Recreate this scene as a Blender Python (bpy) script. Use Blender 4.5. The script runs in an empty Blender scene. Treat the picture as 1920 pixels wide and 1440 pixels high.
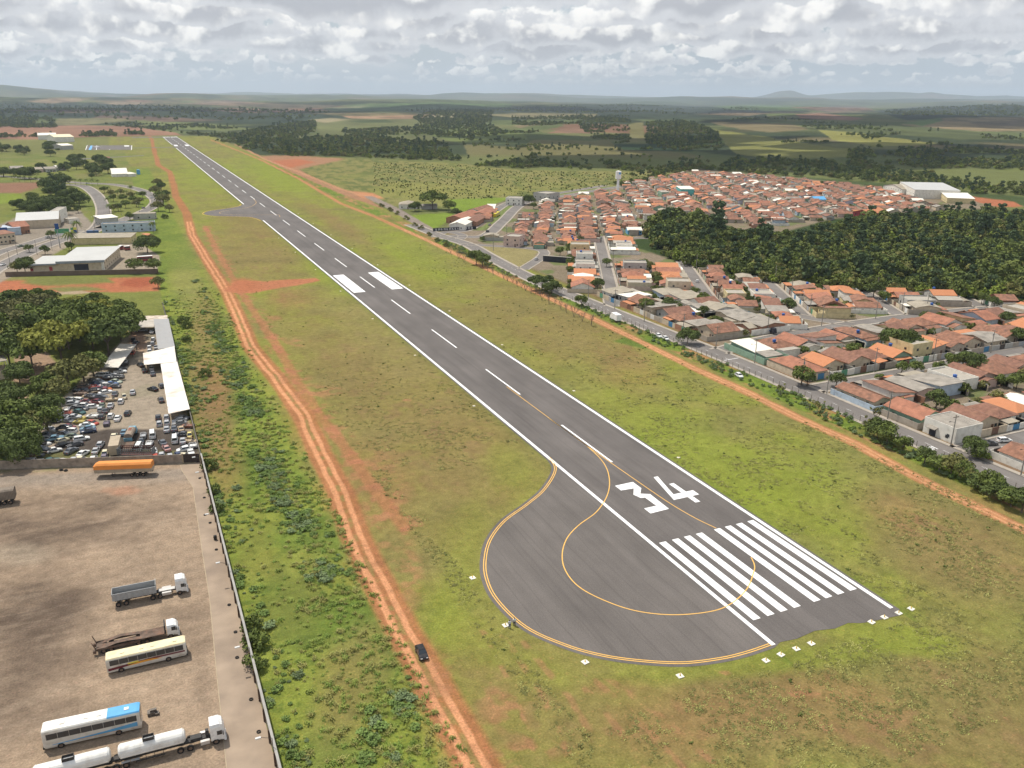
import bpy, bmesh, math, random
import numpy as np
from mathutils import Vector, Matrix
random.seed(7); rng = np.random.default_rng(7)
SC = bpy.context.scene
C = SC.collection
# ------------------------------------------------------------------ camera
CAMF, CAMH, CAMX = 1559.0, 94.1, -111.3
PIT, ROL, YAW = [math.radians(a) for a in (19.11, 0.40, 24.65)]
FWD = np.array([math.sin(YAW)*math.cos(PIT), math.cos(YAW)*math.cos(PIT), -math.sin(PIT)])
_r = np.array([math.cos(YAW), -math.sin(YAW), 0.0]); _u = np.cross(_r, FWD)
RGT = _r*math.cos(ROL)+_u*math.sin(ROL); UPV = -_r*math.sin(ROL)+_u*math.cos(ROL)
def P(px, py, z=0.0):
    """survey helper: ground point seen at a pixel of the 1920x1440 photograph"""
    v = FWD+RGT*((px-960)/CAMF)+UPV*((720-py)/CAMF); t = (z-CAMH)/v[2]
    return (float(CAMX+v[0]*t), float(v[1]*t))
def PROJ(X, Y, Z=0.0):
    dx, dy, dz = X-CAMX, Y, Z-CAMH
    d = dx*FWD[0]+dy*FWD[1]+dz*FWD[2]
    dd = np.where(d > 1.0, d, 1.0)
    u = 960+CAMF*(dx*RGT[0]+dy*RGT[1]+dz*RGT[2])/dd
    v = 720-CAMF*(dx*UPV[0]+dy*UPV[1]+dz*UPV[2])/dd
    return np.where(d > 1, u, -1e5), np.where(d > 1, v, 1e5)
cam = bpy.data.cameras.new('camera'); co = bpy.data.objects.new('camera', cam); C.objects.link(co)
co.matrix_world = Matrix(((RGT[0], UPV[0], -FWD[0], CAMX), (RGT[1], UPV[1], -FWD[1], 0), (RGT[2], UPV[2], -FWD[2], CAMH), (0, 0, 0, 1)))
cam.sensor_width = 36; cam.lens = CAMF/1920*36; cam.clip_start = 1; cam.clip_end = 90000
SC.camera = co
SC.view_settings.view_transform = 'Standard'; SC.view_settings.look = 'None'; SC.view_settings.gamma = 1
SC.view_settings.exposure = EXPO = 0.12
SC.render.resolution_x = 1024; SC.render.resolution_y = 768
SC.cycles.max_bounces = 4; SC.cycles.diffuse_bounces = 2; SC.cycles.glossy_bounces = 2
SC.cycles.transmission_bounces = 2; SC.cycles.transparent_max_bounces = 8; SC.cycles.volume_bounces = 0
SC.cycles.use_adaptive_sampling = True; SC.cycles.adaptive_threshold = 0.02
# ------------------------------------------------------------------ sun
SUN_EL = math.radians(62); SUN_AZ = math.radians(-24)      # azimuth clockwise from +Y
sd = Vector((math.sin(SUN_AZ)*math.cos(SUN_EL), math.cos(SUN_AZ)*math.cos(SUN_EL), math.sin(SUN_EL)))
sl = bpy.data.lights.new('sun', 'SUN'); sl.energy = 4.3; sl.angle = math.radians(0.8); sl.color = (1.0, 0.935, 0.83)
so = bpy.data.objects.new('sun', sl); C.objects.link(so); so.location = (0, 0, 3000)
so.rotation_euler = sd.to_track_quat('Z', 'Y').to_euler()
# ------------------------------------------------------------------ sky with a deck of cumulus
W = bpy.data.worlds.new('World'); SC.world = W; W.use_nodes = True
def build_world():
    nt = W.node_tree; nt.nodes.clear(); N = nt.nodes.new; L = nt.links.new
    def val(s):
        return s
    def M(op, a, b=None, c=None, clamp=False):
        n = N('ShaderNodeMath'); n.operation = op; n.use_clamp = clamp
        for i, s in enumerate((a, b, c)):
            if s is None: continue
            if isinstance(s, (int, float)): n.inputs[i].default_value = s
            else: L(s, n.inputs[i])
        return n.outputs[0]
    def mixc(f, a, b):
        n = N('ShaderNodeMix'); n.data_type = 'RGBA'
        for s, k in ((f, 0), (a, 6), (b, 7)):
            if isinstance(s, (int, float)): n.inputs[k].default_value = s
            elif isinstance(s, tuple): n.inputs[k].default_value = (*s, 1)
            else: L(s, n.inputs[k])
        return n.outputs[2]
    out = N('ShaderNodeOutputWorld'); bg = N('ShaderNodeBackground'); bg.inputs[1].default_value = 1.0
    L(bg.outputs[0], out.inputs[0])
    sky = N('ShaderNodeTexSky'); sky.sky_type = 'NISHITA'; sky.sun_disc = False
    sky.sun_elevation = SUN_EL; sky.sun_rotation = SUN_AZ; sky.air_density = 1.0; sky.dust_density = 2.5; sky.ozone_density = 1.0
    sc = N('ShaderNodeVectorMath'); sc.operation = 'SCALE'; L(sky.outputs[0], sc.inputs[0]); sc.inputs[3].default_value = 0.11
    tc = N('ShaderNodeTexCoord'); g = tc.outputs['Generated']
    sep = N('ShaderNodeSeparateXYZ'); L(g, sep.inputs[0]); z = sep.outputs[2]
    zc = M('MAXIMUM', z, 0.012)
    # pale haze towards the horizon
    hz = M('POWER', M('SUBTRACT', 1.0, M('MINIMUM', M('DIVIDE', zc, 0.16), 1.0)), 1.6)
    base = mixc(M('MULTIPLY', hz, 0.95), sc.outputs[0], (0.60, 0.655, 0.70))
    base = mixc(0.35, base, (0.54, 0.655, 0.78))
    # rows of cumulus, farthest (lowest) first; az / rise coordinates round the horizon
    sp = N('ShaderNodeSeparateXYZ'); L(g, sp.inputs[0])
    hyp = M('SQRT', M('ADD', M('MULTIPLY', sp.outputs[0], sp.outputs[0]), M('MULTIPLY', sp.outputs[1], sp.outputs[1])))
    e = M('DIVIDE', zc, M('MAXIMUM', hyp, 0.05)); azm = M('ARCTAN2', sp.outputs[0], sp.outputs[1])
    def noi(x, y, w, scale, det, rough=.55):
        cv = N('ShaderNodeCombineXYZ')
        for i_, s_ in enumerate((x, y, w)):
            if isinstance(s_, (int, float)): cv.inputs[i_].default_value = s_
            else: L(s_, cv.inputs[i_])
        n = N('ShaderNodeTexNoise'); n.inputs['Scale'].default_value = scale; n.inputs['Detail'].default_value = det; n.inputs['Roughness'].default_value = rough; L(cv.outputs[0], n.inputs['Vector']); return n.outputs[0]
    def ss(x, a_, b_, c_=0.0, d_=1.0):
        r_ = N('ShaderNodeMapRange'); r_.interpolation_type = 'SMOOTHSTEP'; L(x, r_.inputs[0])
        for q_, v_ in zip((1, 2, 3, 4), (a_, b_, c_, d_)): r_.inputs[q_].default_value = v_
        return r_.outputs[0]
    veil = noi(azm, M('MULTIPLY', e, 3.5), 3.3, 4.5, 4)
    cur = mixc(ss(veil, .50, .72, 0, .45), base, (0.80, 0.81, 0.82))
    rows = ((.014, .008, .10), (.024, .012, .06), (.036, .020, .08), (.048, .028, .15), (.062, .034, .17), (.080, .040, .17), (.102, .048, .20), (.135, .065, .18), (.18, .09, .14), (.26, .13, .12), (.42, .25, .10), (.8, .5, .10))
    for i_, (e0, Hh, cv_) in enumerate(rows):
        s_ = 0.70/Hh
        t = M('MULTIPLY', M('SUBTRACT', e, e0), 1/Hh)
        ex = M('MULTIPLY', e, 1.1)
        n = noi(azm, ex, 1.7*i_+.4, s_, 6, .58); nu = noi(M('ADD', azm, -.30*Hh), M('ADD', ex, .55*Hh), 1.7*i_+.4, s_, 3)
        cov = noi(azm, 9.1+i_*2.3, 0.0, s_*.30, 2)
        f = M('ADD', n, M('MULTIPLY', M('SUBTRACT', cov, .515-cv_), 1.7))
        f = M('SUBTRACT', f, M('MULTIPLY', M('MAXIMUM', t, 0.0), .26))
        f = M('SUBTRACT', f, M('MULTIPLY', M('MAXIMUM', M('MULTIPLY', t, -1.0), 0.0), .85))
        al = M('MULTIPLY', ss(f, .50, .56), .96)
        lit = M('ADD', M('MULTIPLY', M('SUBTRACT', n, nu), 4.2), M('MULTIPLY', t, .62))
        lit = ss(lit, -.10, .80)
        thick = ss(f, .58, .80)
        cc = mixc(lit, mixc(thick, (.70, .715, .745), (.50, .515, .555)), (1.08, 1.065, 1.03))
        cc = mixc(max(0, .5-e0*9), cc, (0.70, 0.74, 0.77))
        cur = mixc(al, cur, cc)
    # distant clouds sink into the haze
    f = N('ShaderNodeMapRange'); f.interpolation_type = 'SMOOTHSTEP'; L(z, f.inputs[0]); f.inputs[1].default_value = 0.0; f.inputs[2].default_value = 0.03
    full = mixc(f.outputs[0], (0.62, 0.665, 0.70), cur)
    L(full, bg.inputs[0])
    W.cycles.sampling_method = 'MANUAL'; W.cycles.sample_map_resolution = 512
build_world()
# ------------------------------------------------------------------ helpers
MATS = {}
def nodes_of(m):
    nt = m.node_tree; b = nt.nodes['Principled BSDF']
    return nt, b, nt.nodes.new, nt.links.new
def mat(name, col, rough=0.8, metal=0.0, var=0.12, scale=0.6, spec=0.3, streak=None, bump=0.0, dirt=None, emit=None):
    """one procedural material; var/scale: tone noise, streak: (axis scales) for corrugation or tiles"""
    if name in MATS: return MATS[name]
    m = bpy.data.materials.new(name); m.use_nodes = True
    nt, b, N, L = nodes_of(m)
    b.inputs['Roughness'].default_value = rough; b.inputs['Metallic'].default_value = metal
    b.inputs['Specular IOR Level'].default_value = spec
    tc = N('ShaderNodeTexCoord'); src = tc.outputs['Object']
    n = N('ShaderNodeTexNoise'); n.inputs['Scale'].default_value = scale; n.inputs['Detail'].default_value = 5
    oi = N('ShaderNodeObjectInfo')
    ad = N('ShaderNodeVectorMath'); ad.operation = 'ADD'; L(src, ad.inputs[0]); L(oi.outputs['Location'], ad.inputs[1]); L(ad.outputs[0], n.inputs['Vector'])
    mr = N('ShaderNodeMapRange'); L(n.outputs[0], mr.inputs[0]); mr.inputs[1].default_value = 0.3; mr.inputs[2].default_value = 0.7
    mr.inputs[3].default_value = 1-var; mr.inputs[4].default_value = 1+var
    v = N('ShaderNodeVectorMath'); v.operation = 'SCALE'; v.inputs[0].default_value = col; L(mr.outputs[0], v.inputs[3])
    last = v.outputs[0]
    if dirt:
        n2 = N('ShaderNodeTexNoise'); n2.inputs['Scale'].default_value = dirt[2]; n2.inputs['Detail'].default_value = 6; L(ad.outputs[0], n2.inputs['Vector'])
        r2 = N('ShaderNodeMapRange'); L(n2.outputs[0], r2.inputs[0]); r2.inputs[1].default_value = 0.5; r2.inputs[2].default_value = 0.72; r2.inputs[4].default_value = dirt[1]
        mx = N('ShaderNodeMix'); mx.data_type = 'RGBA'; L(r2.outputs[0], mx.inputs[0]); L(last, mx.inputs[6]); mx.inputs[7].default_value = (*dirt[0], 1); last = mx.outputs[2]
    if streak:
        w = N('ShaderNodeTexWave'); w.wave_type = 'BANDS'; w.bands_direction = streak[0]; w.inputs['Scale'].default_value = streak[1]
        w.inputs['Distortion'].default_value = 0.4; L(src, w.inputs['Vector'])
        r3 = N('ShaderNodeMapRange'); L(w.outputs[1], r3.inputs[0]); r3.inputs[3].default_value = 1-streak[2]; r3.inputs[4].default_value = 1+streak[2]*0.4
        v2 = N('ShaderNodeVectorMath'); v2.operation = 'SCALE'; L(last, v2.inputs[0]); L(r3.outputs[0], v2.inputs[3]); last = v2.outputs[0]
    L(last, b.inputs['Base Color'])
    if emit: b.inputs['Emission Color'].default_value = (*col, 1); b.inputs['Emission Strength'].default_value = emit
    MATS[name] = m
    return m
class MB:
    """collects boxes, prisms, tubes and links them as one mesh object"""
    def __init__(s): s.v = []; s.f = []; s.m = []
    def add(s, vs, fs, mi=0):
        o = len(s.v); s.v += [tuple(map(float, p)) for p in vs]; s.f += [tuple(i+o for i in f) for f in fs]; s.m += [mi]*len(fs); return s
    def box(s, x0, x1, y0, y1, z0, z1, mi=0, rot=0.0, c=None):
        vs = [(x0, y0, z0), (x1, y0, z0), (x1, y1, z0), (x0, y1, z0), (x0, y0, z1), (x1, y0, z1), (x1, y1, z1), (x0, y1, z1)]
        if rot:
            cx, cy = c or ((x0+x1)/2, (y0+y1)/2); ca, sa = math.cos(rot), math.sin(rot)
            vs = [(cx+(x-cx)*ca-(y-cy)*sa, cy+(x-cx)*sa+(y-cy)*ca, z) for x, y, z in vs]
        return s.add(vs, [(0, 3, 2, 1), (4, 5, 6, 7), (0, 1, 5, 4), (1, 2, 6, 5), (2, 3, 7, 6), (3, 0, 4, 7)], mi)
    def prism(s, pts, z0, z1, mi=0):
        n = len(pts); vs = [(x, y, z0) for x, y in pts]+[(x, y, z1) for x, y in pts]
        return s.add(vs, [tuple(range(n))[::-1], tuple(range(n, 2*n))]+[(i, (i+1) % n, n+(i+1) % n, n+i) for i in range(n)], mi)
    def sheet(s, pts, z, mi=0):
        return s.add([(x, y, z) for x, y in pts], [tuple(range(len(pts)))], mi)
    def cyl(s, x, y, z0, z1, r0, r1=None, n=8, mi=0):
        r1 = r0 if r1 is None else r1
        vs = [(x+r0*math.cos(i*2*math.pi/n), y+r0*math.sin(i*2*math.pi/n), z0) for i in range(n)]+[(x+r1*math.cos(i*2*math.pi/n), y+r1*math.sin(i*2*math.pi/n), z1) for i in range(n)]
        return s.add(vs, [tuple(range(n))[::-1], tuple(range(n, 2*n))]+[(i, (i+1) % n, n+(i+1) % n, n+i) for i in range(n)], mi)
    def tube(s, a, b, ra, rb=None, n=6, mi=0):
        rb = ra if rb is None else rb
        a, b = Vector(a), Vector(b); d = (b-a).normalized(); q = d.orthogonal().normalized(); w = d.cross(q)
        vs = []
        for c, r in ((a, ra), (b, rb)):
            for i in range(n):
                t = i*2*math.pi/n; vs.append(tuple(c+q*(r*math.cos(t))+w*(r*math.sin(t))))
        return s.add(vs, [tuple(range(n))[::-1], tuple(range(n, 2*n))]+[(i, (i+1) % n, n+(i+1) % n, n+i) for i in range(n)], mi)
    def wheel(s, x, y, r, w, n=14, mi=0):
        """cylinder about the y axis, resting on z=0"""
        vs = []
        for yy in (y-w/2, y+w/2):
            vs += [(x+r*math.cos(i*2*math.pi/n), yy, r+r*math.sin(i*2*math.pi/n)) for i in range(n)]
        return s.add(vs, [tuple(range(n))[::-1], tuple(range(n, 2*n))]+[(i, (i+1) % n, n+(i+1) % n, n+i) for i in range(n)], mi)
    def mesh(s, name, mats):
        me = bpy.data.meshes.new(name); me.from_pydata(s.v, [], s.f)
        for m in (mats if isinstance(mats, (list, tuple)) else [mats]): me.materials.append(m)
        if any(s.m): me.polygons.foreach_set('material_index', s.m)
        me.update(); return me
    def build(s, name, mats, parent=None):
        o = bpy.data.objects.new(name, s.mesh(name, mats)); C.objects.link(o)
        if parent is not None: o.parent = parent
        return o
def tag(o, label=None, cat=None, group=None, kind=None):
    if label: o['label'] = label
    if cat: o['category'] = cat
    if group: o['group'] = group
    if kind: o['kind'] = kind
    return o
def empty(name, loc, rz=0.0, label=None, cat=None, group=None):
    o = bpy.data.objects.new(name, None); C.objects.link(o); o.empty_display_size = 0.5
    o.location = (loc[0], loc[1], loc[2] if len(loc) > 2 else 0); o.rotation_euler = (0, 0, rz)
    return tag(o, label, cat, group)
def dup(root, loc, rz=0.0, label=None, group=None, scale=None):
    r = root.copy(); C.objects.link(r); r.location = (loc[0], loc[1], loc[2] if len(loc) > 2 else 0)
    r.rotation_euler = (0, 0, rz)
    if scale: r.scale = scale if isinstance(scale, tuple) else (scale,)*3
    if label: r['label'] = label
    if group: r['group'] = group
    for ch in root.children:
        c = ch.copy(); C.objects.link(c); c.parent = r
        for g in ch.children:
            d = g.copy(); C.objects.link(d); d.parent = c
    return r
def struct(name, mb, mats, kind='structure'):
    return tag(mb.build(name, mats), kind=kind)
def ordinal(n):
    w = ['zeroth', 'first', 'second', 'third', 'fourth', 'fifth', 'sixth', 'seventh', 'eighth', 'ninth', 'tenth', 'eleventh', 'twelfth']
    return w[n] if n < len(w) else '%d%s' % (n, 'th' if 10 <= n % 100 <= 20 else {1: 'st', 2: 'nd', 3: 'rd'}.get(n % 10, 'th'))
# numpy noise
def _hash(i, j, s):
    h = (i.astype(np.int64)*374761393+j.astype(np.int64)*668265263+s*974634777) & 0x7fffffff
    h = ((h ^ (h >> 13))*1274126177) & 0x7fffffff
    return ((h ^ (h >> 16)) & 0xffff)/65535.0
def vnoise(x, y, s=0):
    i = np.floor(x); j = np.floor(y); fx = x-i; fy = y-j; fx = fx*fx*(3-2*fx); fy = fy*fy*(3-2*fy)
    a = _hash(i, j, s); b = _hash(i+1, j, s); c = _hash(i, j+1, s); d = _hash(i+1, j+1, s)
    return (a*(1-fx)+b*fx)*(1-fy)+(c*(1-fx)+d*fx)*fy
def fbm(x, y, o=4, s=0, rough=0.5):
    t = 0; a = 1; n = 0
    for k in range(o):
        t = t+a*vnoise(x*2**k+17.3*k, y*2**k-9.1*k, s+k); n += a; a *= rough
    return t/n
def sstep(a, b, x):
    t = np.clip((x-a)/(b-a), 0, 1); return t*t*(3-2*t)
# ------------------------------------------------------------------ the land
def TZ(X, Y):
    X = np.asarray(X, float); Y = np.asarray(Y, float)
    r = np.hypot(X-CAMX, Y); az = np.degrees(np.arctan2(X-CAMX, Y))
    z = sstep(2350, 3400, r)*(-30+66*(fbm(X/1300+3.1, Y/1300+7.7, 4, 11)))*0.9
    z = z+sstep(4500, 9000, r)*(fbm(X/3300+1.7, Y/3300, 4, 5)-0.48)*240
    z = z+sstep(9000, 30000, r)*(52+(fbm(X/9000, Y/9000+4, 4, 23)-0.5)*210)
    # gentle rolling pasture on the right, past the town
    z = z+sstep(1350, 2400, r)*(1-sstep(5000, 8000, r))*sstep(24, 33, az)*(34*(fbm(X/900+9, Y/900, 3, 31)-0.42))
    # ridges that make the skyline: (azimuth, half width deg, distance, depth, height)
    for a, wdt, R, D, hh in ((-6.5, 5.5, 17000, 3500, 150), (-2.8, 1.6, 14000, 1500, 45), (24, 6, 22000, 4000, 60), (33.5, 3.2, 13500, 1500, 48),
                             (41.5, 2.6, 30000, 3000, 230), (50, 9, 31000, 4000, 190), (53, 5.5, 8600, 1100, 46), (58, 6.5, 6800, 1200, 34), (10, 9, 15000, 3000, 55)):
        q = np.clip(1-np.abs(az-a)/wdt, 0, 1); e = 1.6 if a != 41.5 else 0.55
        z = z+hh*(q*q*(3-2*q))**(1/e)*np.exp(-((r-R)/D)**2)*(0.8+0.4*vnoise(az*1.3, r/3000, 3))
    return z
def build_land():
    az = np.concatenate([np.linspace(-180, -22, 60)[:-1], np.linspace(-22, -11, 60)[:-1], np.linspace(-11, 60, 760), np.linspace(60, 76, 60)[1:], np.linspace(76, 180, 40)[1:]])
    py = np.concatenate([[-80], np.linspace(-75, -44, 20), np.linspace(-44, -2.2, 760)[1:]])
    dep = np.radians(-np.linspace(-46, -2.6, 700))                     # depression angles, near to far
    r = np.concatenate([[4, 20, 45, 70], CAMH/np.tan(dep), np.geomspace(2100, 40000, 240)[1:]])
    A, R = np.meshgrid(np.radians(az), r); X = CAMX+R*np.sin(A); Y = R*np.cos(A)
    Z = TZ(X, Y)
    n0, n1 = A.shape
    U, V = PROJ(X, Y, Z)
    col = np.zeros((n0, n1, 3)); tex = np.zeros((n0, n1))
    wx = fbm(X/9, Y/9, 3, 41)-0.5; wy = fbm(X/9, Y/9, 3, 47)-0.5        # ragged borders
    def mixm(m, c, t=None):
        m = np.clip(m, 0, 1)[..., None]; col[:] = col*(1-m)+np.array(c)*m
        if t is not None: tex[:] = tex*(1-m[..., 0])+t*m[..., 0]
    def ell(cx, cy, rx, ry, ang=0, soft=0.5, rag=0.0, sc=60.0, s=0):
        ca, sa = math.cos(math.radians(ang)), math.sin(math.radians(ang))
        dx, dy = U-cx, V-cy; a = (dx*ca-dy*sa)/rx; b = (dx*sa+dy*ca)/ry; d = np.hypot(a, b)
        if rag: d = d+rag*(fbm(X/sc, Y/sc, 4, s)-0.5)*2
        return 1-sstep(1-soft, 1+soft, d)
    def poly(pts, soft=1.5, rag=0.0, sc=8.0):
        pts = np.array(pts, float); x0, y0 = pts.min(0)-soft*3-rag*2; x1, y1 = pts.max(0)+soft*3+rag*2
        sel = (U > x0) & (U < x1) & (V > y0) & (V < y1); u = U[sel]; v = V[sel]
        if rag:
            u = u+rag*2*(fbm(X[sel]/sc, Y[sel]/sc, 3, 61)-0.5); v = v+rag*2*(fbm(X[sel]/sc, Y[sel]/sc, 3, 67)-0.5)*0.6
        ins = np.zeros(u.shape, bool); dist = np.full(u.shape, 1e9)
        for i in range(len(pts)):
            ax, ay = pts[i]; bx, by = pts[(i+1) % len(pts)]
            c = ((ay > v) != (by > v)) & (u < (bx-ax)*(v-ay)/((by-ay) if by != ay else 1e-9)+ax); ins ^= c
            t = np.clip(((u-ax)*(bx-ax)+(v-ay)*(by-ay))/max(1e-9, (bx-ax)**2+(by-ay)**2), 0, 1)
            dist = np.minimum(dist, np.hypot(u-ax-t*(bx-ax), v-ay-t*(by-ay)))
        out = np.zeros(U.shape); out[sel] = sstep(-soft, soft, np.where(ins, dist, -dist)); return out
    def line(pts, world=False):
        """signed offset from a polyline in metres"""
        w = [p if world else P(*p) for p in pts]; best = np.full(X.shape, 1e9); sg = np.zeros(X.shape)
        for (ax, ay), (bx, by) in zip(w[:-1], w[1:]):
            L2 = (bx-ax)**2+(by-ay)**2; t = np.clip(((X-ax)*(bx-ax)+(Y-ay)*(by-ay))/L2, 0, 1)
            dx = X-ax-t*(bx-ax); dy = Y-ay-t*(by-ay); d = np.hypot(dx, dy); s = np.sign((bx-ax)*dy-(by-ay)*dx)
            k = d < best; best = np.where(k, d, best); sg = np.where(k, s, sg)
        return best*sg, best
    RR = np.hypot(X-CAMX, Y)
    # ---- far country: a patchwork of fields, woods and bare soil
    FOREST = (.040, .052, .022); WOOD = (.035, .048, .022); SOIL = (.19, .105, .065); PALE = (.21, .165, .10); PAST = (.13, .135, .050); LIME = (.155, .165, .045); CANE = (.075, .10, .035)
    n1_ = fbm(X/700, Y/700, 4, 71); n2_ = fbm(X/420+5, Y/420, 4, 73); n3_ = fbm(X/160, Y/160, 4, 75)
    col[:] = np.array(PAST)*0.8; tex[:] = 0.5
    cells = np.floor(fbm(X/2600+wx*.05, Y/2600, 2, 77)*14) % 5
    for k, c in enumerate((CANE, (.12, .125, .05), (.14, .11, .06), (.06, .075, .032), (.10, .11, .045))):
        mixm((cells == k)*0.8, c)
    mixm(sstep(.50, .58, n1_), WOOD); mixm(sstep(.60, .66, n2_)*.9, (.09, .11, .04)); mixm(sstep(.66, .70, fbm(X/1500+8, Y/1500, 3, 81))*.9, SOIL)
    far = sstep(9000, 16000, RR)
    mixm(far*.65, (.07, .085, .045)); mixm(far*sstep(.52, .6, fbm(X/3500, Y/2500, 4, 83)), (.045, .06, .035)); mixm(far*sstep(.62, .68, fbm(X/3000+4, Y/2200, 4, 85))*.8, (.16, .12, .08))
    G = 0.6
    for pts, c, sf in (
        ([(-40, 194), (250, 196), (420, 203), (600, 214), (720, 222), (700, 232), (560, 236), (380, 228), (200, 224), (-40, 222)], (.030, .045, .028), 1.2),
        ([(20, 206), (120, 204), (230, 206), (245, 211), (120, 212)], (.12, .08, .06), 1), ([(190, 217), (330, 220), (420, 226), (300, 229), (170, 223)], (.11, .075, .055), 1),
        ([(45, 190), (110, 184), (165, 185), (150, 190), (90, 194)], (.22, .16, .10), 1), ([(185, 193), (250, 190), (278, 196), (220, 197)], (.22, .17, .11), 1),
        ([(340, 194), (420, 189), (500, 193), (560, 197), (420, 198)], (.20, .145, .10), 1), ([(372, 206), (430, 202), (500, 205), (560, 210), (470, 211)], (.24, .14, .095), 1),
        ([(440, 195), (620, 196), (640, 203), (520, 204)], (.10, .085, .055), 1),
        ([(600, 205), (680, 196), (800, 192), (960, 195), (960, 203), (800, 207), (640, 210)], (.085, .13, .045), 1), ([(610, 203), (680, 198), (700, 199), (640, 206)], (.16, .17, .09), .8),
        ([(730, 210), (960, 202), (1200, 196), (1420, 200), (1440, 220), (1200, 224), (1100, 216), (960, 212), (800, 213)], (.032, .046, .028), 1.2),
        ([(1330, 199), (1420, 196), (1560, 200), (1500, 208), (1380, 206)], (.075, .11, .04), 1), ([(1300, 214), (1380, 209), (1450, 212), (1400, 218)], (.13, .10, .06), 1),
        ([(1100, 184), (1300, 186), (1310, 196), (1120, 196)], (.06, .08, .04), 1),
        ([(1490, 214), (1540, 212), (1620, 222), (1600, 226), (1500, 221)], (.22, .13, .09), 1), ([(1480, 201), (1620, 200), (1640, 207), (1560, 210)], (.15, .10, .07), 1),
        ([(1640, 208), (1720, 200), (1960, 193), (1960, 219), (1800, 219), (1700, 226)], (.028, .040, .026), 1.2),
        ([(1690, 232), (1770, 221), (1960, 219), (1960, 246), (1840, 246), (1700, 240)], (.20, .155, .085), 1), ([(1690, 232), (1760, 221), (1770, 226), (1730, 236)], (.10, .15, .05), 1),
        ([(1810, 228), (1960, 226), (1960, 236), (1840, 236)], (.13, .10, .065), 1.5),
        # middle distance
        ([(100, 232), (110, 222), (210, 222), (260, 226), (180, 232), (130, 236)], (.15, .14, .07), 1), ([(250, 226), (400, 232), (480, 242), (420, 246), (280, 238)], (.12, .14, .05), 1),
        ([(-60, 250), (-60, 237), (170, 235), (250, 238), (330, 248), (345, 256), (200, 256), (90, 262), (-60, 262)], (.205, .115, .075), .8),
        ([(-60, 262), (90, 262), (200, 256), (350, 254), (420, 262), (420, 360), (-60, 360)], (.13, .135, .045), 1.5),
        ([(590, 228), (650, 222), (790, 222), (800, 240), (760, 250), (600, 250)], (.115, .125, .05), 1), ([(640, 217), (760, 216), (850, 214), (850, 220), (760, 223), (660, 222)], (.28, .18, .11), .8),
        ([(575, 226), (620, 221), (660, 224), (610, 231)], (.22, .19, .11), 1), ([(780, 218), (850, 213), (870, 214), (840, 221)], (.24, .22, .12), 1),
        ([(650, 228), (720, 224), (740, 230), (680, 231)], (.06, .08, .03), 1), ([(800, 252), (870, 245), (980, 250), (990, 262), (860, 268)], (.12, .145, .045), 1),
        ([(870, 270), (960, 276), (1240, 282), (1320, 292), (1300, 306), (1180, 310), (1000, 308), (880, 296)], (.125, .115, .048), 1.5),
        ([(900, 215), (960, 212), (1120, 214), (1120, 222), (980, 222)], (.19, .17, .09), 1), ([(960, 236), (1010, 227), (1020, 229), (975, 240)], (.19, .15, .085), .8), ([(965, 242), (1050, 232), (1060, 236), (990, 248)], (.10, .125, .045), .8),
        ([(1025, 250), (1060, 240), (1095, 237), (1120, 243), (1110, 250)], (.19, .115, .075), 1), ([(1000, 262), (1140, 263), (1165, 280), (1100, 282), (980, 276)], (.135, .125, .05), 1),
        ([(1160, 270), (1290, 270), (1300, 284), (1170, 282)], (.025, .045, .02), 1), ([(1180, 233), (1205, 228), (1210, 262), (1180, 268)], (.14, .13, .055), 1.5), ([(1290, 262), (1360, 264), (1360, 272), (1260, 270)], (.10, .135, .035), 1),
        ([(1340, 243), (1400, 252), (1470, 262), (1560, 276), (1640, 282), (1590, 294), (1450, 298), (1380, 288), (1360, 270)], (.155, .155, .048), 1.2),
        ([(1330, 228), (1480, 232), (1520, 243), (1440, 248), (1360, 238)], (.14, .115, .06), 1.2), ([(1535, 243), (1600, 248), (1690, 260), (1765, 270), (1640, 274), (1560, 262)], (.19, .185, .055), 1),
        ([(1600, 226), (1860, 250), (1920, 262), (1800, 262), (1660, 250), (1560, 240)], (.075, .09, .035), 1.5), ([(1780, 282), (1960, 280), (1960, 286), (1790, 288)], (.15, .17, .045), 1), ([(1820, 320), (1960, 312), (1960, 332), (1850, 334)], (.15, .18, .04), 1.5),
        ([(1560, 322), (1640, 324), (1780, 340), (1820, 350), (1700, 345), (1580, 334)], (.13, .12, .055), 1.5),
    ): hy = max(p[1] for p in pts); mixm(poly(pts, sf*(1.0 if hy < 235 else .8), 2.2 if hy < 235 else 3.2, 260 if hy < 235 else 70), c)
    col *= (1+(sstep(1500, 2500, RR)*(fbm(X/90, Y/240, 4, 201)-.5)*.9))[..., None]; col *= (1-.35*sstep(2600, 4000, RR)*sstep(.52, .60, fbm(X/55, Y/60, 3, 203))*(1-sstep(9000, 14000, RR)))[..., None]
    # ---- near ground, in true metres
    near = 1-sstep(2240, 2400, RR)
    air = near*sstep(-128, -124, X)*(1-sstep(92, 98, X))*(1-sstep(2150, 2175, Y+(X)*0.02))
    m1 = fbm(X/46, Y/60, 4, 101); m2 = fbm(X/13, Y/17, 4, 103); m3 = fbm(X/3.3, Y/3.3, 3, 107); m4 = fbm(X/110, Y/150, 3, 109)
    gcol = np.array((.180, .177, .046))*np.ones((n0, n1, 1))
    def gm(m, c):
        nonlocal gcol
        m = np.clip(m, 0, 1)[..., None]; gcol = gcol*(1-m)+np.array(c)*m
    gm(sstep(.42, .62, m1)*.55, (.175, .150, .055)); gm(sstep(.50, .70, m2)*.55, (.180, .205, .032)); gm(sstep(.52, .72, 1-m2)*.4, (.13, .125, .05)); gm(sstep(.55, .7, m4)*.35, (.11, .145, .03))
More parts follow.
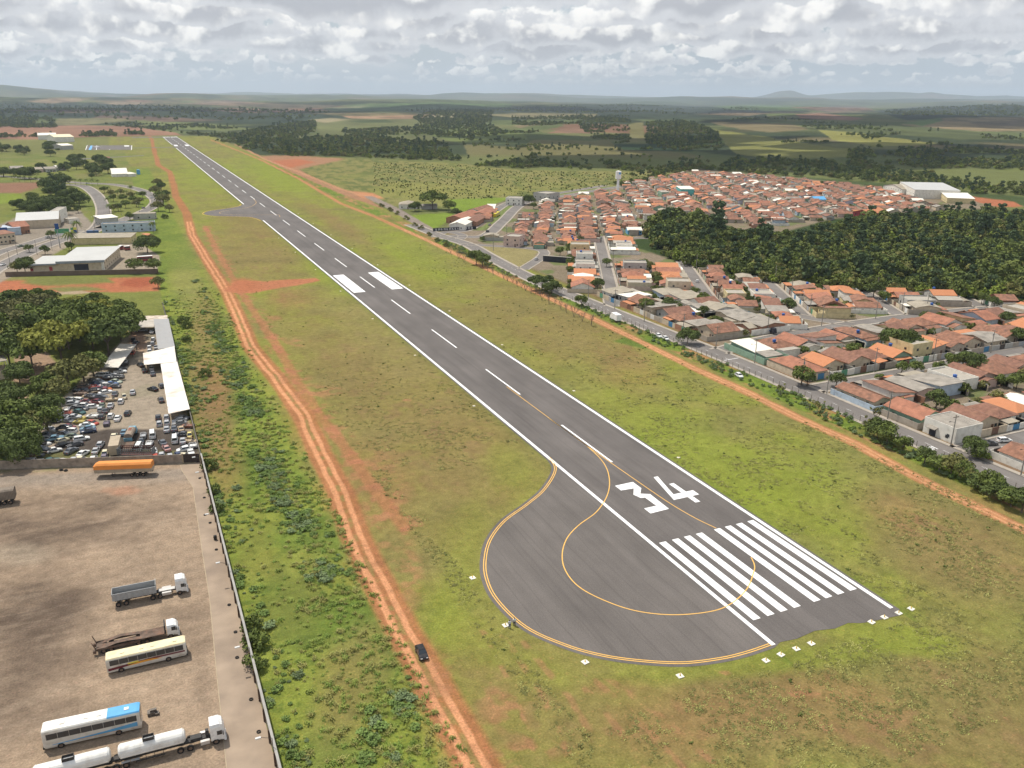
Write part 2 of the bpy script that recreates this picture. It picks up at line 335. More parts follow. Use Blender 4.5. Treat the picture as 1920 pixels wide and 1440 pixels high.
    gm(sstep(.55, .75, m3)*.35, (.10, .115, .030)); gm(sstep(.58, .75, 1-m3)*.3, (.215, .20, .06))
    mixm(air, gcol.reshape(n0, n1, 3) if False else (0, 0, 0)); col[:] = col+air[..., None]*gcol; tex[:] = np.where(air > .5, 1.0, tex)
    BR = (.185, .130, .058); RB = (.24, .125, .065); LUSH = (.140, .190, .032); DRY = (.20, .175, .07); RED = (.315, .118, .060)
    flk = sstep(.50, .66, m3*.55+m2*.45)
    for cx, cy, rx, ry, an, c, k in (
        (800, 730, 190, 150, -35, BR, .75), (880, 860, 130, 90, -30, BR, .6), (720, 620, 120, 60, -30, DRY, .5), (560, 600, 70, 60, -40, BR, .45), (640, 700, 60, 90, 30, BR, .6), (800, 960, 120, 140, 20, BR, .5),
        (700, 900, 60, 90, 40, RB, .45), (480, 480, 90, 50, -20, BR, .7), (470, 420, 60, 20, -10, BR, .6), (650, 430, 60, 14, -30, BR, .7), (600, 400, 60, 10, -30, BR, .5), (1120, 640, 110, 50, -35, BR, .7), (960, 570, 90, 40, -35, BR, .45),
        (1180, 700, 60, 40, -30, RB, .35), (1010, 640, 60, 22, -35, BR, .5), (1760, 1000, 150, 70, -25, BR, .85), (1680, 960, 70, 30, -30, RB, .35), (1850, 1060, 120, 90, -20, BR, .6), (1700, 1340, 420, 110, -6, BR, .75), (1300, 1380, 300, 90, 5, BR, .7),
        (1250, 1360, 120, 60, 0, RB, .45), (1500, 1330, 200, 50, -8, RB, .35), (1000, 1330, 130, 120, 30, BR, .55), (1150, 1290, 60, 16, 0, RB, .3), (900, 1250, 60, 90, 30, BR, .4), (1800, 1240, 160, 60, -10, BR, .45), (1880, 1420, 200, 90, -6, BR, .5),
        (1560, 1290, 90, 24, -5, RB, .4), (1500, 680, 70, 30, -30, BR, .25), (540, 560, 40, 14, 0, RB, .5)):
        mixm(air*ell(cx, cy, rx, ry, an, .6, .35, 14, 7)*k*(.65+.5*flk), c)
    for cx, cy, rx, ry, an, k in ((1300, 860, 180, 70, -32, .7), (1500, 900, 120, 60, -30, .6), (1560, 1010, 60, 40, -20, .4), (960, 1240, 160, 30, -18, .3), (520, 330, 70, 22, -30, .7), (400, 330, 60, 26, 0, .5), (1050, 520 - 0, 10, 5, 0, 0), (760, 470, 90, 26, -32, .5), (1700, 1200, 110, 26, -8, .6),
                                  (1000, 1000, 30, 70, 20, .5), (960, 880, 60, 34, -30, .35), (860, 1080, 40, 130, -12, .35), (620, 520, 60, 18, -35, .5), (700, 360, 60, 12, -35, .5), (1450, 1240, 250, 22, 6, .5)):
        mixm(air*ell(cx, cy, rx, ry, an, .6, .35, 11, 9)*k, (.175, .215, .030))
    # taller grass hugging the pavement
    e = np.abs(X)-15; mixm(air*np.exp(-np.clip(e, 0, 99)/1.6)*(e > 0)*(Y > 90)*.55*(.4+m2), (.095, .15, .024))
    # verge strip between the yard wall and the red track
    st = near*sstep(-101.6, -101.2, X)*(1-sstep(-80, -76, X+3*wx))*(1-sstep(1150, 1300, Y))
    mixm(st*.85, LUSH); mixm(st*sstep(.45, .62, m2)*.8, (.175, .200, .038)); mixm(st*sstep(.5, .66, 1-m2)*.6, (.075, .12, .022)); mixm(st*sstep(.55, .7, m3)*.5, (.055, .095, .02))
    for cx, cy, rx, ry, an, c, k in ((395, 770, 40, 130, 6, BR, .9), (430, 880, 30, 60, 0, RB, .35), (410, 720, 26, 60, 0, RB, .4), (385, 600, 30, 60, 0, BR, .6), (350, 520, 30, 60, 0, DRY, .5), (650, 1300, 60, 130, -24, BR, .55), (560, 1110, 60, 110, -18, (.15, .15, .04), .5), (480, 1040, 40, 60, 0, (.17, .16, .04), .5)):
        mixm(st*ell(cx, cy, rx, ry, an, .6, .4, 8, 13)*k, c)
    mixm(near*sstep(-101.6, -101.2, X)*(1-sstep(-80, -76, X))*sstep(480, 520, Y)*(1-sstep(1150, 1300, Y))*.6, (.125, .16, .03))
    # left country
    lf = near*(1-sstep(-101.6, -101.2, X))
    mixm(lf*(1-sstep(1500, 1700, Y)), (.14, .155, .04), 1); mixm(lf*sstep(.5, .62, m1)*.6*(1-sstep(1500, 1700, Y)), (.10, .13, .035)); mixm(lf*sstep(.5, .62, fbm(X/30, Y/40, 3, 141))*.5*(1-sstep(1500, 1700, Y)), (.19, .165, .07))
    for pts, c, sf, rg in (
        ([(-60, 528), (120, 524), (292, 519), (300, 528), (298, 546), (200, 548), (80, 552), (-60, 556)], RED, 2, 3), ([(60, 522), (200, 520), (215, 530), (90, 536), (40, 530)], (.14, .15, .045), 3, 4), ([(80, 540), (160, 536), (200, 543), (120, 549)], (.15, .15, .05), 3, 4),
        ([(235, 524), (280, 519), (298, 530), (260, 540), (225, 536)], (.27, .085, .045), 2, 2), ([(75, 550), (150, 545), (178, 549), (110, 553)], (.30, .23, .15), 1, 1),
        ([(-60, 345), (-60, 362), (40, 362), (72, 352), (72, 342)], (.20, .11, .07), 1, 1), ([(-60, 362), (40, 364), (42, 376), (-60, 392)], (.15, .19, .03), 1, 1),
        ([(10, 512), (140, 508), (225, 512), (295, 508), (300, 480), (262, 456), (225, 456), (200, 500), (60, 500)], (.26, .22, .165), 1, 0), ([(-20, 470), (120, 430), (150, 420), (195, 420), (140, 455), (60, 500), (-20, 540)], (.25, .21, .16), 1, 1),
        ([(-20, 430), (50, 400), (150, 395), (185, 432), (100, 465), (-20, 490)], (.22, .19, .15), 2, 2),
        ([(30, 655), (75, 648), (105, 680), (60, 720), (20, 715)], (.30, .21, .14), 3, 4), ([(15, 725), (55, 735), (45, 790), (0, 790)], (.28, .20, .13), 3, 4), ([(0, 880), (0, 815), (40, 780), (60, 830), (40, 868)], (.08, .12, .03), 3, 4),
    ): mixm(poly(pts, sf, rg, 6), c)
    # wild field, town ground, forest floor on the right
    TOWN = poly([(700, 2000), (905, 470), (820, 440), (868, 398), (940, 380), (985, 370), (1160, 338), (1300, 316), (1480, 333), (1640, 346), (1840, 368), (1880, 400), (1990, 420), (1990, 2000)], 2, 1.5, 30); rt = near*sstep(96, 99, X)*TOWN
    rn = near*sstep(92, 96, X)*(1-TOWN)*(1-sstep(1350, 1500, RR)); mixm(rn, (.115, .13, .045), 1)
    mixm(rt*(1-sstep(1300, 1500, Y)), (.20, .16, .115)); mixm(rt*sstep(.45, .65, m2)*(1-sstep(1300, 1500, Y))*.5, (.15, .125, .08)); mixm(rt*sstep(.54, .62, fbm(X/16, Y/16, 3, 331))*(1-sstep(1300, 1500, Y))*.8, (.10, .13, .04))
    wf = poly([(480, 292), (560, 293), (640, 296), (700, 300), (860, 306), (960, 318), (1180, 322), (1310, 324), (1240, 335), (1160, 350), (1040, 362), (985, 374), (930, 376), (870, 392), (800, 384), (730, 386), (690, 372), (610, 342), (540, 312)], 1, .6, 20)
    mixm(wf, (.175, .165, .058), 1); mixm(wf*sstep(.5, .6, fbm(X/7, Y/16, 3, 151)), (.10, .115, .035)); mixm(wf*sstep(.5, .7, m1)*.5, (.165, .175, .05))
    mixm(poly([(690, 355), (740, 340), (850, 345), (1000, 352), (960, 366), (800, 372), (700, 368)], 3, 2, 20)*.6, (.185, .185, .05))
    for pts, c, sf, rg in (
        ([(490, 292), (560, 292), (650, 298), (560, 318), (610, 345), (690, 372), (720, 392), (660, 372), (560, 330), (500, 300)], (.27, .15, .085), 1.5, 2), ([(505, 302), (560, 298), (590, 304), (540, 316)], RED, 2, 2), ([(655, 358), (700, 362), (720, 372), (680, 372)], (.38, .18, .09), 1.5, 1),
        ([(762, 404), (850, 398), (842, 414), (812, 430), (778, 420)], (.145, .20, .03), 1, 1), ([(840, 374), (960, 370), (930, 382), (868, 398), (845, 390)], (.145, .20, .03), 1, 1),
        ([(868, 462), (905, 458), (1010, 470), (985, 505), (955, 515), (915, 488)], (.22, .19, .085), 1, 1),
        ([(1205, 445), (1235, 400), (1320, 400), (1380, 430), (1470, 435), (1560, 410), (1700, 398), (1850, 392), (1980, 400), (1980, 575), (1700, 552), (1560, 542), (1430, 527), (1320, 505), (1240, 480), (1165, 455)], (.035, .055, .018), 2, 2),
        ([(1300, 316), (1640, 342), (1840, 362), (1960, 372), (1960, 392), (1830, 372), (1640, 350), (1400, 322)], (.05, .07, .025), 2, 2),
        ([(1820, 368), (1900, 378), (1920, 388), (1870, 388), (1830, 378)], RED, 1, 1),
        ([(1150, 640), (1170, 632), (1240, 640), (1210, 655)], (.10, .14, .03), 2, 1),
        ([(1190, 520), (1240, 515), (1245, 535), (1150, 548), (1155, 535)], (.10, .15, .03), 2, 1),
    ): mixm(poly(pts, sf, rg, 6), c)
    # strip along the perimeter road
    rs = near*sstep(75, 77, X)*(1-sstep(85.5, 86.5, X+.6*wx-np.interp(Y, [60, 220, 300, 400, 510, 560], [0, 0, -4, -7, 0, 0])))*(Y > 40)*(1-sstep(1100, 1250, Y))
    mixm(rs*.9, (.125, .175, .028)); mixm(rs*sstep(.5, .64, m2)*.75, BR); mixm(rs*sstep(.56, .66, fbm(X/5, Y/14, 3, 161))*.8, (.33, .17, .085)); mixm(rs*sstep(.5, .6, 1-m3)*.5, (.075, .125, .022))
    # dirt tracks
    TR = [(282, 255), (290, 285), (297, 310), (318, 322), (325, 345), (330, 368), (350, 400), (360, 440), (390, 490), (425, 545), (450, 600), (470, 650), (520, 710), (570, 780), (600, 850), (640, 925), (665, 1000), (708, 1090), (755, 1180), (800, 1262), (850, 1350), (905, 1450), (950, 1530)]
    s, d = line(TR); d = d+.5*wx; s2 = s+.9*wx
    mixm(near*(1-sstep(2.6, 4.2, d))*.75, RED); mixm(near*sstep(-7.5, -2, s2)*(1-sstep(-2, 0, s2))*sstep(.46, .62, m2)*.4*(Y < 260), (.34, .15, .078))
    for o_, w_ in ((-1.25, .62), (1.15, .55)): mixm(near*(1-sstep(w_*.7, w_*1.5, np.abs(s2-o_)))*(Y < 700)*.9, (.50, .245, .125))
    mixm(near*(1-sstep(.25, .7, np.abs(s2)))*(Y < 400)*sstep(.4, .55, m3)*.7, (.20, .17, .06))
    s, d = line([(385, 425), (402, 460), (430, 510), (452, 548), (480, 590), (520, 650), (560, 720), (600, 780), (640, 830), (690, 900), (760, 990)]); d = d+1.0*wx
    mixm(near*(1-sstep(1.0, 2.6, d))*(.62+.38*flk), (.31, .128, .068)); mixm(near*(1-sstep(2, 7, d))*sstep(.5, .62, m3)*.6, (.30, .145, .075))
    mixm(poly([(418, 545), (446, 526), (500, 527), (592, 521), (600, 527), (525, 540), (472, 549), (440, 549)], 1.2, 2.5, 7), (.33, .135, .07)); mixm(ell(455, 535, 28, 12, 0, .5, .3, 6, 3)*.8, RED)
    for cx, cy, rx, ry in ((512, 596, 18, 4), (560, 640, 16, 7), (610, 735, 30, 9), (765, 748, 12, 5), (700, 990, 26, 60), (760, 1080, 26, 70), (1500, 1302, 30, 7), (1358, 1262, 10, 4), (820, 1290, 22, 60), (950, 1330, 40, 40), (980, 1420, 60, 30)):
        mixm(ell(cx, cy, rx, ry, 0, .6, .6, 5, 15)*sstep(.42, .62, m3)*.6, (.31, .155, .08))
    # faint parallel tyre scrapes south of the turn pad
    for k in range(6):
        s, d = line([(905+38*k, 1180+12*k), (960+55*k, 1290+10*k), (1010+70*k, 1450)]); mixm(near*(1-sstep(.2, .9, d+.5*wy))*sstep(.42, .6, m3)*.45, (.30, .15, .08))
    TRR = [(395, 262), (440, 280), (490, 300), (560, 335), (640, 382), (700, 405), (800, 450), (900, 498), (1000, 545), (1100, 592), (1200, 640), (1300, 690), (1400, 735), (1500, 785), (1600, 830), (1700, 885), (1800, 935), (1920, 992), (2100, 1080)]
    s, d = line(TRR); mixm(near*(1-sstep(1.5, 2.9, d+1.0*wx))*.85, (.37, .165, .08))
    for o_ in (-.85, .85): mixm(near*(1-sstep(.3, .7, np.abs(s+.4*wx-o_)))*(Y < 600)*.8, (.47, .25, .13))
    mixm(near*sstep(1, 3, s)*(1-sstep(4, 8, s+wx*4))*sstep(.45, .6, m2)*.35*(Y < 500), (.30, .16, .08))
    s, d = line([(440, 270), (500, 300), (560, 322), (640, 355), (700, 372), (740, 392)]); mixm(near*(1-sstep(2, 3.4, d))*.85, (.36, .19, .105))
    s, d = line([(690, 368), (740, 392), (790, 422), (830, 446)]); mixm(near*(1-sstep(4, 5, d)), (.215, .18, .15))
    # truck yard: pale packed dirt with oil-dark drifts
    yd = near*(X < -103)*(Y < 221.5-(X+101.7)*.327)*(Y > 20)*(X > -330)
    dm = fbm(X/17+3, Y/8, 5, 171); ds = fbm(X/6, Y/1.3, 4, 173)
    mixm(yd, (.285, .213, .148), .35); mixm(yd*sstep(.40, .62, dm)*.22, (.225, .172, .125))
    for cx, cy, rx, ry, an, k in ((130, 965, 160, 40, 0, .85), (60, 1120, 150, 80, 0, .85), (70, 1230, 90, 90, 20, .7), (40, 1010, 110, 30, 0, .7), (200, 1010, 60, 20, 0, .4), (330, 1150, 50, 12, 5, .75), (370, 1180, 26, 46, 0, .45), (20, 1330, 90, 60, 0, .5), (380, 1290, 20, 40, 0, .4)):
        mixm(yd*ell(cx, cy, rx, ry, an, .7, .55, 9, 17)*k*(.5+.7*sstep(.35, .65, dm)), (.105, .078, .058))
    mixm(yd*ell(30, 1040, 60, 22, 0, .5, .3, 5, 3)*.6, (.30, .245, .18)); mixm(yd*sstep(.54, .70, ds)*.12, (.17, .13, .10)); mixm(yd*sstep(.55, .70, 1-ds)*.15, (.34, .27, .20))
    mixm(yd*ell(230, 920, 30, 8, 0, .6, .5, 3, 3)*.6, (.32, .16, .10)); mixm(yd*sstep(205, 214, Y+(X+101.7)*.327)*(1-sstep(216, 219, Y+(X+101.7)*.327))*.5, (.19, .175, .155)); mixm(yd*sstep(218, 221, Y+(X+101.7)*.327)*sstep(.45, .6, m3)*.6, (.15, .16, .05))
    # scrapyard: gravel, oily asphalt near the gate, grass fringes
    jk = poly([(245, 603), (300, 600), (352, 780), (378, 868), (0, 882), (30, 855), (60, 800), (150, 715), (205, 660), (240, 630)], 1.5, 2, 4)*near*(Y > 219.5-(X+101.7)*.327)
    mixm(jk, (.27, .225, .17), .6); mixm(jk*sstep(.48, .64, m2)*.4, (.17, .16, .10)); mixm(jk*ell(258, 635, 14, 26, 20, .5)*.8, (.33, .20, .13))
    mixm(jk*poly([(40, 880), (120, 820), (200, 805), (260, 803), (380, 810), (380, 850), (200, 856), (120, 860)], 3, 4, 5), (.075, .062, .052)); mixm(jk*poly([(60, 850), (150, 845), (330, 845), (378, 866), (60, 880)], 3, 4, 5)*.7, (.14, .14, .05)); mixm(jk*ell(345, 720, 20, 60, 0, .5, .4, 4, 3)*.5, (.14, .15, .055))
    # ---- mesh
    vs = np.stack([X, Y, Z], -1).reshape(-1, 3); i = np.arange(n0*n1).reshape(n0, n1)
    q = np.stack([i[:-1, :-1], i[:-1, 1:], i[1:, 1:], i[1:, :-1]], -1).reshape(-1, 4)[:, ::-1]
    me = bpy.data.meshes.new('ground'); me.vertices.add(len(vs)); me.vertices.foreach_set('co', vs.ravel())
    me.loops.add(q.size); me.loops.foreach_set('vertex_index', q.ravel().astype(np.int32)); me.polygons.add(len(q)); me.polygons.foreach_set('loop_start', np.arange(0, q.size, 4, dtype=np.int32))
    me.update(calc_edges=True)
    ca = me.attributes.new('land', 'FLOAT_COLOR', 'POINT'); ca.data.foreach_set('color', np.concatenate([col, tex[..., None]], -1).reshape(-1).astype(np.float32))
    me.polygons.foreach_set('use_smooth', np.ones(len(q), bool))
    m = bpy.data.materials.new('land'); m.use_nodes = True; nt, b, N, L = nodes_of(m); b.inputs['Roughness'].default_value = 1; b.inputs['Specular IOR Level'].default_value = 0.05
    at = N('ShaderNodeAttribute'); at.attribute_name = 'land'; tc = N('ShaderNodeTexCoord'); last = at.outputs['Color']
    def noise(scale, det, rough=.6):
        n = N('ShaderNodeTexNoise'); n.inputs['Scale'].default_value = scale; n.inputs['Detail'].default_value = det; n.inputs['Roughness'].default_value = rough; L(tc.outputs['Object'], n.inputs['Vector']); return n.outputs[0]
    def rng_(s, a, b_, c, d):
        r_ = N('ShaderNodeMapRange'); L(s, r_.inputs[0]); r_.inputs[1].default_value = a; r_.inputs[2].default_value = b_; r_.inputs[3].default_value = c; r_.inputs[4].default_value = d; return r_.outputs[0]
    def mul(v, s):
        n = N('ShaderNodeVectorMath'); n.operation = 'SCALE'; L(v, n.inputs[0]); L(s, n.inputs[3]); return n.outputs[0]
    nA, nB, nC = noise(2.6, 4, .7), noise(.45, 4), noise(.05, 3)
    last = mul(last, rng_(nA, .3, .7, .72, 1.28)); last = mul(last, rng_(nB, .3, .7, .80, 1.20)); last = mul(last, rng_(nC, .3, .7, .9, 1.1))
    # scattered darker tufts and dry straw
    mx = N('ShaderNodeMix'); mx.data_type = 'RGBA'; mx.blend_type = 'MULTIPLY'; f = N('ShaderNodeMath'); f.operation = 'MULTIPLY'; L(rng_(noise(.8, 5, .75), .58, .66, 0, .6), f.inputs[0]); L(at.outputs['Alpha'], f.inputs[1])
    L(f.outputs[0], mx.inputs[0]); L(last, mx.inputs[6]); mx.inputs[7].default_value = (.5, .6, .5, 1); last = mx.outputs[2]
    mx = N('ShaderNodeMix'); mx.data_type = 'RGBA'; mx.blend_type = 'MULTIPLY'; f = N('ShaderNodeMath'); f.operation = 'MULTIPLY'; L(rng_(noise(1.3, 5, .7), .56, .68, 0, .55), f.inputs[0]); L(at.outputs['Alpha'], f.inputs[1])
    L(f.outputs[0], mx.inputs[0]); L(last, mx.inputs[6]); mx.inputs[7].default_value = (1.5, 1.05, 1.25, 1); last = mx.outputs[2]
    L(last, b.inputs['Base Color'])
    bp = N('ShaderNodeBump'); bp.inputs['Strength'].default_value = .6; bp.inputs['Distance'].default_value = .25; L(nA, bp.inputs['Height']); L(bp.outputs[0], b.inputs['Normal'])
    me.materials.append(m); o = bpy.data.objects.new('ground', me); C.objects.link(o); tag(o, kind='structure')
build_land()
def haze():
    m = bpy.data.materials.new('haze'); m.use_nodes = True; nt = m.node_tree; nt.nodes.clear()
    out = nt.nodes.new('ShaderNodeOutputMaterial'); v = nt.nodes.new('ShaderNodeVolumePrincipled'); v.inputs['Color'].default_value = (.74, .87, 1.0, 1)
    v.inputs['Density'].default_value = 4.8e-5; v.inputs['Anisotropy'].default_value = 0.1; nt.links.new(v.outputs[0], out.inputs['Volume'])
    MB().box(-44000, 44000, -44000, 44000, -190, 620).build('haze', m)
    tag(bpy.data.objects['haze'], kind='stuff')
haze()
# ------------------------------------------------------------------ runway
def asphalt(name, col, streak=.28):
    m = bpy.data.materials.new(name); m.use_nodes = True; nt, b, N, L = nodes_of(m); b.inputs['Roughness'].default_value = .85; b.inputs['Specular IOR Level'].default_value = .25
    tc = N('ShaderNodeTexCoord')
    def nz(sc, det, s=1.0, rough=.6):
        mp = N('ShaderNodeMapping'); mp.inputs['Scale'].default_value = sc; L(tc.outputs['Object'], mp.inputs[0]); n = N('ShaderNodeTexNoise'); n.inputs['Scale'].default_value = s; n.inputs['Detail'].default_value = det; n.inputs['Roughness'].default_value = rough; L(mp.outputs[0], n.inputs['Vector']); return n.outputs[0]
    def rg(s, a, b_, c, d):
        r_ = N('ShaderNodeMapRange'); L(s, r_.inputs[0]); r_.inputs[1].default_value = a; r_.inputs[2].default_value = b_; r_.inputs[3].default_value = c; r_.inputs[4].default_value = d; return r_.outputs[0]
    v = None; src = None
    for s in (rg(nz((.28, .004, 1), 3), .3, .7, 1-streak, 1+streak), rg(nz((1.3, .02, 1), 3), .3, .7, .95, 1.05), rg(nz((.09, .035, 1), 5), .3, .7, .80, 1.2), rg(nz((4, 4, 4), 3), .3, .7, .85, 1.15), rg(nz((.8, .006, 1), 2), .62, .7, 1, .88)):
        n = N('ShaderNodeVectorMath'); n.operation = 'SCALE'; L(s, n.inputs[3])
        if v is None: n.inputs[0].default_value = col
        else: L(v, n.inputs[0])
        v = n.outputs[0]
    # paving joints every 3.75 m
    sp = N('ShaderNodeSeparateXYZ'); L(tc.outputs['Object'], sp.inputs[0]); a = N('ShaderNodeMath'); a.operation = 'MULTIPLY_ADD'; L(sp.outputs[0], a.inputs[0]); a.inputs[1].default_value = 1/3.75; L(nz((.02, .02, 1), 3), a.inputs[2])
    fr = N('ShaderNodeMath'); fr.operation = 'FRACT'; L(a.outputs[0], fr.inputs[0]); pp = N('ShaderNodeMath'); pp.operation = 'PINGPONG'; L(fr.outputs[0], pp.inputs[0]); pp.inputs[1].default_value = .5
    n = N('ShaderNodeVectorMath'); n.operation = 'SCALE'; L(v, n.inputs[0]); L(rg(pp.outputs[0], 0, .045, .84, 1), n.inputs[3]); L(n.outputs[0], b.inputs['Base Color'])
    return m
RWY = asphalt('runway_asphalt', (.116, .104, .097), .10); PADM = asphalt('pad_asphalt', (.122, .109, .100), .08)
PAINT = mat('white_paint', (.80, .80, .79), .6, var=.05, scale=.8, dirt=((.45, .43, .40), .35, .5)); YEL = mat('yellow_paint', (.72, .42, .10), .6, var=.08, scale=.8)
def smooth(pts, n=6, closed=False):
    out = []; m = len(pts); rngi = range(m if closed else m-1)
    g = (lambda i: pts[i % m]) if closed else (lambda i: pts[max(0, min(m-1, i))])
    for i in rngi:
        a, b, c, d = g(i-1), g(i), g(i+1), g(i+2)
        for k in range(n):
            t = k/n; out.append(tuple(.5*((2*b[j])+(-a[j]+c[j])*t+(2*a[j]-5*b[j]+4*c[j]-d[j])*t*t+(-a[j]+3*b[j]-3*c[j]+d[j])*t**3) for j in (0, 1)))
    if not closed: out.append(tuple(pts[-1]))
    return out
def ribbon(mb, pts, w, z, off=0.0, mi=0):
    P_ = np.array(pts, float); T = np.gradient(P_, axis=0); T /= np.linalg.norm(T, axis=1)[:, None]+1e-9; Nn = np.stack([-T[:, 1], T[:, 0]], 1)
    a = P_+Nn*(off-w/2); b = P_+Nn*(off+w/2); vs = [(x, y, z) for x, y in a]+[(x, y, z) for x, y in b]; n = len(P_)
    mb.add(vs, [(i+1, i, n+i, n+i+1)[::-1] if False else (i, i+1, n+i+1, n+i) for i in range(n-1)], mi)
RE = 2150.0
mb = MB(); mb.sheet([(-15.6, 96.4), (-12.5, 96.0), (-9.4, 95.6), (-4.5, 96.1), (-.6, 95.1), (3, 95.4), (5.1, 94.4), (7, 94.0), (13.8, 93.2), (15.6, 94.6), (15.6, RE), (-15.6, RE)], .04)
struct('runway', mb, RWY)
pad = smooth([(-15.3, 187.5), (-17.2, 179.5), (-24.9, 170.4), (-32.6, 164.6), (-40.9, 159.3), (-47.5, 152.6), (-51.9, 145.3), (-54.7, 138.0), (-55.9, 129.5), (-54.5, 118.8), (-50.0, 110.5), (-45.2, 105.1), (-39.7, 101.0), (-33.0, 97.4), (-25.9, 95.6), (-20.3, 95.1), (-15.0, 95.2)], 6)
mb = MB(); mb.sheet([(-12, 188), (-12, 97)][::-1]+[(x, y) for x, y in pad], .03) if False else mb.add([(x, y, .03) for x, y in pad+[(-13, 96), (-13, 188)]], [tuple(range(len(pad)+2))])
struct('turn_pad', mb, PADM)
pad2 = smooth([(-15.3, 680), (-17.5, 696), (-22.5, 708), (-35.9, 717), (-47.5, 725), (-53.4, 739), (-48.8, 756), (-37, 766), (-25, 775), (-18.6, 784), (-15.3, 798)], 6)
mb = MB(); mb.add([(x, y, .03) for x, y in pad2+[(-13, 800), (-13, 678)]], [tuple(range(len(pad2)+2))]); struct('midfield_turn_pad', mb, PADM)
mb = MB()
for s in (-1, 1):
    segs = [(95.6, RE-1)] if s > 0 else [(95.9, 684), (795, 1690), (1800, RE-1)]
    for a, b in segs: mb.sheet([(s*14.55-.45, a), (s*14.55+.45, a), (s*14.55+.45, b), (s*14.55-.45, b)], .048)
for xs in (-12.05, -8.65, -5.4, -2.1, 2.95, 6.05, 9.25, 12.6):
    mb.sheet([(xs-.86, 103.4), (xs+.86, 103.4), (xs+.86, 135.1), (xs-.86, 135.1)], .05)
    mb.sheet([(xs-.86, RE-38), (xs+.86, RE-38), (xs+.86, RE-8), (xs-.86, RE-8)], .05)
mb.sheet([(-6.9, 163.9), (-6.9, 161.0), (-3.3, 160.7), (-5.3, 157.7), (-4.6, 155.4), (-3.5, 155.2), (-3.4, 150.4), (-6.9, 150.4), (-6.9, 147.6), (-1.5, 147.8), (-1.3, 156.3), (-3.4, 157.5), (-1.5, 160.0), (-1.5, 164.0)], .05)
mb.sheet([(5.0, 164.2), (2.3, 151.2), (6.4, 151.2), (6.4, 147.9), (7.8, 147.9), (7.8, 151.2), (9.9, 151.2), (9.9, 153.8), (7.8, 153.8), (7.8, 159.2), (6.4, 159.2), (6.4, 153.8), (4.0, 153.8), (6.3, 164.2)], .05)
for (x0, x1) in ((-12.9, -6.9), (6.9, 12.9)):
    mb.sheet([(x0, 405.8), (x1, 405.8), (x1, 452.2), (x0, 452.2)], .05); mb.sheet([(x0, 1752), (x1, 1752), (x1, 1797), (x0, 1797)], .05)
y = P(1149.8, 866.2)[1]; 
while y < RE-75:
    mb.sheet([(-.3, y), (.3, y), (.3, y+29.5), (-.3, y+29.5)], .05); y += 59.2
struct('runway_markings', mb, PAINT)
mb = MB(); 
for o_ in (-.22, .22): ribbon(mb, pad[1:], .2, .056, 1.1+o_*1.1)
ribbon(mb, smooth([(-1.0, 213), (-.9, 200), (-1.0, 187), (-2.6, 176.5), (-6.4, 167.5), (-11.7, 159.8), (-18.4, 153.5), (-25.4, 149.5), (-30.8, 145.2), (-35.0, 139.5), (-37.4, 133.5), (-37.8, 127.1), (-35.7, 121.0), (-31.9, 115.3), (-26.1, 111.2), (-18.9, 109.1), (-13.5, 109.5), (-7.1, 112.4), (-1.9, 116.6), (.4, 119), (1.9, 121.9)], 6), .24, .056)
ribbon(mb, smooth([(-.9, 245), (-.9, 220), (-.9, 200), (-.8, 187), (-.3, 168.2), (.3, 151.4), (1.4, 141.9), (3.0, 135.4)], 5), .22, .056)
for o_ in (-.2, .2): ribbon(mb, pad2[1:-1], .2, .056, 1.2+o_)
ribbon(mb, smooth([(-.9, 830), (-3, 800), (-14, 770), (-32, 757), (-41, 744), (-38, 732), (-24, 722), (-8, 716), (2, 712), (1, 700)], 6), .25, .056)
struct('taxi_guide_lines', mb, YEL)
# far taxiways and apron
mb = MB(); mb.sheet([P(160, 281), P(247, 281), P(247, 272.5), P(163, 272.5)], .04); mb.sheet([(-90, 1710), (-90, 1722), (-15.6, 1726), (-15.6, 1708)], .036); mb.sheet([(-80, 2105), (-15.6, 2105), (-15.6, 2140), (-80, 2140)], .036)
mb.sheet([P(140, 300), P(270, 292), P(270, 291), P(140, 298)], .036); struct('apron', mb, PADM)
mb = MB()
for a, b in (((160, 281), (163, 272.5)), ((246, 281), (246.6, 272.5)), ((205, 281), (205, 280.2)), ((180, 281), (181, 273))):
    (x0, y0), (x1, y1) = P(*a), P(*b); mb.sheet([(x0, y0), (x0+1, y0), (x1+1, y1), (x1, y1)], .048)
a, b, c, d = P(233, 274.5), P(242, 274.5), P(242, 272.8), P(233, 272.8); mb.sheet([a, b, c, d], .048); struct('apron_markings', mb, PAINT)
mb = MB(); a, b, c, d = P(166, 281), P(171, 281), P(174, 273), P(170, 273); mb.sheet([a, b, c, d], .048); struct('apron_blue_stripe', mb, mat('blue_paint', (.10, .35, .65), .6))
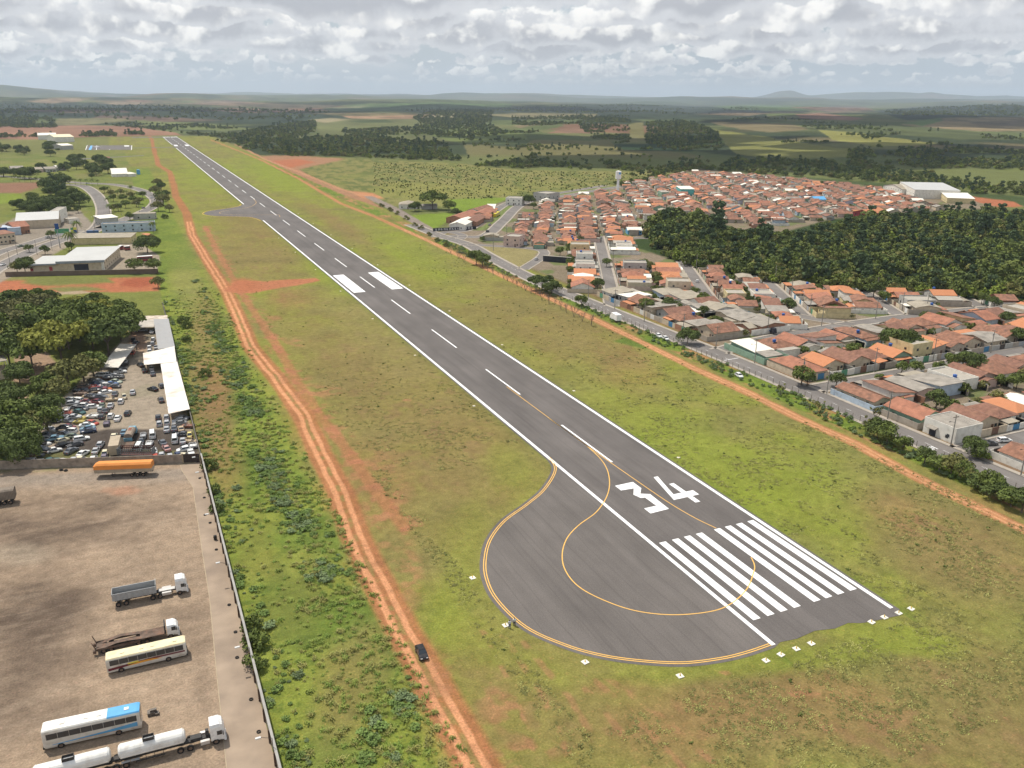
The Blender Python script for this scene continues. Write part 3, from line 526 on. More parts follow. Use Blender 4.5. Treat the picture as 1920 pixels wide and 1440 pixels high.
# ------------------------------------------------------------------ foliage
def leafmat(name, col, dry=None):
    m = mat(name, col, .9, var=.28, scale=.35, spec=.12)
    return m
LEAF = {k: leafmat('leaves_'+k, c) for k, c in dict(dark=(.092, .120, .036), mid=(.120, .152, .040), olive=(.160, .160, .054), bright=(.18, .225, .040), yellow=(.22, .225, .048), bluish=(.080, .115, .052), brown=(.125, .125, .05), bare=(.17, .14, .115), shrub=(.150, .215, .060), grey=(.165, .215, .100), forest=(.130, .155, .042), blade=(.25, .30, .070), straw=(.30, .29, .095), blade_green=(.19, .27, .06), warm=(.165, .160, .050)).items()}
BARK = mat('bark', (.13, .10, .075), .95, var=.2, scale=2)
def quads_mesh(name, cen, nrm, size, mats, aspect=1.0, bend=.25):
    """many small leaf clumps: one folded quad (two tris) each"""
    n = len(cen); t = np.cross(nrm, rng.normal(size=(n, 3))); t /= np.linalg.norm(t, axis=1)[:, None]+1e-9; b = np.cross(nrm, t)
    s = (np.asarray(size)*np.ones(n))[:, None]
    v = np.stack([cen-t*s, cen-b*s*aspect+nrm*s*bend, cen+t*s, cen+b*s*aspect-nrm*s*bend], 1).reshape(-1, 3)
    f = (np.arange(n)[:, None]*4+np.array([[0, 1, 2, 3]])).reshape(-1)
    me = bpy.data.meshes.new(name); me.vertices.add(len(v)); me.vertices.foreach_set('co', v.astype(np.float32).ravel()); me.loops.add(len(f)); me.loops.foreach_set('vertex_index', f.astype(np.int32))
    me.polygons.add(n); me.polygons.foreach_set('loop_start', np.arange(0, 4*n, 4, dtype=np.int32)); me.update(calc_edges=True); me.validate()
    for m in mats: me.materials.append(m)
    return me
def crown_pts(env, nb, br, nl, flat=1.0, hollow=.45, seed=0):
    """env(u) -> blob centre; leaves sit on the outer shell of every blob"""
    r = np.random.default_rng(seed); cs, ns = [], []
    B = np.array([env(r) for _ in range(nb)]); R = br*(.65+.7*r.random(nb))
    w = R**2/np.sum(R**2); ctr = B.mean(0)
    for c, rad, k in zip(B, R, (w*nl).astype(int)+4):
        d = r.normal(size=(k, 3)); d /= np.linalg.norm(d, axis=1)[:, None]; d[:, 2] = np.where((d[:, 2] < -.25) & (r.random(k) < .7), -d[:, 2], d[:, 2])
        q = hollow+(1-hollow)*r.random(k)**.4
        p = c+d*(rad*q)[:, None]*np.array([1, 1, flat]); cs.append(p); nn = d+r.normal(size=(k, 3))*.45; ns.append(nn/np.linalg.norm(nn, axis=1)[:, None])
    p = np.concatenate(cs); n = np.concatenate(ns); ok = p[:, 2] > .35; return p[ok], n[ok]
def make_tree(name, shape, H, Wd, leaf, nl=1500, seed=1, size=None, trunk=True):
    r = random.Random(seed); th = dict(round=.30, broad=.38, tall=.15, shrub=.0, sparse=.3, column=.06)[shape]
    root = empty(name, (0, 0, 0))
    def env(g):
        a = g.random()*2*math.pi; q = math.sqrt(g.random())
        if shape == 'broad': z = H*(.62+.30*(1-q*q)*g.random()+.02*g.random()); rad = q*Wd*.42
        elif shape in ('tall', 'column'): z = H*(.2+.75*g.random()); rad = q*Wd*.36*math.sin(math.pi*min(1, max(.05, (z/H-.06)*.98)))**.6
        elif shape == 'shrub': z = H*(.12+.6*g.random()*(1-q*.7)); rad = q*Wd*.42
        elif shape == 'sparse': z = H*(.35+.6*g.random()); rad = q*Wd*.42
        else: z = H*(.42+.5*g.random()*(1-q*.75)); rad = q*Wd*.40
        return (rad*math.cos(a), rad*math.sin(a), z)
    nb = dict(round=16, broad=26, tall=18, shrub=9, sparse=14, column=16)[shape]; br = Wd*dict(round=.19, broad=.145, tall=.19, shrub=.22, sparse=.13, column=.24)[shape]
    p, n = crown_pts(env, nb, br, nl, .55 if shape == 'broad' else .85, .5, seed)
    me = quads_mesh(name+'_crown', p, n, (size or Wd*.035)*(.6+.8*rng.random(len(p))), [LEAF[leaf]]); c = bpy.data.objects.new('crown', me); C.objects.link(c); c.parent = root
    if trunk and shape != 'shrub':
        mb = MB(); h = H*max(th, .25); mb.tube((0, 0, -.1), (0, 0, h), H*.022+.07, H*.015+.05, 7)
        for k in range(6 if shape != 'tall' else 3):
            a = k*2*math.pi/6+r.random(); rr = Wd*.3*(.5+.5*r.random()); mb.tube((0, 0, h*.9), (rr*math.cos(a), rr*math.sin(a), H*(.55+.25*r.random())), H*.013+.03, .04, 5)
        mb.build('trunk', BARK, root)
    return root
def make_bare(name, H, Wd, seed, leaf=None):
    r = random.Random(seed); root = empty(name, (0, 0, 0)); mb = MB()
    def br(p, d, l, rad, k):
        q = (p[0]+d[0]*l, p[1]+d[1]*l, p[2]+d[2]*l); mb.tube(p, q, rad, rad*.65, 4)
        if k:
            for _ in range(3):
                e = Vector(d)+Vector((r.uniform(-.8, .8), r.uniform(-.8, .8), r.uniform(-.1, .6))); e.normalize(); br(q, e, l*r.uniform(.55, .8), rad*.6, k-1)
    for _ in range(4):
        e = Vector((r.uniform(-.5, .5), r.uniform(-.5, .5), 1)).normalized(); br((r.uniform(-.2, .2), r.uniform(-.2, .2), -.05), e, H*.34, .07, 3)
    mb.build('trunk', LEAF['bare'], root)
    if leaf:
        p, n = crown_pts(lambda g: (g.normal()*Wd*.2, g.normal()*Wd*.2, H*(.4+.5*g.random())), 12, Wd*.15, 240, 1, .2, seed); c = bpy.data.objects.new('crown', quads_mesh(name+'_c', p, n, .16+.1*rng.random(len(p)), [LEAF[leaf]])); C.objects.link(c); c.parent = root
    return root
def make_palm(name, H, seed):
    r = random.Random(seed); root = empty(name, (0, 0, 0)); mb = MB(); mb.tube((0, 0, -.1), (.15, 0, H*.55), .22, .15, 7); mb.tube((.15, 0, H*.55), (.1, .05, H), .15, .12, 7); mb.build('trunk', BARK, root)
    mb = MB()
    for k in range(26):
        a = k*2.4+r.random()*.3; up = r.uniform(-.2, .9); L_ = H*.38+1.2; pts = []
        for i in range(6):
            t = i/5; pts.append((.1+math.cos(a)*L_*t*.9, .05+math.sin(a)*L_*t*.9, H+L_*(up*t-.95*t*t)))
        for i in range(5):
            w0, w1 = .32*math.sin(math.pi*(.15+.8*i/5)), .32*math.sin(math.pi*(.15+.8*(i+1)/5)); nx, ny = -math.sin(a), math.cos(a); p0, p1 = pts[i], pts[i+1]
            for s in (-1, 1): mb.add([p0, p1, (p1[0]+s*nx*w1, p1[1]+s*ny*w1, p1[2]-w1*.6), (p0[0]+s*nx*w0, p0[1]+s*ny*w0, p0[2]-w0*.6)], [(0, 1, 2, 3)])
    mb.build('fronds', LEAF['mid'], root); return root
PROTO = {}
def proto(k, fn):
    if k not in PROTO: PROTO[k] = [fn(), 0]
    return PROTO[k]
def place(k, fn, loc, rz=None, label='', cat='tree', group=None, scale=1.0):
    """first use moves the prototype itself, later ones are copies"""
    pr = proto(k, fn); rz = random.uniform(0, 6.28) if rz is None else rz
    if pr[1] == 0:
        o = pr[0]; o.location = (loc[0], loc[1], loc[2] if len(loc) > 2 else 0); o.rotation_euler = (0, 0, rz); o.scale = scale if isinstance(scale, tuple) else (scale,)*3
    else: o = dup(pr[0], loc, rz, scale=scale)
    pr[1] += 1
    tag(o, label, cat, group); return o
TREEK = {
    'round_dark': lambda: make_tree('leafy_tree', 'round', 8, 8, 'dark', 1500, 3), 'round_mid': lambda: make_tree('leafy_tree', 'round', 8, 8, 'mid', 1500, 4), 'round_olive': lambda: make_tree('leafy_tree', 'round', 8, 8, 'olive', 1300, 5),
    'broad_dark': lambda: make_tree('spreading_tree', 'broad', 12, 18, 'dark', 4200, 6, .42), 'broad_mid': lambda: make_tree('spreading_tree', 'broad', 12, 18, 'mid', 4200, 7, .42), 'broad_bright': lambda: make_tree('spreading_tree', 'broad', 12, 18, 'yellow', 4200, 8, .42), 'broad_brown': lambda: make_tree('spreading_tree', 'broad', 12, 18, 'brown', 3800, 9, .42),
    'big_dark': lambda: make_tree('mango_tree', 'round', 11, 14, 'dark', 4200, 10, .36), 'shrub_mid': lambda: make_tree('shrub', 'shrub', 3, 4, 'mid', 700, 11, .17), 'shrub_bright': lambda: make_tree('shrub', 'shrub', 3, 4, 'bright', 700, 12, .17), 'shrub_olive': lambda: make_tree('shrub', 'shrub', 3, 4, 'olive', 700, 13, .17),
    'tall_dark': lambda: make_tree('tall_tree', 'tall', 14, 8, 'bluish', 1500, 14), 'small': lambda: make_tree('street_tree', 'round', 5, 4.5, 'mid', 800, 15, .19), 'bare': lambda: make_bare('leafless_shrub', 5, 4, 16), 'thin': lambda: make_bare('thin_tree', 5, 3.5, 17, 'olive'),
    'palm': lambda: make_palm('palm_tree', 9, 18), 'column': lambda: make_tree('cypress', 'column', 5, 2, 'dark', 500, 19, .14)}
def tree(k, px, py, label, s=1.0, group=None, z=0, cat='tree'):
    x, y = P(px, py); return place(k, TREEK[k], (x, y, z), None, label, cat, group, s)
# ------------------------------------------------------------------ scattered vegetation as stuff (geometry nodes)
def scatter(name, pts, scl, protos, kindlabel=None, zs=None):
    n = len(pts); me = bpy.data.meshes.new(name); me.vertices.add(n)
    pts = np.asarray(pts, float); zz = TZ(pts[:, 0], pts[:, 1]) if zs is None else zs
    me.vertices.foreach_set('co', np.stack([pts[:, 0], pts[:, 1], zz], 1).astype(np.float32).ravel())
    a = me.attributes.new('scl', 'FLOAT_VECTOR', 'POINT'); sv = np.asarray(scl, float); sv = sv[:, None]*np.ones((1, 3)) if sv.ndim == 1 else sv; a.data.foreach_set('vector', sv.astype(np.float32).ravel())
    a = me.attributes.new('pick', 'INT', 'POINT'); a.data.foreach_set('value', rng.integers(0, len(protos), n).astype(np.int32))
    a = me.attributes.new('rot', 'FLOAT', 'POINT'); a.data.foreach_set('value', (rng.random(n)*6.28).astype(np.float32))
    o = bpy.data.objects.new(name, me); C.objects.link(o); tag(o, kind='stuff')
    g = bpy.data.node_groups.new(name, 'GeometryNodeTree'); g.interface.new_socket('Geometry', in_out='INPUT', socket_type='NodeSocketGeometry'); g.interface.new_socket('Geometry', in_out='OUTPUT', socket_type='NodeSocketGeometry')
    N, L = g.nodes.new, g.links.new; gi, go = N('NodeGroupInput'), N('NodeGroupOutput'); jn = N('GeometryNodeJoinGeometry')
    def attr(nm, t):
        q = N('GeometryNodeInputNamedAttribute'); q.data_type = t; q.inputs[0].default_value = nm; return q.outputs[0]
    pk, sc_, rt_ = attr('pick', 'INT'), attr('scl', 'FLOAT_VECTOR'), attr('rot', 'FLOAT'); cx = N('ShaderNodeCombineXYZ'); L(rt_, cx.inputs[2])
    for k, po in enumerate(protos):
        io = N('GeometryNodeInstanceOnPoints'); ob = N('GeometryNodeObjectInfo'); ob.inputs[0].default_value = po; cm = N('FunctionNodeCompare'); cm.data_type = 'INT'; cm.operation = 'EQUAL'; L(pk, cm.inputs[2]); cm.inputs[3].default_value = k
        L(gi.outputs[0], io.inputs['Points']); L(cm.outputs[0], io.inputs['Selection']); L(ob.outputs['Geometry'], io.inputs['Instance']); L(cx.outputs[0], io.inputs['Rotation']); L(sc_, io.inputs['Scale']); L(io.outputs[0], jn.inputs[0])
    L(jn.outputs[0], go.inputs[0]); md = o.modifiers.new('scatter', 'NODES'); md.node_group = g; return o
def pobj(name, me):
    return bpy.data.objects.new(name, me)                             # never linked to the scene: only instanced
def crown_proto(shape, H, Wd, leaf, nl, seed, size):
    r = random.Random(seed)
    def env(g):
        a = g.random()*2*math.pi; q = math.sqrt(g.random())
        z = H*(.2+.72*g.random()*(1-q*.5)) if shape != 'tall' else H*(.25+.7*g.random()); rad = q*Wd*.38*(1 if shape != 'tall' else .8)
        return (rad*math.cos(a), rad*math.sin(a), z)
    p, n = crown_pts(env, 13, Wd*.2, nl, .8, .5, seed)
    return pobj('tree_crown', quads_mesh('tc', p, n, size*(.6+.8*rng.random(len(p))), [LEAF[leaf]]))
def tuft_proto(nb, h, w, leaf, seed, lean=.5):
    r = np.random.default_rng(seed); vs = []; fs = []
    for i in range(nb):
        a = r.random()*6.28; x, y = r.normal(size=2)*w*.28; l = lean*(.3+r.random()); hh = h*(.5+.6*r.random()); bw = .05+.05*r.random()
        dx, dy = math.cos(a), math.sin(a); o = len(vs); vs += [(x-dy*bw, y+dx*bw, 0), (x+dy*bw, y-dx*bw, 0), (x+dx*l*hh*.4+dy*bw*.8, y+dy*l*hh*.4-dx*bw*.8, hh*.7), (x+dx*l*hh*.4-dy*bw*.8, y+dy*l*hh*.4+dx*bw*.8, hh*.7), (x+dx*l*hh, y+dy*l*hh, hh*.85)]
        fs += [(o, o+1, o+2, o+3), (o+3, o+2, o+4)]
    me = bpy.data.meshes.new('tuft'); me.from_pydata(vs, [], fs); me.materials.append(LEAF[leaf]); return pobj('tuft', me)
def in_poly(pts, x, y):
    ins = np.zeros(np.shape(x), bool)
    for i in range(len(pts)):
        ax, ay = pts[i]; bx, by = pts[(i+1) % len(pts)]
        ins ^= ((ay > y) != (by > y)) & (x < (bx-ax)*(y-ay)/((by-ay) if by != ay else 1e-9)+ax)
    return ins
def fill_px(poly, dens, seed=0, mx=4000):
    """random ground points inside a region given by photo outline, uniform on the ground; dens per m2"""
    w = [P(*p) for p in poly]; a = np.array(w); x0, y0 = a.min(0); x1, y1 = a.max(0); r = np.random.default_rng(seed); n = int(min((x1-x0)*(y1-y0)*dens, 200000)); x = x0+(x1-x0)*r.random(n); y = y0+(y1-y0)*r.random(n)
    k = in_poly(w, x, y); q = np.stack([x[k], y[k]], 1); return q[:mx]
# ------------------------------------------------------------------ vehicles
GLASS = mat('vehicle_glass', (.030, .035, .040), .08, var=.1, spec=.7); TYRE = mat('tyre_rubber', (.022, .021, .020), .9, var=.2, scale=5); RIM = mat('wheel_rim', (.35, .34, .33), .4, .6, var=.1)
DUSTY = mat('dusty_rim', (.16, .11, .08), .9, var=.2, scale=4); STEEL = mat('dark_steel', (.045, .042, .04), .7, var=.25, scale=2); LAMP = mat('lamp_glass', (.6, .6, .58), .15, var=.03); REDL = mat('tail_lamp', (.35, .02, .02), .3, var=.05)
CARC = dict(white=(.74, .74, .72), cream=(.66, .60, .42), silver=(.42, .43, .44), grey=(.22, .225, .23), charcoal=(.075, .075, .08), black=(.018, .018, .020), navy=(.035, .05, .10), blue=(.10, .16, .30), steel_blue=(.14, .25, .33), teal=(.03, .10, .10), green=(.14, .18, .13), pale_green=(.38, .42, .33), red=(.42, .08, .05), orange=(.55, .16, .06), maroon=(.16, .03, .04), mustard=(.42, .34, .07), yellow=(.72, .60, .22), tan=(.42, .32, .20), rust=(.24, .10, .06), brown=(.14, .09, .065), slate=(.12, .13, .145), purple=(.13, .11, .16), pink=(.40, .22, .20))
def paint(c):
    old = c in ('rust', 'tan', 'brown', 'pink', 'purple', 'mustard')
    return mat('paint_'+c, CARC[c], .55 if old else .28, var=.10, scale=1.5, spec=.5, dirt=((.20, .13, .09), .55 if old else .18, 2.2))
def loft(mb, st, mi=0):
    """st: list of (x, [(y, z)...] half section bottom->top); mirrored and skinned"""
    rings = [[(x, y, z) for y, z in h]+[(x, -y, z) for y, z in h[::-1]] for x, h in st]; n = len(rings[0]); vs = [p for r in rings for p in r]; fs = [tuple(range(n))[::-1], tuple(range(len(vs)-n, len(vs)))]
    for i in range(len(rings)-1):
        for j in range(n): a = i*n+j; b = i*n+(j+1) % n; fs.append((a, b, b+n, a+n))
    mb.add(vs, fs, mi)
CARS = dict(   # lower-body top line (x, z, half width), greenhouse (screen base, roof front, roof rear, rear base), roof z, length half
    sedan=([(-2.2, .72, .70), (-2.1, .93, .80), (-1.45, .97, .84), (.95, .93, .84), (1.75, .84, .82), (2.12, .70, .74), (2.2, .50, .66)], (1.0, .35, -.95, -1.55), 1.42),
    hatchback=([(-1.85, .60, .70), (-1.82, .92, .78), (-1.5, .95, .82), (.85, .93, .82), (1.5, .84, .80), (1.82, .70, .73), (1.9, .50, .66)], (.95, .30, -1.30, -1.78), 1.44),
    estate=([(-2.15, .60, .72), (-2.1, .93, .80), (-1.5, .95, .83), (.95, .93, .83), (1.7, .84, .81), (2.1, .70, .74), (2.18, .50, .66)], (1.0, .40, -1.75, -2.05), 1.45),
    beetle=([(-2.0, .45, .45), (-1.75, .78, .62), (-1.2, .92, .74), (.8, .92, .74), (1.3, .84, .62), (1.75, .68, .50), (1.98, .42, .40)], (.72, .28, -.75, -1.45), 1.48),
    pickup=([(-2.2, .85, .80), (-2.15, .92, .82), (-.6, .92, .82), (.9, .95, .82), (1.7, .88, .80), (2.1, .74, .74), (2.2, .52, .66)], (.95, .35, -.30, -.55), 1.46),
    van=([(-2.1, 1.0, .84), (-2.05, 1.15, .86), (-1.0, 1.15, .86), (1.2, 1.15, .86), (1.75, 1.1, .85), (2.0, .9, .80), (2.1, .5, .74)], (1.95, 1.55, -1.95, -2.05), 1.95))
CARPROTO = {}
def car_meshes(kind, wreck=False):
    key = (kind, wreck)
    if key in CARPROTO: return CARPROTO[key]
    top, (a, b, c, d), rz = CARS[kind]; mb = MB(); ph = paint('white')
    loft(mb, [(x, [(w*.93, .26), (w, .42), (w, z*.72), (w*.97, z*.93), (w*.82, z)]) for x, z, w in top])
    zb = .93 if kind != 'van' else 1.14; hw = top[3][2]
    if not wreck:      # roof panel and pillars
        loft(mb, [(c-.02, [(hw*.70, rz-.05), (hw*.66, rz-.01)]), ((b+c)/2, [(hw*.74, rz-.03), (hw*.68, rz+.03)]), (b+.02, [(hw*.70, rz-.05), (hw*.66, rz-.01)])])
    for s in (-1, 1):
        for p, q in (((a, zb), (b, rz-.03)), ((d, zb), (c, rz-.03)), (((b+c)/2-.1, zb), ((b+c)/2-.1, rz-.03))): mb.tube((p[0], s*hw*.93, p[1]-.02), (q[0], s*hw*.73, q[1]), .045, .04, 4)
    if wreck: mb.tube((b, -hw*.72, rz), (b, hw*.72, rz), .05, .05, 4); mb.tube((c, -hw*.72, rz), (c, hw*.72, rz), .05, .05, 4); [mb.tube((b, s*hw*.72, rz), (c, s*hw*.72, rz), .05, .05, 4) for s in (-1, 1)]; mb.box(d-.2, a+.1, -hw*.85, hw*.85, .60, .935, 1)
    body = mb.mesh('body', [ph, STEEL])
    g = MB(); loft(g, [(d+.03, [(hw*.90, zb-.04), (hw*.88, zb+.01)]), (c, [(hw*.92, zb-.04), (hw*.69, rz-.04)]), (b, [(hw*.92, zb-.04), (hw*.69, rz-.04)]), (a-.03, [(hw*.90, zb-.04), (hw*.88, zb+.01)])]); glass = g.mesh('windows', [GLASS])
    w = MB(); w.wheel(0, 0, .31, .2, 12); w.wheel(0, 0, .31, .2, 12) if False else None
    for sy in (-.105, .105): w.add([(.18*math.cos(i*math.pi/4), sy, .31+.18*math.sin(i*math.pi/4)) for i in range(8)], [tuple(range(8))], 1)
    wheel = w.mesh('wheel', [TYRE, RIM])
    l = MB(); x = top[-2][0]+.02
    hl = MB(); hl.box(-.06, .06, -.17, .17, -.07, .07); head = hl.mesh('headlight', [LAMP]); tl = MB(); tl.box(-.05, .05, -.14, .14, -.09, .09); tail = tl.mesh('tail_light', [REDL])
    CARPROTO[key] = (body, glass, wheel, head, tail, x, top, hw); return CARPROTO[key]
NAMES = dict(sedan='sedan_car', hatchback='hatchback_car', estate='estate_car', beetle='rounded_small_car', pickup='pickup_truck', van='minivan')
def car(kind, colr, loc, rz, label, group=None, wreck=False, detail=True, tilt=None, lift=0.0, nowheels=False):
    body, glass, wheel, head, tail, x, top, hw = car_meshes(kind, wreck); z = loc[2] if len(loc) > 2 else 0
    r = empty(NAMES[kind], (loc[0], loc[1], z), rz, label, {'pickup': 'pickup', 'van': 'van'}.get(kind, 'car'), group)
    if tilt: r.rotation_euler = (tilt[0], tilt[1], rz)
    def ch(name, me, lc=(0, 0, 0), m=None):
        o = bpy.data.objects.new(name, me); C.objects.link(o); o.parent = r; o.location = lc
        if m: o.material_slots[0].link = 'OBJECT'; o.material_slots[0].material = m
        return o
    dz = -.20 if nowheels else 0
    ch('body', body, (0, 0, dz), paint(colr))
    if not wreck: ch('windows', glass, (0, 0, dz))
    if not nowheels:
        for wx in (top[0][0]*.63, top[-1][0]*.65):
            for s in (-1, 1): ch('wheel', wheel, (wx, s*(hw-.08), 0))
    if detail:
        for s in (-1, 1): ch('headlight', head, (x, s*hw*.62, .62+dz)); ch('tail_light', tail, (top[0][0]+.03, s*hw*.66, .72+dz))
    return r
def truck_wheels(r, xs, y=1.05, rad=.5, w=.3, rim=None):
    for i, x in enumerate(xs):
        for s in (-1, 1):
            mb = MB(); mb.wheel(0, 0, rad, w, 16)
            mb.add([(.27*math.cos(k*math.pi/5), s*(w/2+.01), rad+.27*math.sin(k*math.pi/5)) for k in range(10)], [tuple(range(10))], 1)
            o = mb.build('wheel', [TYRE, rim or DUSTY], r); o.location = (x, s*y, 0)
def truck_cab(r, xf, m, high=True, len_=2.1):
    """cab-over truck cab whose front is at xf"""
    h = 3.55 if high else 2.75; x0 = xf-len_; mb = MB()
    loft(mb, [(x0, [(1.15, .75), (1.22, 1.1), (1.22, h-.45), (1.05, h)]), (xf-.75, [(1.17, .72), (1.25, 1.1), (1.25, h-.45), (1.08, h+.02)]), (xf-.28, [(1.15, .6), (1.22, 1.1), (1.18, 2.0), (1.0, h-.28)]), (xf, [(1.05, .5), (1.15, 1.0), (1.10, 1.75), (1.02, 2.0)])])
    c = mb.build('cab', m, r)
    mb = MB(); mb.add([(xf-.035, -1.0, 1.72), (xf-.035, 1.0, 1.72), (xf-.26, .93, min(h-.45, 2.75)), (xf-.26, -.93, min(h-.45, 2.75))], [(0, 1, 2, 3)]); [v for v in ()]
    for i in range(len(mb.v)): mb.v[i] = (mb.v[i][0]+.06, mb.v[i][1], mb.v[i][2])
    mb.build('windscreen', GLASS, c)
    for s in (-1, 1):
        mb = MB(); mb.box(xf-1.15, xf-.42, s*1.235-.02, s*1.235+.02, 1.7, 2.45); mb.build('side_window', GLASS, c)
        mb = MB(); mb.box(xf-.34, xf-.20, s*1.45-.10, s*1.45+.10, 1.75, 2.35); mb.tube((xf-.27, s*1.2, 2.3), (xf-.27, s*1.45, 2.3), .03, .03, 4); mb.build('mirror', STEEL, c)
        mb = MB(); mb.box(xf-.03, xf+.05, s*.8-.2, s*.8+.2, .72, .95); mb.build('headlight', LAMP, c)
    mb = MB(); mb.box(xf-.2, xf+.12, -1.15, 1.15, .38, .68); mb.build('bumper', m, c); mb = MB(); mb.box(xf-.01, xf+.045, -.7, .7, 1.0, 1.5); mb.build('grille', STEEL, c)
    mb = MB(); mb.box(xf-1.2, xf-.7, -.4, .4, h-.02, h+.06); mb.build('roof_hatch', m, c)
    return c
# ------------------------------------------------------------------ truck yard in the lower left
CONC = mat('stained_concrete', (.30, .232, .17), .9, var=.14, scale=.25, dirt=((.17, .13, .10), .5, .12)); WALLC = mat('weathered_wall', (.24, .21, .17), .95, var=.2, scale=.6, dirt=((.12, .10, .08), .5, .4)); KERB = mat('yellowed_kerb', (.36, .29, .20), .9, var=.12, scale=1); WHITEV = paint('white')
mb = MB(); edge = [(-107.2, 221.8), (-107.0, 218), (-105.2, 206), (-106.1, 170), (-106.4, 153), (-107.6, 129), (-108.6, 106), (-109.2, 80), (-109.4, 30)]
for a, b in zip(edge[:-1], edge[1:]):
    mb.add([(a[0], a[1], .035), (-101.9, a[1], .035), (-101.9, b[1], .035), (b[0], b[1], .035)], [(0, 3, 2, 1)])
struct('concrete_strip', mb, CONC)
mb = MB()
for a, b in zip(edge[:-1], edge[1:]): mb.add([(a[0]-.11, a[1], .0), (a[0]+.04, a[1], .0), (b[0]+.04, b[1], .0), (b[0]-.11, b[1], .0), (a[0]-.11, a[1], .085), (a[0]+.04, a[1], .085), (b[0]+.04, b[1], .085), (b[0]-.11, b[1], .085)], [(4, 7, 6, 5), (0, 4, 5, 1)[::-1], (0, 3, 7, 4), (1, 5, 6, 2)])
tag(mb.build('concrete_kerb', KERB), 'worn pale kerb between the dirt lorry yard and the concrete strip', 'kerb')
w = empty('boundary_wall', (-101.7, 130, 0), 0, 'long grey wall with brown piers between the concrete strip and the green verge', 'wall')
mb = MB(); mb.box(-.11, .11, -100, 91.5, 0, 2.5); mb.build('panel', WALLC, w); mb = MB(); mb.box(-.2, .2, -100, 91.5, 2.503, 2.62); mb.build('coping', mat('pale_coping', (.31, .30, .275), .9), w)
PIER = mat('brown_pier', (.10, .065, .045), .9, var=.2); y = -98
while y < 91: mb = MB(); mb.box(-.42, -.112, y-.12, y+.12, 0, 2.45); mb.build('pier', PIER, w); y += 5.1
ang = math.atan2(221.2-237.5, -101.9+150)
w = empty('boundary_wall', (-101.9, 221.4, 0), ang, 'stained concrete wall behind the orange trailer, closing off the scrapyard', 'wall')
mb = MB(); mb.box(-190, -4.9, -.1, .1, 0, 2.5); mb.build('panel', mat('stained_wall', (.30, .25, .20), .95, var=.25, scale=.8, dirt=((.10, .08, .065), .7, .5)), w); mb = MB(); mb.box(-4.9, -4.55, -.18, .18, 0, 2.8); mb.build('pier', KERB, w)
g = empty('sliding_gate', (-101.9, 221.4, 0), ang, 'dark rusty steel gate at the end of the stained wall', 'gate'); mb = MB(); mb.box(-4.5, -.3, -.04, .04, .05, 2.6); mb.build('gate_panel', mat('rusty_dark_steel', (.055, .040, .033), .85, var=.3, scale=2), g)
mb = MB(); [mb.box(x, x+.06, -.07, -.042, .05, 2.6) for x in np.arange(-4.45, -.35, .55)]; mb.build('ribs', STEEL, g)
# lamp brackets leaning from the wall over the strip
for i, py in enumerate((877, 905, 1005, 1112, 1302, 1395)):
    pass
lampy = [214, 204, 180, 157.5, 127.8, 104.5]
for i, yy in enumerate(lampy):
    l = empty('wall_lamp', (-101.95, yy, 0), 0, 'white floodlight on a thin arm over the concrete strip, %s from the dark gate' % ordinal(i+1), 'lamp', 'floodlights along the yard wall')
    mb = MB(); mb.tube((0, 0, .1), (0, 0, 4.2), .05, .045, 6); mb.tube((0, 0, 4.2), (-1.6, 0, 4.9), .04, .035, 5); mb.build('arm', STEEL, l); mb = MB(); mb.box(-2.35, -1.55, -.17, .17, 4.82, 5.0); mb.build('lamp_head', LAMP, l)
mb = MB(); mb.cyl(0, 0, .02, 1.1, .35, .35, 10); o = mb.build('oil_drum', mat('black_drum', (.02, .02, .02), .6)); o.location = (-102.9, 176.4, .04); tag(o, 'black drum standing against the piered wall', 'drum')
TY = MB()
def tyre_ring(r=.5, w=.28, n=16):
    m = MB()
    for i in range(n):
        a0, a1 = i*2*math.pi/n, (i+1)*2*math.pi/n
        q = lambda a, rr, z: (rr*math.cos(a), rr*math.sin(a), z)
        for (ra, za, rb, zb) in ((r, 0, r, w), (r, w, r*.55, w), (r*.55, w, r*.55, 0)): m.add([q(a0, ra, za), q(a1, ra, za), q(a1, rb, zb), q(a0, rb, zb)], [(0, 1, 2, 3)])
    return m
for i, (yy) in enumerate((217, 211, 199, 189.5, 185, 171.8, 166, 149, 139.5, 131.7, 119.6, 111.5)):
    if i in (0, 6): continue
    o = tyre_ring(.34, .16).build('old_tyre', TYRE); o.location = (-103.2-(.7 if i % 3 == 0 else 0), yy, .04); tag(o, 'old tyre lying on the concrete strip by the wall, %s from the dark gate' % ordinal(i+1 if i < 6 else i), 'tyre', 'tyres along the yard wall')
for i, (px, py) in enumerate(((115, 882), (123.5, 883))):
    x, y = P(px, py); o = tyre_ring(.5, .3).build('old_tyre', TYRE); o.location = (x, y, .02); tag(o, '%s of two truck tyres lying by the stained wall left of the orange trailer' % ('left' if i == 0 else 'right'), 'tyre', 'tyres below the stained wall')
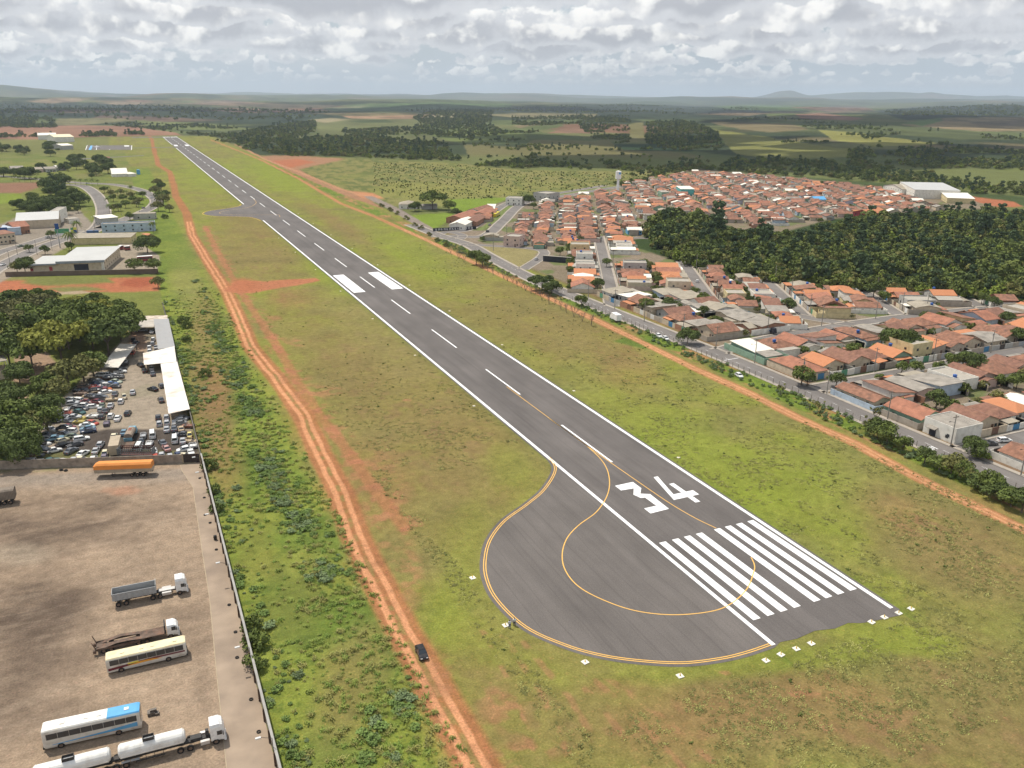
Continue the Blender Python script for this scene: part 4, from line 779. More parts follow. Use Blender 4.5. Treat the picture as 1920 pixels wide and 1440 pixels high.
# dump truck
r = empty('dump_truck', (-117.0, 158.0, 0), -.03, 'white articulated tipper lorry with open grey dump body', 'lorry')
truck_cab(r, 6.9, WHITEV, True); GREYP = mat('grey_tipper_paint', (.36, .37, .37), .6, var=.18, scale=1.5, dirt=((.18, .14, .11), .5, 1.5))
mb = MB(); mb.box(-6.3, 4.9, -.42, .42, .85, 1.15); mb.build('chassis', STEEL, r)
b = MB(); z0, z1 = 1.5, 3.0
for s in (-1, 1): b.box(-6.6, 1.2, s*1.22-.04, s*1.22+.04, z0, z1); b.box(-6.6, 1.25, s*1.27-.05, s*1.27+.05, z1-.12, z1+.02)
b.box(-6.6, 1.2, -1.18, 1.18, z0, z0+.08); b.box(1.16, 1.24, -1.25, 1.25, z0, z1+.35); b.box(-6.66, -6.58, -1.22, 1.22, z0, z1)
for x in np.arange(-6, 1, .95):
    for s in (-1, 1): b.box(x, x+.09, s*1.33-.05, s*1.33+.05, z0-.1, z1-.13)
d = b.build('dump_body', GREYP, r); mb = MB(); mb.add([(-6.5, -1.15, 1.62), (1.1, -1.15, 1.62), (1.1, 1.15, 1.62), (-6.5, 1.15, 1.62), (-3, 0, 2.3), (-1, .2, 2.0)], [(0, 1, 4), (1, 5, 4), (1, 2, 5), (2, 3, 4), (2, 4, 5), (3, 0, 4)]); mb.build('load', mat('grey_gravel', (.20, .19, .175), .95, var=.35, scale=3), d)
[MB().box(2.2, 3.9, *sorted((s*.75, s*1.25)), .6, 1.15).build('fuel_tank', mat('pale_metal', (.55, .53, .50), .4, .3), r) for s in (-1, 1)]; mb = MB(); mb.box(1.6, 4.6, -.5, .5, 1.16, 1.28); mb.build('deck_plate', mat('pale_metal', (.5, .5, .5)), r)
truck_wheels(r, (5.4, 2.0-.2, .5, -4.3, -5.7)); 
# flatbed car carrier
r = empty('flatbed_truck', (-119.0, 143.6, 0), -.02, 'white cab recovery lorry with long rusty brown ramp deck, behind the cream roofed bus', 'lorry')
truck_cab(r, 6.3, WHITEV, False, 1.9); BRN = mat('rusty_deck', (.12, .085, .065), .9, var=.35, scale=1.2, dirt=((.26, .14, .09), .6, 1.1))
mb = MB(); mb.box(-7.4, 4.2, -.42, .42, .75, 1.0); mb.build('chassis', STEEL, r); mb = MB(); mb.box(-.2, 3.9, -1.25, 1.25, 1.25, 1.4)
for s in (-1, 1): mb.add([(-.2, s*1.25, 1.4), (-.2, s*.45, 1.4), (-3.2, s*.45, 1.75), (-3.2, s*1.25, 1.75), (-7.4, s*1.25, .95), (-7.4, s*.45, .95)], [(0, 1, 2, 3) if s > 0 else (3, 2, 1, 0), (3, 2, 5, 4) if s > 0 else (4, 5, 2, 3)])
mb.box(-7.5, -.25, -1.28, -1.2, .85, 1.25); mb.box(-7.5, -.25, 1.2, 1.28, .85, 1.25); mb.box(-7.3, -.3, -.44, .44, 1.05, 1.1); mb.build('deck', BRN, r)
for s in (-1, 1): mb = MB(); mb.tube((-7.4, s*1.1, 1.1), (-7.9, s*1.1, 2.6), .1, .08, 5); mb.box(-7.9, -7.4, s*1.1-.25, s*1.1+.25, .4, 1.0); mb.build('ramp', BRN, r)
truck_wheels(r, (4.9, .9, -.5, -5.0, -6.2)); mb = MB(); mb.box(3.95, 4.15, -1.1, 1.1, 1.4, 2.9); mb.build('headboard', STEEL, r)
def bus(loc, rz, label, roofm, sidem, stripes, front, H=3.15, L_=12.8, upper=None, winz=(1.72, 2.72)):
    r = empty('bus', loc, rz, label, 'bus'); h = L_/2; s = front
    mb = MB(); loft(mb, [(-h, [(1.1, .4), (1.22, .8), (1.22, H-.5), (1.15, H-.2)]), (-h+.35, [(1.15, .38), (1.25, .8), (1.25, H-.4), (1.2, H-.15)]), (h-.35, [(1.15, .38), (1.25, .8), (1.25, H-.4), (1.2, H-.15)]), (h, [(1.1, .4), (1.22, .8), (1.22, H-.5), (1.12, H-.2)])]); mb.build('body', sidem, r)
    mb = MB(); loft(mb, [(-h+.02, [(1.17, H-.24), (1.0, H-.06)]), (-h+.4, [(1.23, H-.2), (1.08, H)]), (h-.4, [(1.23, H-.2), (1.08, H)]), (h-.02, [(1.15, H-.24), (.98, H-.06)])])
    if upper:
        m2 = [roofm, upper]; mb2 = MB(); loft(mb2, [(h*.32, [(1.235, H-.19), (1.085, H+.006)]), (h-.4, [(1.235, H-.19), (1.085, H+.006)]), (h, [(1.16, H-.23), (.985, H-.05)])]); ro = mb.build('roof', roofm, r); mb2.build('front_roof_panel', upper, ro)
    else: ro = mb.build('roof', roofm, r)
    for x in (-h*.6, -h*.12, h*.15, h*.72): mb = MB(); mb.box(x-.3, x+.35, -.3, .3, H+.004, H+.10); mb.build('roof_hatch', roofm, ro)
    for sd in (-1, 1):
        n = 8; w0 = (L_-1.0)/n
        for k in range(n): mb = MB(); x = -h+.55+k*w0; mb.box(x, x+w0-.05, sd*1.262-.012, sd*1.262+.012, winz[0], winz[1]); mb.build('side_window', GLASS, r)
    mb = MB(); mb.box(s*h-.02, s*h+.03, -1.1, 1.1, 1.45, H-.45) if s > 0 else mb.box(s*h-.03, s*h+.02, -1.1, 1.1, 1.45, H-.45); mb.build('windscreen', GLASS, r)
    mb = MB(); mb.box(-s*h-.03, -s*h+.03, -.9, .9, 1.8, H-.6); mb.build('rear_window', GLASS, r); mb = MB(); mb.box(-s*h-.14, -s*h+.1, -1.2, 1.2, .35, .75); mb.build('bumper', STEEL, r)
    for m_, pts in stripes:
        for sd in (-1, 1):
            mb = MB(); dd = {'maroon_stripe': 0, 'orange_stripe': .006, 'yellow_sign_paint': .012}.get(m_.name, .003); q = [(x, sd*1.256, z) for x, z in pts]; n = len(q); vs = q+[(x, sd*(1.264+dd), z) for x, y_, z in q]; mb.add(vs, [tuple(range(n)), tuple(range(n, 2*n))[::-1]]+[(i, (i+1) % n, n+(i+1) % n, n+i) for i in range(n)])
            mb.build('livery_stripe', m_, r)
    truck_wheels(r, (-h*.66, h*.52), 1.12, .48, .28); return r
CREAM = mat('cream_roof_paint', (.70, .62, .40), .6, var=.1, scale=.8, dirt=((.5, .38, .22), .5, .6)); MAR = mat('maroon_stripe', (.13, .02, .03), .5); ORA = mat('orange_stripe', (.75, .34, .04), .5); BLU = mat('sky_blue_paint', (.10, .34, .60), .4, var=.08); SIDEW = mat('dusty_white', (.62, .59, .53), .6, var=.1, dirt=((.35, .28, .2), .5, 1))
def curve(a, b, f0, f1, n=10): return [(a+(b-a)*i/n, f0(i/n)) for i in range(n+1)]+[(b+(a-b)*i/n, f1(1-i/n)) for i in range(n+1)]
bus((-118.2, 136.9, 0), -.02, 'white bus with cream roof and maroon and orange side swoosh', CREAM, SIDEW, [(MAR, curve(-6.2, 6.1, lambda t: .75+.55*min(1, t*1.8), lambda t: 1.25+.45*min(1, t*1.8)-.12*t)), (ORA, curve(-3.2, 2.4, lambda t: 1.0+.12*t, lambda t: 1.02+.12*t+.36*math.sin(t*3.14))), (mat('yellow_sign_paint', (.75, .62, .08), .5), [(-3.1, 1.32), (-1.4, 1.40), (-1.4, 1.66), (-3.1, 1.58)])], -1, 3.1)
bus((-126.4, 121.2, 0), -.075, 'tall white coach with sky blue front roof and blue flank', mat('coach_white', (.74, .72, .66), .5, var=.06, dirt=((.5, .42, .3), .4, .5)), SIDEW, [(BLU, curve(-5.6, 6.3, lambda t: .9+.1*t, lambda t: .98+.55*t+.45*max(0, t-.55))), (ORA, curve(-2, 3.8, lambda t: .86+.06*t, lambda t: .92+.06*t))], 1, 3.6, 13.6, BLU, (1.95, 2.95))
# road train with two white tanks
r = empty('tanker_truck', (-121.0, 113.1, 0), -.035, 'white tanker road train with two cylindrical tanks', 'lorry')
truck_cab(r, 13.0, WHITEV, True); TANKM = mat('tank_white', (.72, .71, .67), .42, var=.08, scale=.7, dirt=((.45, .40, .34), .5, .8))
for x0, x1 in ((-1.9, 7.4), (-13.0, -2.9)):
    t = MB(); zc, R, n = 2.25, 1.08, 20; xs = [x0, x0+.12, x0+.4, x1-.4, x1-.12, x1]; rs = [.55*R, .85*R, R, R, .85*R, .55*R]
    for i, (x, q) in enumerate(zip(xs, rs)):
        t.v += [(x, q*math.cos(k*2*math.pi/n), zc+q*math.sin(k*2*math.pi/n)) for k in range(n)]
    for i in range(5): t.f += [(i*n+k, i*n+(k+1) % n, (i+1)*n+(k+1) % n, (i+1)*n+k) for k in range(n)]
    t.f += [tuple(range(n))[::-1], tuple(range(5*n, 6*n))]; t.m = [0]*len(t.f)
    for x in (x0+.4, x0+2.2, (x0+x1)/2+1.4, x1-.4):
        t2 = MB(); 
        o = len(t.v); t.v += [(x+dx, (R+.035)*math.cos(k*2*math.pi/n), zc+(R+.035)*math.sin(k*2*math.pi/n)) for dx in (-.05, .05) for k in range(n)]; fs = [(o+k, o+(k+1) % n, o+n+(k+1) % n, o+n+k) for k in range(n)]; t.f += fs; t.m += [0]*n
    tk = t.build('tank', TANKM, r); xm = (x0+x1)/2-.4
    mb = MB(); [mb.box(xm-.75, xm+.75, s*.42-.04, s*.42+.04, zc+R-.1, zc+R+.42) for s in (-1, 1)]; [mb.box(xm+q-.04, xm+q+.04, -.42, .42, zc+R-.1, zc+R+.42) for q in (-.75, .75)]; mb.build('manhole_frame', STEEL, tk)
    mb = MB(); mb.box(xm-.7, xm+.7, -.36, .36, zc+R-.02, zc+R+.05); mb.build('hatch', GREYP, tk); mb = MB(); mb.box(x0+.3, x1-.3, -1.12, -.95, zc-.42, zc-.1); mb.build('walkway', TANKM, tk)
    mb = MB(); mb.box(x0+.2, x1+.1, -.45, .45, .85, 1.2); mb.build('chassis', STEEL, r); mb = MB(); [mb.tube((xm+q, -.9, .6), (xm+q, -.9, 1.3), .05, .05, 4) for q in (-1.8, -.6, .6, 1.8)]; mb.box(xm-2, xm+2, -1.1, -.9, .55, .62); mb.box(xm-2, xm+2, .9, 1.1, .55, .62); mb.build('side_guard', STEEL, r)
    for xw in ((x0+.9, x0+2.2) if x0 > -5 else (x0+1.2, x0+2.5)):
        [MB().box(xw-.6, xw+.6, s*1.12-.2, s*1.12+.2, 1.06, 1.12).build('mudguard', GREYP, r) for s in (-1, 1)]
mb = MB(); mb.box(7.0, 11.2, -.42, .42, .8, 1.1); mb.box(8.0, 9.6, -.5, .5, 1.1, 1.5); mb.build('tractor_chassis', STEEL, r); [MB().box(9.4, 10.7, *sorted((s*.75, s*1.25)), .55, 1.15).build('fuel_tank', mat('pale_metal', (.5, .5, .5)), r) for s in (-1, 1)]; MB().box(10.2, 10.7, -.3, .3, 1.15, 2.2).build('air_tank', STEEL, r)
truck_wheels(r, (11.6, 7.9, 6.5, -1.0, -2.3, -3.6, -11.6, -10.3)); mb = MB(); mb.box(-2.9, -1.9, -.4, .4, 1.0, 1.35); mb.build('fifth_wheel', STEEL, r)
# curtain trailers by the back wall
OR = mat('orange_tarpaulin', (.66, .25, .06), .75, var=.06, scale=.5)
a, b = P(178, 897.0), P(286, 893); ra = math.atan2(b[1]-a[1], b[0]-a[0]); cx, cy = (a[0]+b[0])/2, (a[1]+b[1])/2
r = empty('box_trailer', (cx-math.sin(ra)*1.3, cy+math.cos(ra)*1.3, 0), ra, 'long trailer with bright orange tarpaulin roof parked by the stained wall', 'trailer')
LL = math.hypot(b[0]-a[0], b[1]-a[1])/2
mb = MB(); loft(mb, [(-LL, [(1.30, 2.3), (1.32, 3.3), (1.0, 3.4)]), (-LL+.9, [(1.30, 2.3), (1.32, 3.45), (.85, 3.9)]), (LL-.25, [(1.30, 2.3), (1.32, 3.45), (.85, 3.9)]), (LL, [(1.30, 2.3), (1.32, 3.42), (.85, 3.86)])]); mb.build('tarpaulin', OR, r)
mb = MB(); mb.box(-LL+.02, LL-.02, -1.26, 1.26, 1.35, 2.3); mb.build('side_boards', mat('beige_boards', (.38, .32, .24), .85, var=.15, streak=('X', 6, .3)), r); mb = MB(); mb.box(-LL+.3, LL-.1, -.4, .4, .95, 1.33); mb.box(-LL*.45, LL*.3, -1.1, -.95, .55, .65); mb.box(-LL*.45, LL*.3, -1.1, -.95, .85, .92); mb.build('chassis', STEEL, r)
mb = MB(); [mb.tube((-LL*.4, s*.8, 0), (-LL*.4, s*.8, 1.3), .08, .08, 5) for s in (-1, 1)]; mb.build('landing_leg', STEEL, r); truck_wheels(r, (LL*.28, LL*.48, LL*.68), 1.05, .5, .3)
r = empty('box_trailer', (-150.9, 215.6, 0), -.05, 'brown grey canvas sided trailer cut by the left edge of the photo', 'trailer'); mb = MB(); loft(mb, [(-6.2, [(1.28, 1.35), (1.3, 3.5), (.9, 3.8)]), (6.0, [(1.28, 1.35), (1.3, 3.5), (.9, 3.8)])]); mb.build('canvas_body', mat('grey_brown_canvas', (.20, .165, .13), .9, var=.2, scale=.8, streak=('X', 1.0, .25)), r)
mb = MB(); mb.box(-6, 5.8, -.4, .4, .9, 1.32); mb.build('chassis', STEEL, r); truck_wheels(r, (4.9, 3.6, 2.3), 1.05, .5, .3)
# loose engine parts by the coach
o = MB().box(-.6, .5, -.5, .5, 0, .6).box(-.2, .8, -.3, .2, .6, .95).box(.5, 1.1, -.7, .1, 0, .4).build('engine_block', mat('greasy_metal', (.13, .115, .10), .6, .4, var=.4, scale=4)); o.location = (-118.2, 122.6, 0); tag(o, 'greasy engine block and radiator left on the ground at the front of the blue coach', 'engine')
# black car on the red track
car('hatchback', 'black', (-73.9, 119.2, 0), math.radians(-93), 'clean black hatchback driving on the red dirt track', None)
# ------------------------------------------------------------------ scrapyard
ROOFW = mat('white_sheet_roof', (.78, .74, .66), .5, var=.05, scale=.3, streak=('Y', 1.3, .22), dirt=((.50, .33, .24), .7, .22)); ROOFG = mat('grey_sheet_roof', (.33, .33, .33), .7, var=.10, scale=.3, streak=('X', 3.0, .15), dirt=((.22, .19, .16), .4, .3)); ROOFP = mat('pale_sheet_roof', (.46, .42, .36), .7, var=.15, scale=.3, streak=('X', 3, .15), dirt=((.22, .19, .15), .5, .25))
def lean_to(name, pts, z0, z1, m, label, posts=True):
    """open shed: roof through four ground corners; heights z0 (corners 0,1) and z1 (corners 2,3)"""
    cx = sum(p[0] for p in pts)/4; cy = sum(p[1] for p in pts)/4; r = empty(name, (cx, cy, 0), 0, label, 'shed'); q = [(x-cx, y-cy) for x, y in pts]; zz = (z0, z0, z1, z1); mb = MB()
    mb.add([(x, y, z) for (x, y), z in zip(q, zz)]+[(x, y, z-.12) for (x, y), z in zip(q, zz)], [(0, 1, 2, 3), (7, 6, 5, 4), (0, 4, 5, 1), (1, 5, 6, 2), (2, 6, 7, 3), (3, 7, 4, 0)]); o = mb.build('roof', m, r)
    mb = MB()
    for (a, za), (b, zb) in zip(list(zip(q, zz)), list(zip(q, zz))[1:]+[(q[0], z0)]):
        L_ = math.hypot(a[0]-b[0], a[1]-b[1]); n = max(1, int(L_/6))
        for k in range(n): t = k/n; mb.cyl((a[0]+(b[0]-a[0])*t)*.97, (a[1]+(b[1]-a[1])*t)*.97, 0, za+(zb-za)*t-.1, .08, .08, 6)
    mb.build('posts', STEEL, r); return r
def PZ(px, py, z): return P(px, py, z)
lean_to('open_shed', [PZ(288, 599, 3.4), PZ(316, 598, 3.4), PZ(328, 650, 3.4), PZ(296, 654, 3.4)], 3.6, 3.3, ROOFG, 'long open shed with plain grey sheet roof at the top of the scrapyard')
lean_to('open_shed', [PZ(268, 663, 3.2), PZ(327, 650, 3.2), PZ(331, 678, 3.2), PZ(270, 684, 3.2)], 3.35, 3.2, ROOFW, 'short white roofed shed jutting left into the scrapyard drive')
lean_to('open_shed', [PZ(301, 682, 3), PZ(332, 678, 3), PZ(356, 767, 3), PZ(316, 776, 3)], 3.05, 3.05, ROOFW, 'very long bright white roofed shed along the scrapyard wall')
lean_to('open_shed', [PZ(252, 601, 3), PZ(290, 600, 3), PZ(289, 612, 3), PZ(244, 614, 3)], 3.2, 2.9, ROOFP, 'small pale roofed carport at the far end of the scrapyard drive'); lean_to('open_shed', [PZ(246, 593, 2.8), PZ(314, 591, 2.8), PZ(314, 598, 2.8), PZ(255, 600, 2.8)], 2.8, 2.8, mat('patched_roof', (.55, .47, .38), .8, var=.3, scale=.5, dirt=((.2, .15, .11), .8, .4)), 'low patched cream and brown roof beyond the carport')
lean_to('open_shed', [PZ(225, 645, 3), PZ(256, 646, 3), PZ(222, 689, 3), PZ(188, 688, 3)], 3.1, 3.0, mat('dusty_white_roof', (.60, .56, .49), .6, var=.12, streak=('Y', 2, .1)), 'slanting off-white carport roof under the spreading trees')
w = empty('boundary_wall', (-101.8, 262, 0), 0, 'grey side wall of the scrapyard continuing beyond the dark gate', 'wall'); mb = MB(); mb.box(-.1, .1, -40, 150, 0, 2.3); mb.build('panel', mat('dark_block_wall', (.15, .135, .115), .95, var=.2), w)
# vehicles: (crop x, crop y, colour, body, heading in image degrees, flags w=stripped shell, n=no wheels, t=top of a pile)
J4 = '''1205,278,white,estate,0;1275,275,white,hatchback,0;1412,240,white,pickup,5;1245,308,rust,sedan,0,n;1385,300,grey,estate,0,n;1330,285,silver,hatchback,0,n;1095,345,charcoal,sedan,-20,n;1165,352,silver,sedan,-10,n;1365,352,pale_green,sedan,-5,n;1310,378,blue,sedan,0,n;1120,382,navy,sedan,-15,n;1220,395,white,hatchback,10,n;1275,405,grey,sedan,5,n;1345,412,charcoal,sedan,0,n;945,425,green,sedan,-8,n;1035,415,white,hatchback,5,n;1120,432,red,hatchback,0,w;1000,458,charcoal,sedan,-10,n;925,462,black,sedan,-10,n;1235,448,orange,sedan,10,n;1240,476,white,sedan,12,n;1352,500,slate,sedan,70;945,500,brown,sedan,0,w;1045,522,tan,sedan,0,n;1120,535,grey,estate,-5,n;1195,545,silver,sedan,0,n;1310,568,tan,hatchback,5,w;1460,532,cream,beetle,110;1422,590,white,hatchback,70;1560,482,silver,sedan,85;850,568,white,estate,-5,n;945,572,white,estate,-5,n;1020,592,maroon,sedan,0,n;1145,592,maroon,sedan,-5,n;890,612,charcoal,sedan,0,n;1000,638,white,hatchback,0,n;1100,648,white,hatchback,5,n;1200,632,green,sedan,75,n;1302,640,silver,sedan,68;1180,688,silver,hatchback,78;1245,700,charcoal,sedan,65;785,690,white,hatchback,60,w;900,658,grey,sedan,-5,n;960,672,charcoal,estate,0,n;935,712,teal,sedan,-12,n;680,728,white,pickup,0;785,735,red,hatchback,0,w;1092,765,white,hatchback,0,w;1200,768,charcoal,hatchback,68;1305,762,white,hatchback,62;1386,788,white,sedan,60;1502,728,charcoal,hatchback,58;660,770,silver,sedan,0,n;790,772,grey,sedan,0,n;925,778,mustard,sedan,-5,n;935,832,mustard,hatchback,0,w;630,820,black,sedan,0,n;800,815,slate,sedan,-5,n;1090,840,red,hatchback,-10,n;1255,848,purple,hatchback,72,w;810,885,maroon,sedan,-8,n;820,932,white,estate,0,n;1025,868,white,sedan,5,n;1030,902,steel_blue,sedan,5,n;1040,940,navy,sedan,8;600,915,silver,sedan,-12,n;520,980,charcoal,sedan,0,n;575,1020,navy,sedan,-15,n;660,1000,brown,hatchback,0,w;750,968,grey,sedan,0,n;835,1000,green,sedan,0,n;735,1042,cream,hatchback,20,n;960,1030,white,estate,10;465,1042,cream,estate,10,n;395,1095,cream,pickup,0,n;505,1095,white,estate,15,n;750,1100,black,sedan,15;885,1100,charcoal,sedan,15;645,1168,white,beetle,12;840,1172,slate,sedan,28;978,1205,white,sedan,32;410,1150,black,sedan,0,n;425,1218,charcoal,sedan,0,n;340,1250,rust,sedan,0,w;320,1295,silver,hatchback,0;405,1300,white,pickup,5;600,1292,teal,sedan,12;750,1305,white,sedan,0;855,1285,silver,sedan,0,n;960,1270,cream,hatchback,0,n;1100,1272,white,hatchback,62;1130,1172,silver,sedan,62;1182,1098,silver,hatchback,58;1240,1195,cream,hatchback,75;1230,1248,purple,hatchback,70'''
J3 = '''550,445,cream,sedan,70;690,388,steel_blue,sedan,65;955,432,silver,hatchback,80,w;928,512,slate,beetle,80;1080,430,white,van,92;1040,548,white,hatchback,60,w;890,605,white,van,60;1222,532,slate,sedan,130;1272,612,pink,sedan,130;1102,650,white,sedan,100;1122,730,red,hatchback,95;1210,705,silver,hatchback,88;1322,715,silver,hatchback,100,n;1432,700,navy,hatchback,120;1475,712,cream,hatchback,0,n;1612,662,white,pickup,110,w;1510,622,white,hatchback,10,n;1612,582,white,hatchback,5,w;1390,495,white,van,90;1502,505,silver,sedan,90;1597,425,yellow,beetle,92;1490,408,charcoal,sedan,0,n;1482,335,tan,sedan,90,n;1570,300,rust,hatchback,0,w;1380,335,slate,sedan,90;1277,345,silver,sedan,90;1280,255,silver,hatchback,90;1276,180,silver,hatchback,90;1160,180,charcoal,hatchback,90;1175,268,silver,hatchback,92;1455,212,silver,sedan,10,n;1450,255,grey,sedan,8,n;1610,512,tan,hatchback,0,w;1492,180,grey,sedan,0,n'''
J5 = '''730,222,cream,hatchback,0;842,215,silver,sedan,4;972,242,silver,sedan,80;720,348,black,sedan,75;758,388,charcoal,sedan,40;990,342,white,hatchback,90;982,400,silver,hatchback,90;1030,452,silver,pickup,95;940,452,white,hatchback,90;942,502,white,hatchback,90;715,522,red,hatchback,60;612,642,silver,sedan,50;590,692,black,sedan,20;560,742,charcoal,hatchback,10;872,762,black,sedan,112;822,690,black,sedan,150;970,732,silver,sedan,96;985,805,slate,sedan,100;985,1015,black,sedan,165;1102,970,slate,hatchback,125;1096,1162,charcoal,sedan,120'''
JL = []
for txt, ox, oy, sc_ in ((J4, 0, 660, 6.262), (J3, 140, 760, 7.385), (J5, 150, 590, 7.2)):
    for t in txt.split(';'):
        q = t.strip().split(','); px, py = ox+float(q[0])/sc_, oy+float(q[1])/sc_+1.2
        x, y = P(px, py); th = math.radians(float(q[4])); x2, y2 = P(px+8*math.cos(th), py-8*math.sin(th)); JL.append([x, y, math.atan2(y2-y, x2-x), q[2], q[3], q[5] if len(q) > 5 else '', px, py])
tr = np.array(P(232, 893)); cnt = {}
JL.sort(key=lambda e: (e[0]-tr[0])**2+(e[1]-tr[1])**2)
random.seed(11)
for x, y, a, colr, kind, fl, px, py in JL:
    if math.hypot(math.cos(a)*.55, 0) > 9: pass
    st = 'stripped shell of a ' if 'w' in fl else ''; word = {'beetle': 'round backed car', 'van': 'minivan', 'pickup': 'pickup', 'sedan': 'saloon', 'hatchback': 'hatchback', 'estate': 'estate car'}[kind]
    key = (colr, kind, 'w' in fl); cnt[key] = cnt.get(key, 0)+1
    cn = colr.replace('_', ' '); lab = '%s%s %s in the scrapyard, %s nearest such to the orange trailer' % (st, cn, word, ordinal(cnt[key]))
    z = 0.0 if 'n' not in fl else random.choice((0, .0, .1))
    car(kind, colr, (x, y, z), a+(math.pi if random.random() < .5 and not (30 < abs(math.degrees(a)) % 180 < 150) else 0), lab, 'vehicles in the scrapyard', 'w' in fl, 'n' not in fl and 'w' not in fl, (random.uniform(-.04, .04), random.uniform(-.04, .04)) if 'n' in fl else None, 0, 'n' in fl)
# a second layer on the deepest piles
random.seed(5)
for i, (cxp, cyp, colr, kind) in enumerate(((1000, 440, 'brown', 'sedan'), (1180, 560, 'slate', 'sedan'), (1080, 555, 'charcoal', 'sedan'), (860, 635, 'silver', 'hatchback'), (1290, 330, 'slate', 'sedan'), (1390, 330, 'charcoal', 'sedan'), (700, 790, 'charcoal', 'sedan'), (880, 800, 'silver', 'sedan'), (760, 925, 'charcoal', 'sedan'), (560, 1060, 'grey', 'sedan'), (660, 1050, 'steel_blue', 'sedan'), (450, 1120, 'black', 'sedan'), (490, 1180, 'slate', 'sedan'), (1180, 465, 'maroon', 'sedan'), (1130, 480, 'charcoal', 'hatchback'))):
    x, y = P(cxp/6.262, 660+cyp/6.262); car(kind, colr, (x, y, .75), -.3+random.uniform(-.2, .2), '%s %s wreck lifted on others in the car piles, %s such' % (colr.replace('_', ' '), {'sedan': 'saloon', 'hatchback': 'hatchback'}[kind], ordinal(i+1)), 'vehicles in the scrapyard', False, False, (random.uniform(-.12, .12), random.uniform(-.1, .1)), 0, True)
# old lorries
def at3(cx, cy): return P(140+cx/7.385, 760+cy/7.385)
x, y = at3(590, 700); x2, y2 = at3(640, 500); a = math.atan2(y2-y, x2-x)
r = empty('box_lorry', (*at3(575, 640), 0), a, 'tall tan box lorry body standing among the scrapped cars', 'lorry body'); mb = MB(); mb.box(-4, 3.6, -1.3, 1.3, .6, 3.4); mb.build('box', mat('tan_box_panels', (.40, .33, .24), .8, var=.12, streak=('X', 2.0, .2)), r); mb = MB(); mb.box(-4.1, 3.7, -.5, .5, .3, .58); mb.build('chassis', STEEL, r); truck_wheels(r, (-2.8, -1.6), 1.0, .42, .25)
r = empty('tank_truck', (*at3(785, 455), 0), math.radians(78), 'light blue tank lorry with a dusty brown barrel tank', 'lorry'); mb = MB(); t = MB(); n = 14
t.v = [(x_, 1.15*math.cos(k*2*math.pi/n), 1.9+.95*math.sin(k*2*math.pi/n)) for x_ in (-3.6, 2.0) for k in range(n)]; t.f = [(k, (k+1) % n, n+(k+1) % n, n+k) for k in range(n)]+[tuple(range(n))[::-1], tuple(range(n, 2*n))]; t.m = [0]*len(t.f); t.build('tank', mat('dusty_brown_tank', (.27, .21, .16), .8, var=.2, scale=1), r)
mb.box(-.9, -.5, -.35, .35, 2.82, 2.95); mb.box(.1, .5, -.35, .35, 2.82, 2.95); mb.build('hatch', mat('red_hatch', (.3, .06, .04)), r); LB = mat('old_blue_paint', (.16, .33, .42), .6, var=.15, dirt=((.2, .15, .1), .4, 2)); mb = MB(); loft(mb, [(2.2, [(1.1, .6), (1.15, 1.5), (.95, 2.5)]), (3.6, [(1.1, .6), (1.15, 1.5), (.9, 2.45)]), (4.2, [(1.0, .6), (1.0, 1.3), (.8, 1.5)])]); mb.build('cab', LB, r); mb = MB(); mb.box(-4.1, -3.65, -1.1, 1.1, .7, 1.6); mb.build('rear_panel', LB, r); mb = MB(); mb.box(-3.8, 4, -.4, .4, .5, .95); mb.build('chassis', STEEL, r); truck_wheels(r, (-2.2, 3.2), 1.0, .45, .25)
r = empty('scrap_flatbed', (*at3(755, 610), 0), math.radians(78), 'empty rusty brown lorry flatbed between the tan box and white van', 'lorry body'); mb = MB(); mb.box(-3.4, 3.0, -1.2, 1.2, .9, 1.1); mb.build('deck', BRN, r); truck_wheels(r, (-2, 2), 1.0, .42, .25)
x, y = at3(600, 740); x2, y2 = at3(1080, 740); a = math.atan2(y2-y, x2-x); L_ = math.hypot(x2-x, y2-y)
r = empty('livestock_trailer', ((x+x2)/2-math.sin(a)*1.2, (y+y2)/2+math.cos(a)*1.2, 0), a, 'open topped slatted cattle trailer body with dark red inside, behind the stained wall', 'trailer'); sl = MB(); DR = mat('dark_red_slats', (.10, .035, .03), .8, var=.2); GS = mat('grey_slats', (.17, .18, .18), .8, var=.2)
for s in (-1, 1):
    mb = MB(); [mb.box(-L_/2+k*.5, -L_/2+k*.5+.12, s*1.22-.05, s*1.22+.05, 1.0, 2.9) for k in range(int(L_/.5))]; [mb.box(-L_/2, L_/2, s*1.30-.025, s*1.30+.025, z_, z_+.16) for z_ in (1.0, 1.6, 2.2, 2.75)]; mb.build('slatted_side', DR if s > 0 else GS, r)
mb = MB(); mb.box(-L_/2, L_/2, -1.15, 1.15, .85, .98); mb.build('floor', DR, r); mb = MB(); [mb.box(q-.05, q+.05, -1.15, 1.15, 1.0, 2.9) for q in (-L_/2, L_/2)]; mb.build('end_board', GS, r); truck_wheels(r, (L_/2-1.5, L_/2-2.7), 1.0, .45, .25)
